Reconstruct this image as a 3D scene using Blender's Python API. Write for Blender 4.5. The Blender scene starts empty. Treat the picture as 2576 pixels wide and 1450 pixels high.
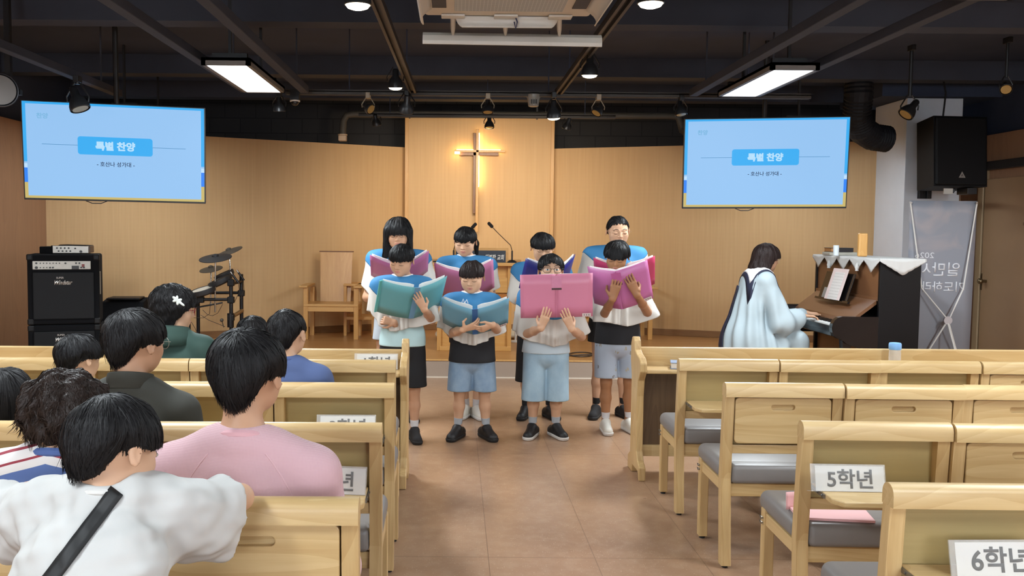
import bpy, bmesh, math, random
import numpy as np
from mathutils import Vector, Matrix, Euler

D = bpy.data
S = bpy.context.scene
COL = S.collection
random.seed(7)
RNG = np.random.default_rng(7)
rad = math.radians

# ------------------------------------------------------------------ camera
FPX, CX, CY = 2300.0, 1145.0, 725.0          # focal length and principal point in the photograph's pixels
CAM_H, PITCH, ROLL = 1.5, math.atan(145 / 2300), 0.0085
cam_data = D.cameras.new('camera')
cam_data.sensor_fit = 'HORIZONTAL'
cam_data.sensor_width = 36.0
cam_data.lens = FPX / 2576 * 36.0
cam_data.shift_x = (1288 - CX) / 2576
cam_data.clip_start, cam_data.clip_end = 0.05, 100
cam = D.objects.new('camera', cam_data)
COL.objects.link(cam)
CAM_R = Matrix.Rotation(rad(90) - PITCH, 3, 'X') @ Matrix.Rotation(ROLL, 3, 'Z')
cam.matrix_world = Matrix.Translation((0, 0, CAM_H)) @ CAM_R.to_4x4()
S.camera = cam


def _ray(u, v):
    return CAM_R @ Vector(((u - CX) / FPX, -(v - CY) / FPX, -1))


def P(u, v, Y):
    """The point of the room at depth Y that the photograph shows at pixel (u, v)."""
    d = _ray(u, v)
    return Vector((0, 0, CAM_H)) + d * (Y / d.y)


def G(u, v, z=0.0):
    """The point at height z that the photograph shows at pixel (u, v)."""
    d = _ray(u, v)
    return Vector((0, 0, CAM_H)) + d * ((z - CAM_H) / d.z)


# ------------------------------------------------------------------ render look
S.view_settings.view_transform = 'Standard'
S.view_settings.look = 'None'
S.view_settings.gamma = 1
S.view_settings.use_curve_mapping = False
S.view_settings.exposure = 0.7
cy = S.cycles
cy.max_bounces, cy.diffuse_bounces, cy.glossy_bounces = 6, 3, 3
cy.transmission_bounces, cy.transparent_max_bounces = 4, 8
cy.caustics_reflective = cy.caustics_refractive = False
cy.sample_clamp_indirect = 4.0
cy.use_denoising = True

# ------------------------------------------------------------------ world: the dim light of the hall behind the camera
W = D.worlds.new('hall')
S.world = W
W.use_nodes = True
W.node_tree.nodes['Background'].inputs[0].default_value = (0.80, 0.90, 1.0, 1)
W.node_tree.nodes['Background'].inputs[1].default_value = 0.2


def light(kind, name, loc, rot, energy, color, parent=None, **kw):
    l = D.lights.new(name, kind)
    l.energy = energy
    l.color = color
    for k, v in kw.items():
        setattr(l, k, v)
    o = D.objects.new(name, l)
    o.location = loc
    o.rotation_euler = rot
    COL.objects.link(o)
    if parent:
        o.parent = parent
    return o


def aim(a, b):
    return (Vector(b) - Vector(a)).to_track_quat('-Z', 'Y').to_euler()


COOL, WARM, NEUT = (0.87, 0.95, 1.0), (1.0, 0.84, 0.62), (1.0, 0.93, 0.84)
CEIL = 3.25
# the ceiling panels of the hall: the two in the picture, their rows back past the camera, and unseen fill added at the sides and behind the screens
PANELS = [(-1.56, 6.87), (2.28, 6.87), (-1.56, 3.4), (2.75, 3.0), (-1.56, 0.6), (2.28, 0.6), (-3.75, 5.2), (5.0, 5.6), (4.7, 2.4), (-3.2, 9.4), (3.5, 9.95)]
for i, (px, py) in enumerate(PANELS):
    light('AREA', 'panel_light', (px, py, 2.585), (0, 0, 0), (58, 58, 40, 36, 40, 40, 45, 62, 26, 9, 11)[i], COOL,
          shape='RECTANGLE', size=0.27, size_y=1.15)

# cool fill light set at two made-up windows in the rear wall, far behind the camera
for wx in (-1.9, 3.3):
    light('AREA', 'window_light', (wx, -4.42, 1.75), (rad(-90), 0, 0), 115, (0.86, 0.93, 1.0), shape='RECTANGLE', size=2.4, size_y=1.5)
# ------------------------------------------------------------------ materials
def lin(c):
    if isinstance(c, str):
        c = [int(c[i:i + 2], 16) / 255 for i in (0, 2, 4)]
    return tuple(x / 12.92 if x <= 0.04045 else ((x + 0.055) / 1.055) ** 2.4 for x in c) + (1.0,)


MATS = {}


class NT:
    """A small writer of node trees."""
    def __init__(s, mat):
        s.t = mat.node_tree
        s.b = s.t.nodes['Principled BSDF']

    def n(s, typ, **kw):
        o = s.t.nodes.new(typ)
        for k, v in kw.items():
            if k.startswith('_'):
                setattr(o, k[1:], v)
            else:
                key = int(k[1:]) if k[0] == 'i' and k[1:].isdigit() else k.replace('0', ' ')
                s.put(o.inputs[key], v)
        return o

    def put(s, inp, v):
        if isinstance(v, bpy.types.NodeSocket):
            s.t.links.new(v, inp)
        elif isinstance(v, bpy.types.Node):
            s.t.links.new(v.outputs[0], inp)
        else:
            inp.default_value = v

    def math(s, op, a, b=0.0, c=0.0):
        o = s.t.nodes.new('ShaderNodeMath')
        o.operation = op
        for i, v in enumerate((a, b, c)):
            s.put(o.inputs[i], v)
        return o.outputs[0]

    def mix(s, f, a, b):
        o = s.t.nodes.new('ShaderNodeMix')
        o.data_type = 'RGBA'
        for i, v in ((0, f), (6, a), (7, b)):
            s.put(o.inputs[i], v)
        return o.outputs[2]

    def ramp(s, f, lo, hi):
        o = s.t.nodes.new('ShaderNodeMapRange')
        s.put(o.inputs[0], f)
        o.inputs[1].default_value, o.inputs[2].default_value = lo, hi
        return o.outputs[0]

    def coord(s, scale=(1, 1, 1), out='Object'):
        c = s.t.nodes.new('ShaderNodeTexCoord')
        m = s.t.nodes.new('ShaderNodeMapping')
        s.t.links.new(c.outputs[out], m.inputs[0])
        m.inputs['Scale'].default_value = scale
        return m.outputs[0]

    def noise(s, vec, scale, detail=3, rough=0.5, dist=0.0):
        o = s.t.nodes.new('ShaderNodeTexNoise')
        s.t.links.new(vec, o.inputs['Vector'])
        o.inputs['Scale'].default_value = scale
        o.inputs['Detail'].default_value = detail
        o.inputs['Roughness'].default_value = rough
        o.inputs['Distortion'].default_value = dist
        return o.outputs[0]

    def bump(s, h, strength, dist=0.01):
        o = s.t.nodes.new('ShaderNodeBump')
        s.put(o.inputs['Height'], h)
        o.inputs['Strength'].default_value = strength
        o.inputs['Distance'].default_value = dist
        s.t.links.new(o.outputs[0], s.b.inputs['Normal'])


def newmat(name):
    m = D.materials.new(name)
    m.use_nodes = True
    MATS[name] = m
    return m, NT(m)


def mat(name, col, rough=0.6, metal=0.0, var=0.12, scale=6.0, bump=0.0, bscale=40.0, spec=0.5, emit=None, es=1.0, coat=0.0, sheen=0.0):
    """A plain surface with a faint procedural mottling."""
    if name in MATS:
        return MATS[name]
    m, t = newmat(name)
    c = lin(col)
    co = t.coord()
    f = t.noise(co, scale, 3)
    dk = tuple(x * (1 - var) for x in c[:3]) + (1,)
    lt = tuple(min(1, x * (1 + var)) for x in c[:3]) + (1,)
    t.put(t.b.inputs['Base Color'], t.mix(f, dk, lt))
    t.b.inputs['Roughness'].default_value = rough
    t.b.inputs['Metallic'].default_value = metal
    t.b.inputs['Specular IOR Level'].default_value = spec
    if coat:
        t.b.inputs['Coat Weight'].default_value = coat
        t.b.inputs['Coat Roughness'].default_value = 0.1
    if sheen:
        t.b.inputs['Sheen Weight'].default_value = sheen
    if bump:
        t.bump(t.noise(co, bscale, 4), bump)
    if emit is not None:
        t.b.inputs['Emission Color'].default_value = lin(emit)
        t.b.inputs['Emission Strength'].default_value = es
    return m


def wood(name, light_c, dark_c, axis='x', rough=0.35, scale=1.0, coat=0.0):
    """Wood whose grain runs along one axis of the object."""
    if name in MATS:
        return MATS[name]
    m, t = newmat(name)
    k = [22 * scale] * 3
    k['xyz'.index(axis)] = 1.6 * scale
    co = t.coord(tuple(k))
    f = t.noise(co, 1.0, 5, 0.6, 0.6)
    k2 = [70 * scale] * 3
    k2['xyz'.index(axis)] = 3.0 * scale
    g = t.noise(t.coord(tuple(k2)), 1.0, 3, 0.6)
    k3 = [6.5 * scale] * 3
    k3['xyz'.index(axis)] = 1.1 * scale
    r = t.noise(t.coord(tuple(k3)), 1.0, 1, 0.3, 0.3)
    band = t.math('FRACT', t.math('MULTIPLY', r, 15.0))
    band = t.math('MULTIPLY', band, t.math('GREATER_THAN', 0.97, band))
    mixf = t.math('ADD', t.math('MULTIPLY', t.ramp(f, 0.3, 0.75), 0.5), t.math('ADD', t.math('MULTIPLY', t.ramp(g, 0.35, 0.75), 0.3), t.math('MULTIPLY', band, 0.34)))
    t.put(t.b.inputs['Base Color'], t.mix(mixf, lin(light_c), lin(dark_c)))
    t.b.inputs['Roughness'].default_value = rough
    if coat:
        t.b.inputs['Coat Weight'].default_value = coat
        t.b.inputs['Coat Roughness'].default_value = 0.15
    t.bump(g, 0.05, 0.002)
    return m


def glass(name, tint=(1, 1, 1, 1), alpha=0.25, rough=0.05):
    if name in MATS:
        return MATS[name]
    m, t = newmat(name)
    t.b.inputs['Base Color'].default_value = tint
    t.b.inputs['Roughness'].default_value = rough
    t.b.inputs['Alpha'].default_value = alpha
    return m


# ------------------------------------------------------------------ objects
def link(o, parent=None):
    COL.objects.link(o)
    if parent is not None:
        o.parent = parent
    return o


def tag(o, label=None, cat=None, group=None, kind=None):
    for k, v in (('label', label), ('category', cat), ('group', group), ('kind', kind)):
        if v:
            o[k] = v
    return o


def thing(name, label, cat, loc=(0, 0, 0), rz=0.0, group=None, rot=None):
    o = D.objects.new(name, None)
    o.location = loc
    o.rotation_euler = rot if rot else (0, 0, rz)
    o.empty_display_size = 0.1
    link(o)
    return tag(o, label, cat, group)


def copy_tree(o, parent=None):
    c = o.copy()
    link(c)
    c.parent = parent
    for ch in list(o.children):
        copy_tree(ch, c)
    return c


class MB:
    """Collects shapes into one mesh."""
    def __init__(s):
        s.bm = bmesh.new()

    def _xf(s, vs, M):
        if M is not None:
            bmesh.ops.transform(s.bm, matrix=M, verts=vs)
        return s

    def box(s, lo, hi, bev=0.0, seg=2, M=None):
        lo, hi = Vector(lo), Vector(hi)
        r = bmesh.ops.create_cube(s.bm, size=1.0)
        vs = r['verts']
        for v in vs:
            v.co = Vector([lo[i] + (v.co[i] + 0.5) * (hi[i] - lo[i]) for i in range(3)])
        if bev:
            es = list({e for v in vs for e in v.link_edges})
            fr = bmesh.ops.bevel(s.bm, geom=es, offset=bev, segments=seg, profile=0.5, affect='EDGES')
            vs = list({v for f in fr['faces'] for v in f.verts} | {v for v in vs if v.is_valid})
        return s._xf(vs, M)

    def tube(s, pts, r, seg=8, cap=True, M=None, closed=False):
        pts = [Vector(p) for p in pts]
        n = len(pts)
        rs = r if isinstance(r, (list, tuple)) else [r] * n
        rings, up = [], None
        for i, p in enumerate(pts):
            a = pts[(i - 1) % n] if closed else pts[max(i - 1, 0)]
            b = pts[(i + 1) % n] if closed else pts[min(i + 1, n - 1)]
            t = (b - a).normalized()
            if up is None:
                up = Vector((0, 0, 1)) if abs(t.z) < 0.9 else Vector((1, 0, 0))
            x = t.cross(up)
            if x.length < 1e-5:
                x = t.orthogonal()
            x.normalize()
            y = x.cross(t).normalized()
            up = y
            rings.append([s.bm.verts.new(p + (x * math.cos(2 * math.pi * k / seg) + y * math.sin(2 * math.pi * k / seg)) * rs[i]) for k in range(seg)])
        m = n if closed else n - 1
        for i in range(m):
            A, B = rings[i], rings[(i + 1) % n]
            for k in range(seg):
                s.bm.faces.new((A[k], A[(k + 1) % seg], B[(k + 1) % seg], B[k]))
        if cap and not closed:
            s.bm.faces.new(rings[0][::-1])
            s.bm.faces.new(rings[-1])
        return s._xf([v for g in rings for v in g], M)

    def lathe(s, prof, seg=24, M=None, cap=True):
        """prof: list of (radius, z)."""
        rings = []
        for r, z in prof:
            rings.append([s.bm.verts.new((max(r, 1e-4) * math.cos(2 * math.pi * k / seg), max(r, 1e-4) * math.sin(2 * math.pi * k / seg), z)) for k in range(seg)])
        for A, B in zip(rings, rings[1:]):
            for k in range(seg):
                s.bm.faces.new((A[k], A[(k + 1) % seg], B[(k + 1) % seg], B[k]))
        if cap:
            s.bm.faces.new(rings[0][::-1])
            s.bm.faces.new(rings[-1])
        return s._xf([v for g in rings for v in g], M)

    def prism(s, poly, a, b, axis='y', M=None):
        """A polygon swept from a to b along an axis; poly holds the two other coordinates in xyz order."""
        ax = 'xyz'.index(axis)

        def at(p, t):
            q = list(p)
            q.insert(ax, t)
            return q
        A = [s.bm.verts.new(at(p, a)) for p in poly]
        B = [s.bm.verts.new(at(p, b)) for p in poly]
        n = len(poly)
        s.bm.faces.new(A)
        s.bm.faces.new(B[::-1])
        for i in range(n):
            s.bm.faces.new((A[i], B[i], B[(i + 1) % n], A[(i + 1) % n]))
        return s._xf(A + B, M)

    def grid(s, rows, close_u=False):
        """rows of points -> a quad sheet."""
        R = [[s.bm.verts.new(p) for p in row] for row in rows]
        for A, B in zip(R, R[1:]):
            n = len(A)
            for k in range(n if close_u else n - 1):
                s.bm.faces.new((A[k], A[(k + 1) % n], B[(k + 1) % n], B[k]))
        return s

    def ball(s, c, r, M=None, seg=12):
        res = bmesh.ops.create_uvsphere(s.bm, u_segments=seg, v_segments=max(6, seg // 2), radius=1.0)
        r = (r, r, r) if isinstance(r, (int, float)) else r
        for v in res['verts']:
            v.co = Vector((v.co.x * r[0] + c[0], v.co.y * r[1] + c[1], v.co.z * r[2] + c[2]))
        return s._xf(res['verts'], M)

    def obj(s, name, m, parent=None, smooth=False, loc=None, thick=0.0, rot=None, subd=0):
        bmesh.ops.recalc_face_normals(s.bm, faces=s.bm.faces[:])
        me = D.meshes.new(name)
        s.bm.to_mesh(me)
        s.bm.free()
        if smooth:
            me.shade_smooth()
            if smooth != 'all':
                me.set_sharp_from_angle(angle=rad(38))
        for x in (m if isinstance(m, (list, tuple)) else [m]):
            me.materials.append(x)
        o = D.objects.new(name, me)
        if loc is not None:
            o.location = loc
        if rot is not None:
            o.rotation_euler = rot
        if thick:
            md = o.modifiers.new('cloth', 'SOLIDIFY')
            md.thickness = thick
            md.offset = 1.0
        if subd:
            md = o.modifiers.new('soft', 'SUBSURF')
            md.levels = md.render_levels = subd
        return link(o, parent)


def raw(name, V, Fc, m, parent=None, smooth=True):
    """A mesh from numpy vertices and quads."""
    me = D.meshes.new(name)
    V = np.ascontiguousarray(V, dtype=np.float32)
    Fc = np.ascontiguousarray(Fc, dtype=np.int32)
    k = Fc.shape[1]
    me.vertices.add(len(V))
    me.vertices.foreach_set('co', V.ravel())
    me.loops.add(Fc.size)
    me.loops.foreach_set('vertex_index', Fc.ravel())
    me.polygons.add(len(Fc))
    me.polygons.foreach_set('loop_start', np.arange(0, Fc.size, k, dtype=np.int32))
    me.update(calc_edges=True)
    me.validate()
    if smooth:
        me.shade_smooth()
    for x in (m if isinstance(m, (list, tuple)) else [m]):
        me.materials.append(x)
    return link(D.objects.new(name, me), parent)


def text(name, body, size, m, parent=None, loc=(0, 0, 0), rot=(0, 0, 0), width=None, height=None, depth=0.0008, bold=0.0, mirror=False, shear=0.0, align='CENTER'):
    """Lettering as a thin mesh, scaled to a width and a height."""
    c = D.curves.new(name, 'FONT')
    c.body = body
    c.size = size
    c.align_x = align
    c.align_y = 'CENTER'
    c.extrude = 0.0
    c.offset = bold
    c.shear = shear
    c.resolution_u = 4
    o = D.objects.new(name, c)
    COL.objects.link(o)
    me = D.meshes.new_from_object(o.evaluated_get(bpy.context.evaluated_depsgraph_get()))
    D.objects.remove(o)
    D.curves.remove(c)
    V = np.array([v.co[:] for v in me.vertices])
    lo, hi = V.min(0), V.max(0)
    cx, cyy = (lo[0] + hi[0]) / 2, (lo[1] + hi[1]) / 2
    sx = width / (hi[0] - lo[0]) if width else 1
    sy = height / (hi[1] - lo[1]) if height else (sx if width else 1)
    if not width and height:
        sx = sy
    for v in me.vertices:
        v.co.x = (v.co.x - cx) * sx * (-1 if mirror else 1)
        v.co.y = (v.co.y - cyy) * sy
        v.co.z = 0
    bm = bmesh.new()
    bm.from_mesh(me)
    if mirror:
        bmesh.ops.reverse_faces(bm, faces=bm.faces[:])
    r = bmesh.ops.extrude_face_region(bm, geom=bm.faces[:])
    bmesh.ops.translate(bm, verts=[g for g in r['geom'] if isinstance(g, bmesh.types.BMVert)], vec=(0, 0, depth))
    bmesh.ops.recalc_face_normals(bm, faces=bm.faces[:])
    bm.to_mesh(me)
    bm.free()
    me.materials.clear()
    me.materials.append(m)
    me.name = name
    ob = D.objects.new(name, me)
    ob.location = loc
    ob.rotation_euler = rot
    return link(ob, parent)


# ------------------------------------------------------------------ distance fields (bodies, hair and clothes are grown from these)
class Field:
    def __init__(s, lo, hi, h):
        s.lo = np.array(lo, float)
        s.h = h
        s.n = np.ceil((np.array(hi, float) - s.lo) / h).astype(int) + 1
        s.g = np.full(s.n, 0.15, np.float32)

    def _win(s, lo, hi):
        a = np.maximum(np.floor((np.array(lo) - s.lo) / s.h).astype(int), 0)
        b = np.minimum(np.ceil((np.array(hi) - s.lo) / s.h).astype(int) + 1, s.n)
        if (b <= a).any():
            return None
        ax = [(s.lo[i] + s.h * np.arange(a[i], b[i])).astype(np.float32) for i in range(3)]
        sl = tuple(slice(a[i], b[i]) for i in range(3))
        return sl, ax[0][:, None, None], ax[1][None, :, None], ax[2][None, None, :]

    def _put(s, sl, d, k, op):
        g = s.g[sl]
        if op == 'u':
            if k > 0:
                h = np.clip(0.5 + 0.5 * (g - d) / k, 0, 1)
                s.g[sl] = g + (d - g) * h - k * h * (1 - h)
            else:
                s.g[sl] = np.minimum(g, d)
        elif op == 's':                      # subtract
            d = -d
            if k > 0:
                h = np.clip(0.5 - 0.5 * (g - d) / k, 0, 1)
                s.g[sl] = g + (d - g) * h + k * h * (1 - h)
            else:
                s.g[sl] = np.maximum(g, d)
        elif op == 'i':                      # keep inside
            s.g[sl] = np.maximum(g, d)

    def cone(s, a, b, ra, rb=None, k=0.02, op='u', m=0.045):
        rb = ra if rb is None else rb
        a, b = np.array(a, float), np.array(b, float)
        R = max(ra, rb) + m
        w = s._win(np.minimum(a, b) - R, np.maximum(a, b) + R)
        if w is None:
            return s
        sl, X, Y, Z = w
        ba = b - a
        L = max(float(ba @ ba), 1e-9)
        px, py, pz = X - a[0], Y - a[1], Z - a[2]
        t = np.clip((px * ba[0] + py * ba[1] + pz * ba[2]) / L, 0, 1)
        d = np.sqrt((px - ba[0] * t) ** 2 + (py - ba[1] * t) ** 2 + (pz - ba[2] * t) ** 2) - (ra + (rb - ra) * t)
        s._put(sl, d, k, op)
        return s

    def ell(s, c, r, R=None, k=0.02, op='u', m=0.045):
        c, r = np.array(c, float), np.array(r, float)
        if R is None:
            R = np.eye(3)
        ext = np.sqrt((R * R) @ (r * r)) + m
        w = s._win(c - ext, c + ext)
        if w is None:
            return s
        sl, X, Y, Z = w
        p = [X - c[0], Y - c[1], Z - c[2]]
        q = [(R[0, i] * p[0] + R[1, i] * p[1] + R[2, i] * p[2]) for i in range(3)]
        k0 = np.sqrt(sum((q[i] / r[i]) ** 2 for i in range(3)))
        k1 = np.sqrt(sum((q[i] / r[i] ** 2) ** 2 for i in range(3))) + 1e-6
        s._put(sl, k0 * (k0 - 1) / k1, k, op)
        return s

    def slab(s, a, b, wa, wb, da, db, X=(1, 0, 0), k=0.03, op='u', m=0.05):
        """A tapered trunk of elliptic section from a to b; w along X, d across."""
        a, b = np.array(a, float), np.array(b, float)
        z = (b - a)
        L = np.linalg.norm(z)
        z /= L
        x = np.array(X, float)
        x -= z * (x @ z)
        x /= np.linalg.norm(x)
        y = np.cross(z, x)
        R = max(wa, wb, da, db) + m
        w = s._win(np.minimum(a, b) - R, np.maximum(a, b) + R)
        if w is None:
            return s
        sl, XX, YY, ZZ = w
        p = (XX - a[0], YY - a[1], ZZ - a[2])
        dot = lambda v: p[0] * v[0] + p[1] * v[1] + p[2] * v[2]
        h = dot(z)
        t = np.clip(h / L, 0, 1)
        ww, dd = wa + (wb - wa) * t, da + (db - da) * t
        ov = h - t * L
        k0 = np.sqrt((dot(x) / ww) ** 2 + (dot(y) / dd) ** 2 + (ov / np.minimum(ww, dd)) ** 2)
        s._put(sl, (k0 - 1) * np.sqrt(ww * dd) * 0.85, k, op)
        return s

    def below(s, z, k=0.0, op='s'):
        """Cut away everything under height z."""
        Z = (s.lo[2] + s.h * np.arange(s.n[2]))[None, None, :]
        s._put((slice(None),) * 3, (Z - z) + np.zeros((1, 1, 1)), k, op)
        return s

    def plane(s, p, n, k=0.0):
        """Cut away the side the normal n points to."""
        ax = [s.lo[i] + s.h * np.arange(s.n[i]) for i in range(3)]
        d = (ax[0][:, None, None] - p[0]) * n[0] + (ax[1][None, :, None] - p[1]) * n[1] + (ax[2][None, None, :] - p[2]) * n[2]
        s.g = np.maximum(s.g, d.astype(np.float32))
        return s

    def wrinkle(s, amp, sc, seed=0, stretch=(1, 1, 1)):
        r = np.random.default_rng(seed)
        ax = [s.lo[i] + s.h * np.arange(s.n[i]) for i in range(3)]
        X, Y, Z = ax[0][:, None, None], ax[1][None, :, None], ax[2][None, None, :]
        w = 0
        for _ in range(5):
            v = r.normal(size=3) * np.array(stretch)
            v = v / np.linalg.norm(v) * sc * r.uniform(0.6, 1.5)
            w = w + np.sin(X * v[0] + Y * v[1] + Z * v[2] + r.uniform(0, 6.3))
        s.g += (w * amp / 2.2).astype(np.float32)
        return s

    def at(s, Pn):
        q = (np.asarray(Pn) - s.lo) / s.h
        q = np.clip(q, 0, np.array(s.n) - 1.001)
        i = q.astype(int)
        f = q - i
        out = 0
        for dx in (0, 1):
            for dy in (0, 1):
                for dz in (0, 1):
                    w = (f[..., 0] if dx else 1 - f[..., 0]) * (f[..., 1] if dy else 1 - f[..., 1]) * (f[..., 2] if dz else 1 - f[..., 2])
                    out = out + w * s.g[i[..., 0] + dx, i[..., 1] + dy, i[..., 2] + dz]
        return out

    def grad(s, Pn):
        e = s.h
        gx = [s.at(Pn + np.eye(3)[i] * e) - s.at(Pn - np.eye(3)[i] * e) for i in range(3)]
        g = np.stack(gx, -1)
        return g / (np.linalg.norm(g, axis=-1, keepdims=True) + 1e-9)

    def hit(s, p, d, far=0.5, off=0.0):
        """First point of the surface along a ray."""
        p, d = np.array(p, float), np.array(d, float)
        d = d / np.linalg.norm(d)
        ts = np.linspace(0, far, 400)
        v = s.at(p + ts[:, None] * d)
        i = np.argmax(v < off)
        return p + d * ts[i] if v[i] < off else None

    def nets(s):
        g = s.g
        g[0], g[-1], g[:, 0], g[:, -1], g[:, :, 0], g[:, :, -1] = (0.05,) * 6
        b = g < 0
        n = np.array(g.shape) - 1
        c = np.zeros(n, np.uint8)
        offs = [(x, y, z) for x in (0, 1) for y in (0, 1) for z in (0, 1)]
        for x, y, z in offs:
            c += b[x:x + n[0], y:y + n[1], z:z + n[2]]
        cell = np.argwhere((c > 0) & (c < 8))
        vals = np.stack([g[cell[:, 0] + x, cell[:, 1] + y, cell[:, 2] + z] for x, y, z in offs], 1)
        acc = np.zeros((len(cell), 3))
        cnt = np.zeros(len(cell))
        O = np.array(offs, float)
        for i in range(8):
            for j in range(i + 1, 8):
                if np.abs(O[i] - O[j]).sum() == 1:
                    m = (vals[:, i] < 0) != (vals[:, j] < 0)
                    t = vals[:, i] / np.where(m, vals[:, i] - vals[:, j], 1)
                    acc += np.where(m[:, None], O[i] + t[:, None] * (O[j] - O[i]), 0)
                    cnt += m
        V = s.lo + (cell + acc / cnt[:, None]) * s.h
        idx = np.full(n, -1, np.int32)
        idx[tuple(cell.T)] = np.arange(len(cell))
        quads = []
        for ax in range(3):
            u, v = (ax + 1) % 3, (ax + 2) % 3
            sl0 = [slice(None)] * 3
            sl1 = [slice(None)] * 3
            sl0[ax], sl1[ax] = slice(0, -1), slice(1, None)
            A, B = b[tuple(sl0)], b[tuple(sl1)]
            for flip, M in ((False, A & ~B), (True, ~A & B)):
                e = np.argwhere(M)
                e = e[(e[:, u] > 0) & (e[:, v] > 0) & (e[:, u] < n[u]) & (e[:, v] < n[v])]
                du, dv = np.eye(3, dtype=int)[u], np.eye(3, dtype=int)[v]
                q = [idx[tuple((e - i * du - j * dv).T)] for i, j in ((0, 0), (1, 0), (1, 1), (0, 1))]
                if flip:
                    q = q[::-1]
                quads.append(np.stack(q, 1))
        Q = np.concatenate(quads)
        Q = Q[(Q >= 0).all(1)]
        return V, Q

    def obj(s, name, m, parent=None, smooth=1):
        V, Q = s.nets()
        for _ in range(smooth):
            V = relax(V, Q)
        return raw(name, V, Q, m, parent)


def relax(V, Q, w=0.5):
    acc = np.zeros_like(V)
    cnt = np.zeros(len(V))
    for a, b in ((0, 1), (1, 2), (2, 3), (3, 0)):
        np.add.at(acc, Q[:, a], V[Q[:, b]])
        np.add.at(cnt, Q[:, a], 1)
    return V + w * (acc / np.maximum(cnt, 1)[:, None] - V)


def rotm(yaw=0, pitch=0, roll=0):
    """Turn (about z), nod (about x), tilt (about y), in degrees, as a numpy matrix."""
    return np.array(Matrix.Rotation(rad(yaw), 3, 'Z') @ Matrix.Rotation(rad(pitch), 3, 'X') @ Matrix.Rotation(rad(roll), 3, 'Y'))
# ------------------------------------------------------------------ surfaces of the room
def perforated(name, lt, dk, hole, strength=0.42, px=0.016, pz=0.016):
    m, t = newmat(name)
    co = t.coord()
    sep = t.n('ShaderNodeSeparateXYZ', Vector=co)
    fx = t.math('SUBTRACT', t.math('FRACT', t.math('DIVIDE', sep.outputs[0], px)), 0.5)
    fz = t.math('SUBTRACT', t.math('FRACT', t.math('DIVIDE', sep.outputs[2], pz)), 0.5)
    dx, dz = t.math('MULTIPLY', fx, px), t.math('MULTIPLY', fz, pz)
    r = t.math('SQRT', t.math('ADD', t.math('MULTIPLY', dx, dx), t.math('MULTIPLY', dz, dz)))
    dot = t.math('SUBTRACT', 1.0, t.ramp(r, 0.0022, 0.0040))
    grain = t.noise(t.coord((38, 38, 0.7)), 1.0, 4, 0.6)
    fine = t.noise(t.coord((150, 150, 2.0)), 1.0, 2, 0.5)
    g = t.math('ADD', t.math('MULTIPLY', t.ramp(grain, 0.3, 0.7), 0.6), t.math('MULTIPLY', t.ramp(fine, 0.3, 0.7), 0.4))
    base = t.mix(g, lin(lt), lin(dk))
    t.put(t.b.inputs['Base Color'], t.mix(t.math('MULTIPLY', dot, strength), base, lin(hole)))
    t.b.inputs['Roughness'].default_value = 0.55
    return m


perforated('perforated_veneer', 'd3ae7c', 'c69f6d', '6e4d2c')
perforated('perforated_veneer_dark', '9c7350', '8a6245', '4b3020', 0.25)
wood('brown_veneer', 'a87f5f', '967055', 'z', 0.5, 0.5)
wood('trim_wood', 'd4a768', 'c29256', 'z', 0.4)
wood('skirting_wood', '8a6238', '7a542f', 'x', 0.45)
mat('black_paint', '3d4455', 0.85, var=0.25, scale=2.0, spec=0.2)
mat('black_beam', '393c46', 0.75, var=0.2, scale=3.0, spec=0.3)
mat('dark_metal', '1b1b1d', 0.45, spec=0.4)
mat('grey_pipe', '4a4844', 0.6)
mat('white_plaster', 'dfe5ee', 0.8, var=0.05, bump=0.05)
mat('white_plastic', 'd9d6cf', 0.45, var=0.03)
mat('grey_riser', 'a08f80', 0.6, var=0.06)
mat('pale_line', 'd8cdbd', 0.5)
mat('diffuser_glow', 'ffffff', 0.5, emit='f4fbff', es=6.0)
mat('warm_glow', 'ffffff', 0.5, emit='fff0d0', es=9.0)

# black block wall
m, t = newmat('black_blocks')
co = t.coord((1, 1, 1))
br = t.n('ShaderNodeTexBrick', Vector=t.n('ShaderNodeMapping', Vector=co, Rotation=(rad(90), 0, 0)).outputs[0], Scale=1.0)
br.inputs['Brick Width'].default_value, br.inputs['Row Height'].default_value = 0.42, 0.2
br.inputs['Mortar Size'].default_value = 0.008
br.inputs['Color1'].default_value, br.inputs['Color2'].default_value = lin('302e2e'), lin('2a2829')
br.inputs['Mortar'].default_value = lin('1b1a1b')
t.put(t.b.inputs['Base Color'], br.outputs[0])
t.b.inputs['Roughness'].default_value = 0.8

# terrazzo tiles with fine joints
m, t = newmat('terrazzo')
co = t.coord()
sep = t.n('ShaderNodeSeparateXYZ', Vector=co)
cloud = t.noise(co, 1.3, 4, 0.6)
base = t.mix(t.ramp(cloud, 0.3, 0.72), lin('a9866a'), lin('906f57'))
mid = t.noise(co, 14.0, 3, 0.6)
base = t.mix(t.math('MULTIPLY', t.ramp(mid, 0.45, 0.7), 0.3), base, lin('b59b82'))
vo = t.n('ShaderNodeTexVoronoi', Vector=co, Scale=95.0)
chip = t.math('SUBTRACT', 1.0, t.ramp(vo.outputs['Distance'], 0.16, 0.30))
keep = t.math('GREATER_THAN', t.n('ShaderNodeSeparateColor', Color=vo.outputs['Color']).outputs[0], 0.80)
base = t.mix(t.math('MULTIPLY', t.math('MULTIPLY', chip, keep), 0.55), base, lin('cdb9a2'))
vo2 = t.n('ShaderNodeTexVoronoi', Vector=co, Scale=140.0)
chip2 = t.math('SUBTRACT', 1.0, t.ramp(vo2.outputs['Distance'], 0.15, 0.3))
keep2 = t.math('GREATER_THAN', t.n('ShaderNodeSeparateColor', Color=vo2.outputs['Color']).outputs[1], 0.75)
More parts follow.
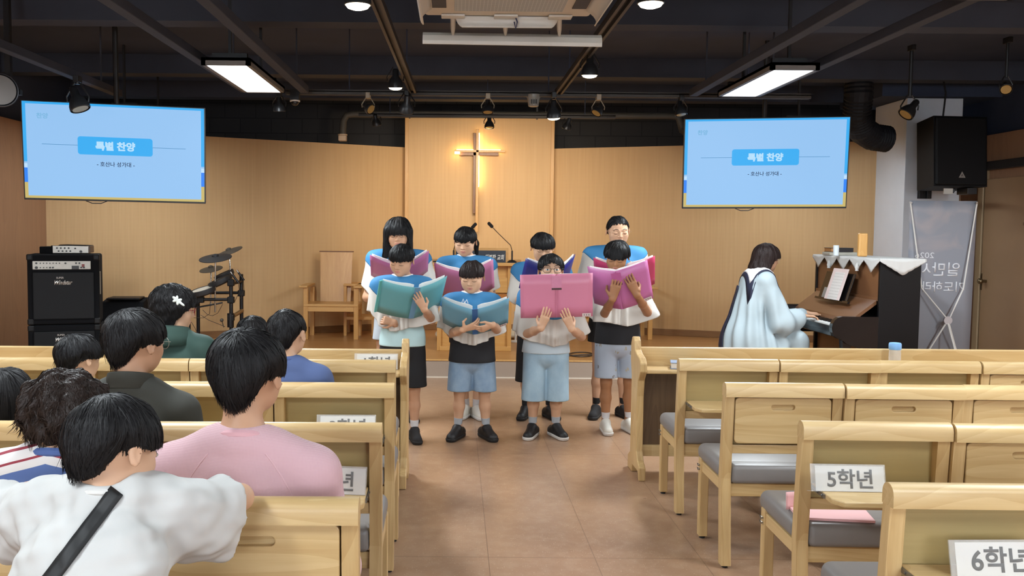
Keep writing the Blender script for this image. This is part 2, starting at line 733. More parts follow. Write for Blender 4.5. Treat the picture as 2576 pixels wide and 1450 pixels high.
base = t.mix(t.math('MULTIPLY', t.math('MULTIPLY', chip2, keep2), 0.5), base, lin('5a3f31'))
jx = t.math('ABSOLUTE', t.math('SUBTRACT', t.math('FRACT', t.math('DIVIDE', t.math('SUBTRACT', sep.outputs[0], 0.163 - 4.9), 0.49)), 0.5))
jy = t.math('ABSOLUTE', t.math('SUBTRACT', t.math('FRACT', t.math('DIVIDE', t.math('SUBTRACT', sep.outputs[1], 4.12 - 19.6), 1.96)), 0.5))
joint = t.math('MAXIMUM', t.math('GREATER_THAN', jx, 0.4965), t.math('GREATER_THAN', jy, 0.4987))
t.put(t.b.inputs['Base Color'], t.mix(t.math('MULTIPLY', joint, 0.5), base, lin('4a3328')))
t.put(t.b.inputs['Roughness'], t.math('ADD', 0.24, t.math('MULTIPLY', cloud, 0.12)))
t.b.inputs['Specular IOR Level'].default_value = 0.5
t.bump(t.noise(co, 30, 3), 0.03, 0.003)

# laminate boards of the platform
m, t = newmat('platform_boards')
co = t.coord()
br = t.n('ShaderNodeTexBrick', Vector=co, Scale=1.0)
br.inputs['Brick Width'].default_value, br.inputs['Row Height'].default_value = 0.9, 0.115
br.inputs['Mortar Size'].default_value = 0.0012
br.inputs['Color1'].default_value, br.inputs['Color2'].default_value = lin('b98852'), lin('ad7b47')
br.inputs['Mortar'].default_value = lin('8f6238')
g = t.noise(t.coord((2, 40, 10)), 1.0, 4, 0.6)
t.put(t.b.inputs['Base Color'], t.mix(t.math('MULTIPLY', g, 0.35), br.outputs[0], lin('95653a')))
t.b.inputs['Roughness'].default_value = 0.32


def structure(o, name=None):
    o['kind'] = 'structure'
    return o


SZ = 0.185                                       # platform height
structure(MB().box((-4.75, -4.6, -0.12), (6.0, 9.25, 0)).obj('floor', MATS['terrazzo']))
structure(MB().box((-4.75, 9.27, -0.12), (6.0, 12.7, SZ)).obj('floor_platform', MATS['platform_boards']))
structure(MB().box((-4.75, 9.245, 0.012), (6.0, 9.27, SZ - 0.012)).obj('trim_1', MATS['grey_riser']))
structure(MB().box((-4.75, 9.238, SZ - 0.012), (6.0, 9.27, SZ + 0.001), 0.003).obj('trim_2', MATS['trim_wood']))
structure(MB().box((-4.75, 9.236, 0.0), (6.0, 9.27, 0.012)).obj('trim_3', MATS['pale_line']))
structure(MB().box((-4.8, -4.6, CEIL), (6.1, 12.8, CEIL + 0.1)).obj('ceiling', MATS['black_paint']))


def wall_run(name, a, b, z0, z1, m, th=0.08, skirting=None):
    """An upright panel from a to b whose face looks towards the hall."""
    a, b = Vector((a[0], a[1], 0)), Vector((b[0], b[1], 0))
    L = (b - a).length
    o = MB().box((0, 0, z0), (L, th, z1)).obj(name, m)
    o.location = a
    o.rotation_euler = (0, 0, math.atan2(b.y - a.y, b.x - a.x))
    structure(o)
    if skirting:
        s = MB().box((0, -0.012, z0), (L, 0, z0 + 0.085), 0.003).obj(skirting, MATS['skirting_wood'])
        s.location, s.rotation_euler = o.location, o.rotation_euler
        structure(s)
    return o


PV = MATS['perforated_veneer']
PX0, PX1, PY = -0.67, 1.278, 12.02
wall_run('wall_back', (PX0 + 0.045, PY), (PX1 - 0.045, PY), SZ, 2.985, PV, 0.1, 'baseboard_back')
structure(MB().box((PX0, PY - 0.012, SZ), (PX0 + 0.045, PY + 0.14, 2.985), 0.003).obj('trim_4', MATS['trim_wood']))
structure(MB().box((PX1 - 0.045, PY - 0.012, SZ), (PX1, PY + 0.14, 2.985), 0.003).obj('trim_5', MATS['trim_wood']))
wall_run('wall_back_left', (-4.52, 10.06), (PX0 - 0.002, 12.12), SZ, 2.585, PV, 0.08, 'baseboard_back_left')
wall_run('wall_back_right', (PX1 + 0.002, 12.12), (5.0, 10.75), SZ, 2.585, PV, 0.08, 'baseboard_back_right')
wall_run('wall_left', (-4.5, -4.6), (-4.5, 10.10), 0, 2.585, MATS['brown_veneer'], 0.1)
structure(MB().box((-4.72, -4.6, 2.585), (-4.6, 12.7, CEIL)).obj('wall_left_upper', MATS['black_paint']))
structure(MB().box((-4.75, 12.55, SZ), (6.0, 12.7, CEIL)).obj('wall_back_upper', MATS['black_blocks']))
wall_run('wall_right', (5.8, 10.6), (5.8, -4.6), 0, 2.585, MATS['brown_veneer'], 0.1)
structure(MB().box((5.9, -4.6, 2.585), (6.0, 12.7, CEIL)).obj('wall_right_upper', MATS['black_paint']))
wall_run('wall_right_return', (5.5, 10.55), (5.8, 10.55), 0, 2.585, MATS['brown_veneer'], 0.1)
structure(MB().box((-4.75, -4.7, 0), (6.0, -4.6, CEIL)).obj('wall_rear', MATS['white_plaster']))
structure(MB().box((4.92, 10.09, 0), (5.53, 10.85, 2.985), 0.006).obj('wall_pillar', MATS['white_plaster']))
structure(MB().box((4.6, 10.0, 2.99), (5.95, 11.1, CEIL)).obj('ceiling_beam', MATS['black_paint']))
for k, y in enumerate((4.9, 7.0, 9.35, 11.0)):
    structure(MB().box((-4.7, y, 3.06), (5.9, y + 0.22, CEIL)).obj('ceiling_beam', MATS['black_beam']))
for k, wx in enumerate((-1.9, 3.3)):  # made-up windows with glowing panes, added to go with the rear fill light
    q = MB()
    for lo, hi in (((-1.28, 0, -0.83), (-1.2, 0.12, 0.83)), ((1.2, 0, -0.83), (1.28, 0.12, 0.83)), ((-1.28, 0, 0.75), (1.28, 0.12, 0.83)), ((-1.28, 0, -0.83), (1.28, 0.12, -0.75))):
        q.box(lo, hi)
    o = structure(q.obj('window_%d' % (k + 1), MATS['white_plastic'], None, loc=(wx, -4.6, 1.75)))
    structure(MB().box((-1.2, 0.02, -0.75), (1.2, 0.03, 0.75)).obj('window_pane', mat('frosted_daylight', 'ffffff', 0.5, emit='e4efff', es=1.5), o))
# flush double door in the wall on the right
d = MB().box((5.745, 8.35, 0.02), (5.80, 9.98, 2.1), 0.004).obj('door_1', mat('door_beige', '9a7c5c', 0.5, var=0.05))
structure(d)
structure(MB().box((5.735, 10.0, 0), (5.82, 10.10, 2.2), 0.006).obj('door_frame', mat('door_jamb', 'a08868', 0.5, var=0.05)))
structure(MB().box((5.73, 7.6, 2.2), (5.82, 10.10, 2.29), 0.006).obj('door_frame', MATS['dark_metal']))
kb = MB()
kb.tube([(5.745, 9.88, 1.0), (5.70, 9.88, 1.0)], 0.016, 12)
kb.ball((5.68, 9.88, 1.0), 0.032)
kb.box((5.738, 9.955, 0.90), (5.746, 9.975, 1.08))
kb.obj('door_handle', mat('brass_knob', '7a6a50', 0.3, 0.9), d, True)
kb = MB()
for k, (zz, w) in enumerate(((1.60, 0.30), (1.53, 0.10), (1.46, 0.17), (1.39, 0.22), (1.33, 0.12))):
    kb.box((5.741, 9.13 - w / 2, zz), (5.745, 9.13 + w / 2, zz + 0.03))
kb.obj('door_marking', mat('door_print', '7b5d42', 0.6), d)
sw = MB().box((-4.5, 8.55, 1.22), (-4.488, 8.68, 1.36), 0.004)
tag(sw.obj('wall_switch', MATS['white_plastic']), 'white switch plate on the brown veneer wall beside the amplifier', 'switch')


# ------------------------------------------------------------------ lamps and fittings under the ceiling
def ceiling_panel(x, y, label):
    t = thing('panel_light', label, 'ceiling light', (x, y, 2.60), 0, 'long flat ceiling lights')
    f = MB()
    for lo, hi in (((-0.165, -0.63, 0), (-0.135, 0.63, 0.05)), ((0.135, -0.63, 0), (0.165, 0.63, 0.05)),
                   ((-0.165, -0.63, 0), (0.165, -0.60, 0.05)), ((-0.165, 0.60, 0), (0.165, 0.63, 0.05)), ((-0.165, -0.63, 0.03), (0.165, 0.63, 0.05))):
        f.box(lo, hi)
    f.obj('frame', mat('panel_frame', '6a6460', 0.5), t)
    MB().box((-0.135, -0.60, 0.004), (0.135, 0.60, 0.028)).obj('diffuser', MATS['diffuser_glow'], t)
    for sy in (-0.5, 0.5):
        MB().box((-0.12, sy - 0.02, 0.05), (0.12, sy + 0.02, 0.10)).box((-0.01, sy - 0.01, 0.10), (0.01, sy + 0.01, CEIL - 2.60)).obj('mounting_bar', MATS['dark_metal'], t)


ceiling_panel(-1.56, 6.87, 'long flat white ceiling light above the screen by the amplifier')
ceiling_panel(2.28, 6.87, 'long flat white ceiling light above the screen by the piano')
ceiling_panel(2.44, 3.74, 'ceiling light cut by the top edge, over the seats with grade signs')
ceiling_panel(-3.2, 9.4, 'flat ceiling light hidden behind the screen above the amplifier')  # this fixture and the next are unseen, added to brighten the platform sides
ceiling_panel(3.5, 9.95, 'flat ceiling light hidden behind the screen above the pianist')
GRP = 'black cable channels along the ceiling'
for x, y0, y1, lab in ((-1.81, 1.8, 7.9, 'black ceiling channel on the wall side of the light by the amplifier'),
                       (-1.30, 1.8, 7.9, 'black ceiling channel on the aisle side of the light by the amplifier'),
                       (2.02, 1.8, 7.9, 'black ceiling channel on the aisle side of the light by the piano'),
                       (2.56, 1.8, 7.9, 'black ceiling channel on the wall side of the light by the piano'),
                       (-3.0, 1.8, 8.2, 'slim black ceiling channel over the screen near the veneer wall')):
    c = MB().box((-0.035, 0, -0.03), (0.035, y1 - y0, 0.03), 0.004).box((-0.006, 0.4, 0.03), (0.006, 0.412, 0.56)).box((-0.006, y1 - y0 - 0.4, 0.03), (0.006, y1 - y0 - 0.388, 0.56))
    o = c.obj('ceiling_channel', MATS['black_beam'])
    o.location = (x, y0, 2.69)
    tag(o, lab, 'ceiling channel', GRP)
RAIL_Z = 2.70
track_m = mat('track_bronze', '38332e', 0.5, 0.1)


def rail(a, b, label):
    a, b = Vector(a), Vector(b)
    L = (b - a).length
    t = thing('track_rail', label, 'lighting track', a, math.atan2(b.y - a.y, b.x - a.x), 'lighting tracks')
    m_ = MB().box((0, -0.032, -0.012), (L, -0.014, 0.02)).box((0, 0.014, -0.012), (L, 0.032, 0.02)).box((0, -0.032, 0.012), (L, 0.032, 0.03))
    m_.obj('channel', track_m, t)
    for k in range(3):
        x = L * (0.12 + 0.38 * k)
        MB().box((x, -0.005, 0.03), (x + 0.01, 0.005, CEIL - a.z)).obj('hanger', MATS['black_paint'], t)


rail((-0.47, 1.6, RAIL_Z), (-0.385, 8.05, RAIL_Z), 'bronze lighting track running toward the cross beside the long haired girl')
rail((0.875, 1.6, RAIL_Z), (0.885, 8.05, RAIL_Z), 'bronze lighting track running toward the cross over the boys with pink folders')
rail((-1.5, 8.12, RAIL_Z - 0.01), (3.1, 8.12, RAIL_Z - 0.01), 'long bronze lighting track across the hall in front of the platform')
rail((-1.05, 9.9, RAIL_Z + 0.02), (1.7, 9.9, RAIL_Z + 0.02), 'short lighting track across the platform just in front of the cross wall')
pp = MB()
for x in (-1.46, 2.92):
    pass
pipe = thing('ceiling_pipe', 'thick grey pipe crossing before the top of the cross wall, bent at both ends', 'pipe', (0, 0, 0))
pts = []
a, b = P(866, 287, 11.6), P(1712, 292, 11.6)
pts = [P(862, 340, 11.6), a + Vector((-0.01, 0, -0.09)), a + Vector((0.03, 0, -0.015)), a + Vector((0.11, 0, 0.0)), b + Vector((-0.11, 0, 0)), b + Vector((-0.03, 0, -0.015)), b + Vector((0, 0, -0.09)), P(1716, 328, 11.6), P(1728, 335, 11.5)]
MB().tube(pts, 0.043, 12).obj('tube', MATS['grey_pipe'], pipe, True)
c = pts[0]
MB().box((c.x - 0.05, c.y - 0.05, c.z - 0.075), (c.x + 0.05, c.y + 0.05, c.z - 0.005), 0.01).lathe([(0.06, c.z - 0.005), (0.06, c.z + 0.01)], 16, Matrix.Translation((c.x, c.y, 0))).obj('end_clamp', mat('beige_clamp', 'c2ad95', 0.5), pipe)
for x in (-0.6, 1.0):
    MB().box((x, 11.59, CEIL - 0.35), (x + 0.02, 11.61, CEIL)).obj('hanger', MATS['dark_metal'], pipe)

lamp_black = mat('lamp_black', '26282b', 0.35, 0.2)
lamp_white = mat('lamp_white_metal', 'a79b88', 0.45)
reflector = mat('lamp_reflector', 'b39a5c', 0.25, 0.8)
SPOT_GRP = 'spotlights on the lighting tracks'


def spotlight(u, v, Y, d, label, lit=False, size=1.0, hang=RAIL_Z, white=False, energy=0, target=None, cone=70, col=WARM, inner=True):
    """A bell-shaped lamp in a yoke: lens centre seen at (u, v), throwing along d."""
    p = P(u, v, Y)
    dv = Vector(d).normalized()
    t = thing('track_spotlight', label, 'spotlight', p, 0, SPOT_GRP)
    M = dv.to_track_quat('-Z', 'Y').to_matrix().to_4x4()          # -z of the lamp is the beam
    s = size
    MB().lathe([(0.056 * s, 0.0), (0.060 * s, 0.004 * s), (0.058 * s, 0.03 * s), (0.046 * s, 0.062 * s), (0.026 * s, 0.088 * s), (0.024 * s, 0.135 * s), (0.018 * s, 0.145 * s)], 20, M, cap=False).obj('shade', lamp_black, t, True, thick=-0.002)
    MB().lathe([(0.050 * s, 0.010 * s), (0.034 * s, 0.045 * s), (0.012 * s, 0.06 * s)], 18, M, cap=False).obj('reflector', reflector, t, True)
    MB().lathe([(0.054 * s, 0.003 * s), (0.045 * s, -0.010 * s), (0.025 * s, -0.017 * s), (0.001, -0.019 * s)] if lit else [(0.047 * s, 0.004 * s), (0.048 * s, 0.008 * s)], 18, M).obj('lens', MATS['warm_glow'] if lit else mat('unlit_lens', 'a98f58', 0.25, 0.3), t, True)
    piv = M @ Vector((0, 0, 0.05 * s))
    top = Vector((piv.x, piv.y, max(piv.z + 0.11 * s, 0.09 * s)))
    y = MB()
    for sx in (-1, 1):
        y.tube([piv + Vector((sx * 0.062 * s, 0, 0)), piv + Vector((sx * 0.066 * s, 0, 0.03 * s)), top + Vector((sx * 0.018 * s, 0, 0))], 0.0055 * s, 6)
    y.obj('yoke', lamp_white if white else lamp_black, t, True)
    zt = hang - p.z
    if zt > top.z + 0.01:
        MB().tube([top + Vector((0, 0, -0.01)), Vector((top.x, top.y, zt))], 0.014 * s, 8).box((top.x - 0.02, top.y - 0.045, zt - 0.05), (top.x + 0.02, top.y + 0.045, zt), 0.004).obj('stem', lamp_white if white else lamp_black, t)
    if energy:
        q = p + dv * 0.012
        light('SPOT', 'spot_beam', q, (aim(q, target) if target else dv.to_track_quat('-Z', 'Y').to_euler()), energy, col, spot_size=rad(cone), spot_blend=0.8, shadow_soft_size=0.05)
    return t


# lit ones
spotlight(900, 14, 4.66, (0, 0, -1), 'large lit downlight beside the air conditioner above the pale track end', True, 1.15, 2.78, energy=30, cone=120, col=NEUT)
spotlight(1637, 10, 4.66, (0, 0, -1), 'large lit downlight at the top beyond the air conditioner deflector', True, 1.15, 2.78, energy=30, cone=120, col=NEUT)
spotlight(1483, 190, 6.4, (0.0, 0.1, -1), 'lit bell spotlight hanging above the girl with round glasses', True, 1.0, RAIL_Z, energy=35, cone=110, col=NEUT)
spotlight(995, 221, 7.2, (0, 0.15, -1), 'bell spotlight with a small lit rim above the long haired girl', True, 1.0, RAIL_Z, energy=25, cone=100, col=NEUT)
spotlight(1393, 297, 8.0, (0.05, 0.2, -1), 'lit bell spotlight at the corner of the tracks over the cross wall edge', True, 1.05, RAIL_Z, energy=60, target=(1.0, 12, 0.9), cone=100, col=WARM)
# unlit or facing the platform
spotlight(1022, 283, 8.0, (-0.1, 0.5, -1), 'dark spotlight at the corner of the tracks over the cross wall edge', False, 1.1)
spotlight(703, 280, 8.1, (0, 0.2, -1), 'unlit spotlight with a gold reflector under the end of the ceiling light', False, 0.9)
spotlight(934, 276, 8.1, (0.75, -0.55, -0.55), 'spotlight on a white stem tilted to the side, showing its gold inside', False, 0.85, white=True)
spotlight(948, 316, 9.9, (0.15, 0.35, -1), 'small dark spotlight hanging beneath the grey pipe near its bend', False, 0.85)
spotlight(1227, 284, 8.1, (0, -0.25, -1), 'spotlight on a white stem above the top of the cross', False, 0.85, white=True)
spotlight(1231, 322, 9.9, (0, -0.2, -1), 'small black spotlight hanging lowest, right beside the top of the cross', False, 0.9)
spotlight(1499, 286, 8.1, (-0.5, -0.3, -0.8), 'tilted unlit spotlight right of the lit corner lamp, pale reflector showing', False, 0.85, white=True)
spotlight(1424, 325, 9.9, (-0.3, 0.3, -1), 'small dark spotlight hanging below the pipe over the veneer wall edge', False, 0.85)
spotlight(1714, 290, 8.1, (0.1, -0.2, -1), 'dark spotlight hanging at the pipe elbow beside the screen near the piano', False, 0.9)
spotlight(203, 276, 7.1, (0.35, -0.1, -0.9), 'large dark spotlight hanging in front of the screen above the amplifier', False, 1.3, 2.66)
spotlight(2277, 290, 8.6, (-0.6, -0.1, -0.7), 'black spotlight tilted down in front of the white pillar', False, 1.25, CEIL)
spotlight(2531, 226, 8.2, (-0.35, -0.75, -0.55), 'spotlight with a pale face by the ceiling near the door', False, 0.9, CEIL)

# warm wash on the cross wall from the lamps that face it
for x, tx, e in ((-0.75, -0.75, 30), (0.05, -0.05, 28), (0.33, 0.3, 34), (0.9, 0.75, 30), (1.6, 1.6, 28)):
    light('SPOT', 'platform_beam', (x, 9.86, 2.55), aim((x, 9.86, 2.55), (tx, 12.0, 1.75)), e, WARM, spot_size=rad(100), spot_blend=1.0, shadow_soft_size=0.06)

c = P(742, 256, 8.1)
t = thing('dome_camera', 'small dome camera hanging beside the ceiling light end', 'camera', c)
MB().lathe([(0.045, 0.0), (0.045, 0.012), (0.02, 0.016)], 18).obj('mount', MATS['white_plastic'], t, True)
MB().ball((0, 0, -0.006), (0.034, 0.034, 0.03)).obj('dome', mat('dome_glass', '18181c', 0.08), t, True)
MB().box((-0.04, -0.03, 0.016), (0.04, 0.03, RAIL_Z - c.z + 0.02)).obj('bracket', lamp_black, t)
c = P(1342, 254, 8.12)
t = thing('emergency_lamp', 'grey translucent emergency lamp with slots under the cross track', 'lamp', c)
MB().lathe([(0.035, -0.05), (0.045, -0.045), (0.055, 0.02), (0.06, 0.03), (0.06, 0.055), (0.04, 0.06), (0.02, 0.062), (0.02, RAIL_Z + 0.01 - c.z)], 20).obj('body', mat('grey_translucent', '8f8d86', 0.3), t, True)
s_ = MB()
for k in (-0.02, 0.0, 0.02):
    s_.box((k - 0.004, -0.062, -0.03), (k + 0.004, -0.035, 0.005))
s_.obj('slot', MATS['dark_metal'], t)

# flexible duct behind the screen near the piano
d0 = P(2160, 240, 9.6)
pts = [d0 + Vector((0, 0, 0.25)), d0, P(2155, 290, 9.7), P(2165, 325, 9.8), P(2195, 345, 9.95), P(2230, 350, 10.0)]
fine = []
for i in range(60):
    k = i / 59 * (len(pts) - 1)
    j = min(int(k), len(pts) - 2)
    fine.append(pts[j].lerp(pts[j + 1], k - j))
MB().tube(fine, [0.135 + 0.010 * (i % 2) for i in range(60)], 18).obj('flexible_duct', mat('duct_black', '1d1e22', 0.6, spec=0.25), None, False)
tag(D.objects['flexible_duct'], 'ribbed black flexible duct curving down beside the white pillar', 'duct')

# ------------------------------------------------------------------ air conditioner
ax0, ax1, ay0, ay1, az = -0.17, 0.68, 3.88, 4.78, 2.60
ac = thing('air_conditioner', 'white four-way ceiling air conditioner at the top centre', 'air conditioner', (0.255, 4.33, az))
MB().box((-0.425, -0.45, 0.0), (0.425, 0.45, 0.045), 0.02, 3).box((-0.39, -0.41, 0.04), (0.39, 0.41, CEIL - az)).obj('panel', mat('ac_cream', 'd3c8b8', 0.5, var=0.03), ac, True)
m, t = newmat('ac_grille')
co = t.coord()
sp = t.n('ShaderNodeSeparateXYZ', Vector=co)
gx = t.math('GREATER_THAN', t.math('FRACT', t.math('DIVIDE', sp.outputs[0], 0.018)), 0.86)
gy = t.math('GREATER_THAN', t.math('FRACT', t.math('DIVIDE', sp.outputs[1], 0.018)), 0.86)
t.put(t.b.inputs['Base Color'], t.mix(t.math('MAXIMUM', gx, gy), lin('a7a9a7'), lin('c9cac6')))
MB().box((-0.27, -0.3, -0.008), (0.27, 0.31, 0.004), 0.004).obj('grille', m, ac)
lv = mat('louvre_white', 'd0ccc4', 0.4, var=0.03)
for sx in (-1, 1):
    MB().box((-0.035, -0.26, -0.004), (0.035, 0.26, 0.002)).obj('outlet', MATS['dark_metal'], ac, loc=(sx * 0.345, 0.0, 0))
    q = MB()
    q.grid([[Vector((x + sx * 0.03 * math.sin(math.pi * k / 6), y * (1 - 0.06 * (k > 3) * (k - 3)), -0.085 * k / 6)) for y in np.linspace(-0.29, 0.29, 9)] for k, x in enumerate(np.linspace(0, sx * 0.035, 7))])
    q.obj('louvre', lv, ac, True, loc=(sx * 0.385, 0.02, 0.0), thick=0.006)
q = MB()
q.grid([[Vector((x * (1 - 0.13 * (k / 5) ** 2), 0.02 + 0.02 * math.sin(math.pi * k / 5), -0.052 * k / 5)) for x in np.linspace(-0.265, 0.265, 11)] for k in range(6)])
q.obj('louvre', lv, ac, True, loc=(0, 0.43, 0.0), thick=0.006)
st = MB().tube([(0.04, 0.425, -0.0), (0.052, 0.435, -0.03), (0.045, 0.44, -0.065), (0.036, 0.43, -0.03)], 0.004, 6)
st.obj('cord', mat('navy_cord', '23264a', 0.6), ac)
dz = P(1288, 102, 5.12)
de = thing('wind_deflector', 'long white wind deflector bar hanging under the air conditioner', 'deflector', dz)
prof = [(-0.03, -0.024), (-0.034, -0.01), (-0.026, 0.012), (-0.008, 0.026), (0.0, 0.027), (-0.004, 0.018), (-0.018, 0.006), (-0.024, -0.01), (-0.022, -0.024)]
prof = [(y * 1.15, z * 1.35) for y, z in prof]
MB().prism(prof, -0.492, 0.492, 'x').obj('bar', lv, de, False, rot=(0, rad(0.5), 0))
for x in (-0.326, -0.038, 0.258):
    z1 = az - dz.z
    x2 = (dz.x + x) * 0.937 - dz.x
    MB().tube([(x, -0.005, 0.02), (x, -0.02, z1 * 0.5), (x * 0.8 + x2 * 0.2, -0.08, z1 * 0.8), (x2, -0.33, z1)], [0.007, 0.008, 0.012, 0.014], 6).box((x2 - 0.06, -0.40, z1 - 0.012), (x2 + 0.06, -0.33, z1 - 0.001), 0.003).obj('bracket', lv, de, True)


# ------------------------------------------------------------------ screens
def em(name, col, s=0.60):
    if name in MATS:
        return MATS[name]
    m, t = newmat(name)
    t.b.inputs['Base Color'].default_value = (0.01, 0.01, 0.01, 1)
    t.b.inputs['Roughness'].default_value = 0.4
    t.b.inputs['Specular IOR Level'].default_value = 0.1
    c = lin(col)
    t.b.inputs['Emission Color'].default_value = c
    f = t.noise(t.coord(), 1.2, 1)
    t.put(t.b.inputs['Emission Strength'], t.math('ADD', s * 0.97, t.math('MULTIPLY', f, 0.06 * s)))
    return m


def screen(center, yaw, tilt, w, h, label, roll=0.0):
    t = thing('wall_screen', label, 'television', center, 0, 'large screens hanging from the ceiling', (Matrix.Rotation(yaw, 3, 'Z') @ Matrix.Rotation(tilt, 3, 'X') @ Matrix.Rotation(roll, 3, 'Y')).to_euler())
    b = 0.010
    MB().box((-w / 2, 0, -h / 2), (w / 2, 0.045, h / 2), 0.004).box((-0.45, 0.045, -0.25), (0.45, 0.085, 0.2), 0.01).obj('housing', MATS['dark_metal'], t)
    W2, H2 = w / 2 - b, h / 2 - b
    MB().box((-W2, -0.002, -H2 + 0.006), (W2, 0.0, H2)).obj('display', em('screen_pale_blue', '97c6f4'), t)

    def patch(name, x0, z0, x1, z1, m, lift, rnd=0.0):
        q = MB().box((x0, -0.002 - lift, z0), (x1, -0.002, z1))
        return q.obj(name, m, t)
    sky, navy, gold, white = em('screen_sky', '36aef4'), em('screen_royal', '2f86f8'), em('screen_gold', 'cdb86e'), em('screen_white', 'bfe2ff')
    bw = 0.026
    zc = -H2 + 0.006
    patch('slide_border', -W2, H2 - 0.018, W2, H2, sky, 0.0006)
    for sx in (-1, 1):
        x0, x1 = (-W2, -W2 + bw) if sx < 0 else (W2 - bw, W2)
        patch('slide_border', x0, zc + 0.30, x1, H2, sky, 0.0008)
        patch('slide_border', x0, zc + 0.25, x1, zc + 0.285, white, 0.0008)
        patch('slide_border', x0, zc + 0.13, x1, zc + 0.25, navy, 0.0009)
        patch('slide_border', x0, zc, x1, zc + 0.13, gold, 0.0009)
    patch('slide_border', -W2, zc, W2, zc + 0.02, gold, 0.0010)
    q = MB()
    poly = []
    bx, bz, r = 0.297, 0.074, 0.022
    for cx_, cz_, a0 in ((bx - r, bz - r, 0), (-bx + r, bz - r, 90), (-bx + r, -bz + r, 180), (bx - r, -bz + r, 270)):
        for k in range(7):
            a = rad(a0 + 15 * k)
            poly.append((cx_ + r * math.cos(a), cz_ + r * math.sin(a)))
    q.prism(poly, -0.0034, -0.002, 'y', Matrix.Translation((0.0, 0, 0.055)))
    q.obj('slide_title_box', sky, t)
    lm = em('screen_line', '4d8fc0')
    MB().box((-0.575, -0.003, 0.053), (-0.297, -0.002, 0.057)).box((0.297, -0.003, 0.053), (0.565, -0.002, 0.057)).obj('slide_line', lm, t)
    R = (rad(90), 0, 0)
    text('slide_title', '특별 찬양', 0.1, em('screen_title', 'b9e3ff'), t, (0, -0.0036, 0.055), R, 0.315, 0.076, bold=0.0045)
    text('slide_subtitle', '- 호산나 성가대 -', 0.1, em('screen_text', '0d2048'), t, (0.0, -0.0024, -0.095), R, 0.300, 0.040, bold=0.001)
    text('slide_caption', '찬양', 0.1, em('screen_caption', '7fb9e2'), t, (-0.565, -0.0024, 0.285), R, 0.090, 0.046, bold=0.003)
    z1 = (CEIL - center[2]) / math.cos(tilt)
    MB().box((-0.05, 0.085, -0.1), (0.05, 0.13, 0.1)).tube([(0, 0.11, 0), (0, 0.11, z1)], 0.022, 10).obj('ceiling_mount', MATS['dark_metal'], t)
    MB().tube([(-0.25, 0.02, -h / 2), (-0.2, 0.02, -h / 2 - 0.02), (-0.13, 0.02, -h / 2 - 0.02), (-0.08, 0.02, -h / 2)], 0.004, 6).obj('cable', MATS['dark_metal'], t)
    return t


screen(P(291, 385.5, 7.72), rad(12), rad(7), 1.455, 0.815, 'large screen with a pale blue slide hanging above the amplifier', rad(0.6))
screen(P(1924.5, 411, 8.45), rad(-8), rad(5), 1.465, 0.83, 'large screen with a pale blue slide hanging above the pianist', rad(-0.4))

# ------------------------------------------------------------------ cross
cp = P(1200.5, 381, 11.9)
cr = thing('wall_cross', 'large golden wooden cross with a light strip behind on the stage wall', 'cross', (cp.x, 12.02, cp.z))
zt, zb = P(1200, 325, 11.9).z - cp.z, P(1200, 584, 11.9).z - cp.z
xl, xr = P(1143, 381, 11.9).x - cp.x, P(1271, 381, 11.9).x - cp.x
gold = wood('cross_gold_wood', 'd8a968', 'c08f50', 'z', 0.35)
brn = wood('cross_brown_wood', '8a5f3c', '6f492c', 'z', 0.4)
MB().box((-0.015, -0.13, zb), (0.020, -0.085, zt), 0.003).box((xl, -0.13, -0.012), (xr, -0.085, 0.018), 0.003).obj('front_cross', gold, cr)
MB().box((-0.050, -0.085, P(1195, 537, 11.9).z - cp.z), (-0.002, -0.03, P(1195, 334, 11.9).z - cp.z), 0.003).box((P(1156, 381, 11.9).x - cp.x, -0.085, -0.052), (P(1255, 381, 11.9).x - cp.x, -0.03, -0.004), 0.003).obj('back_cross', brn, cr)
MB().box((-0.02, -0.03, -0.3), (0.0, 0.0, -0.2)).box((-0.02, -0.03, 0.1), (0.0, 0.0, 0.2)).obj('standoff', brn, cr)
ls = mat('cross_led', 'ffffff', 0.5, emit='ffd88a', es=14.0)
MB().box((0.0, -0.084, P(1205, 470, 11.9).z - cp.z), (0.028, -0.076, P(1205, 334, 11.9).z - cp.z)).box((xl + 0.03, -0.084, -0.003), (xr - 0.06, -0.076, 0.026)).box((xl + 0.005, -0.132, -0.035), (xl + 0.07, -0.10, -0.008)).obj('light_strip', ls, cr)
# ------------------------------------------------------------------ the linked church seats
oakx = wood('rubberwood_along', 'd4b887', 'b6935e', 'x', 0.38, 0.8)
oakz = wood('rubberwood_upright', 'd1b381', 'b28e5a', 'z', 0.38, 0.8)
oaky = wood('rubberwood_across', 'd1b381', 'b28e5a', 'y', 0.38, 0.8)
olive = wood('olive_ply', 'b09a68', '9a8454', 'x', 0.5, 0.5)
leather = mat('grey_leather', '7b7673', 0.42, var=0.05, bump=0.04, bscale=300)
steel = mat('steel', '8a8a88', 0.3, 0.9)
rubber = mat('rubber', '1d1c1c', 0.7)
SEAT_W, SEAT_H = 0.522, 0.838


def leg_mesh(x, front):
    b = MB()
    if front:
        b.box((x - 0.021, 0.375, 0.012), (x + 0.021, 0.42, 0.40), 0.004)
    else:
        # raked rear leg and back post in one piece
        poly = [(-0.020, 0.012), (0.028, 0.012), (0.062, 0.40), (0.030, SEAT_H - 0.03), (-0.012, SEAT_H - 0.03), (0.016, 0.40)]
        b.prism(poly, x - 0.0214, x + 0.0214, 'x')
    return b


def rail_prof():
    z0, z1, yc, hw = SEAT_H - 0.062, SEAT_H, 0.004, 0.033
    pts = [(yc - hw, z0), (yc + hw, z0)]
    for k in range(9):
        a = math.pi * k / 8
        pts.append((yc + hw * math.cos(a), z1 - 0.030 + 0.030 * math.sin(a)))
    return pts


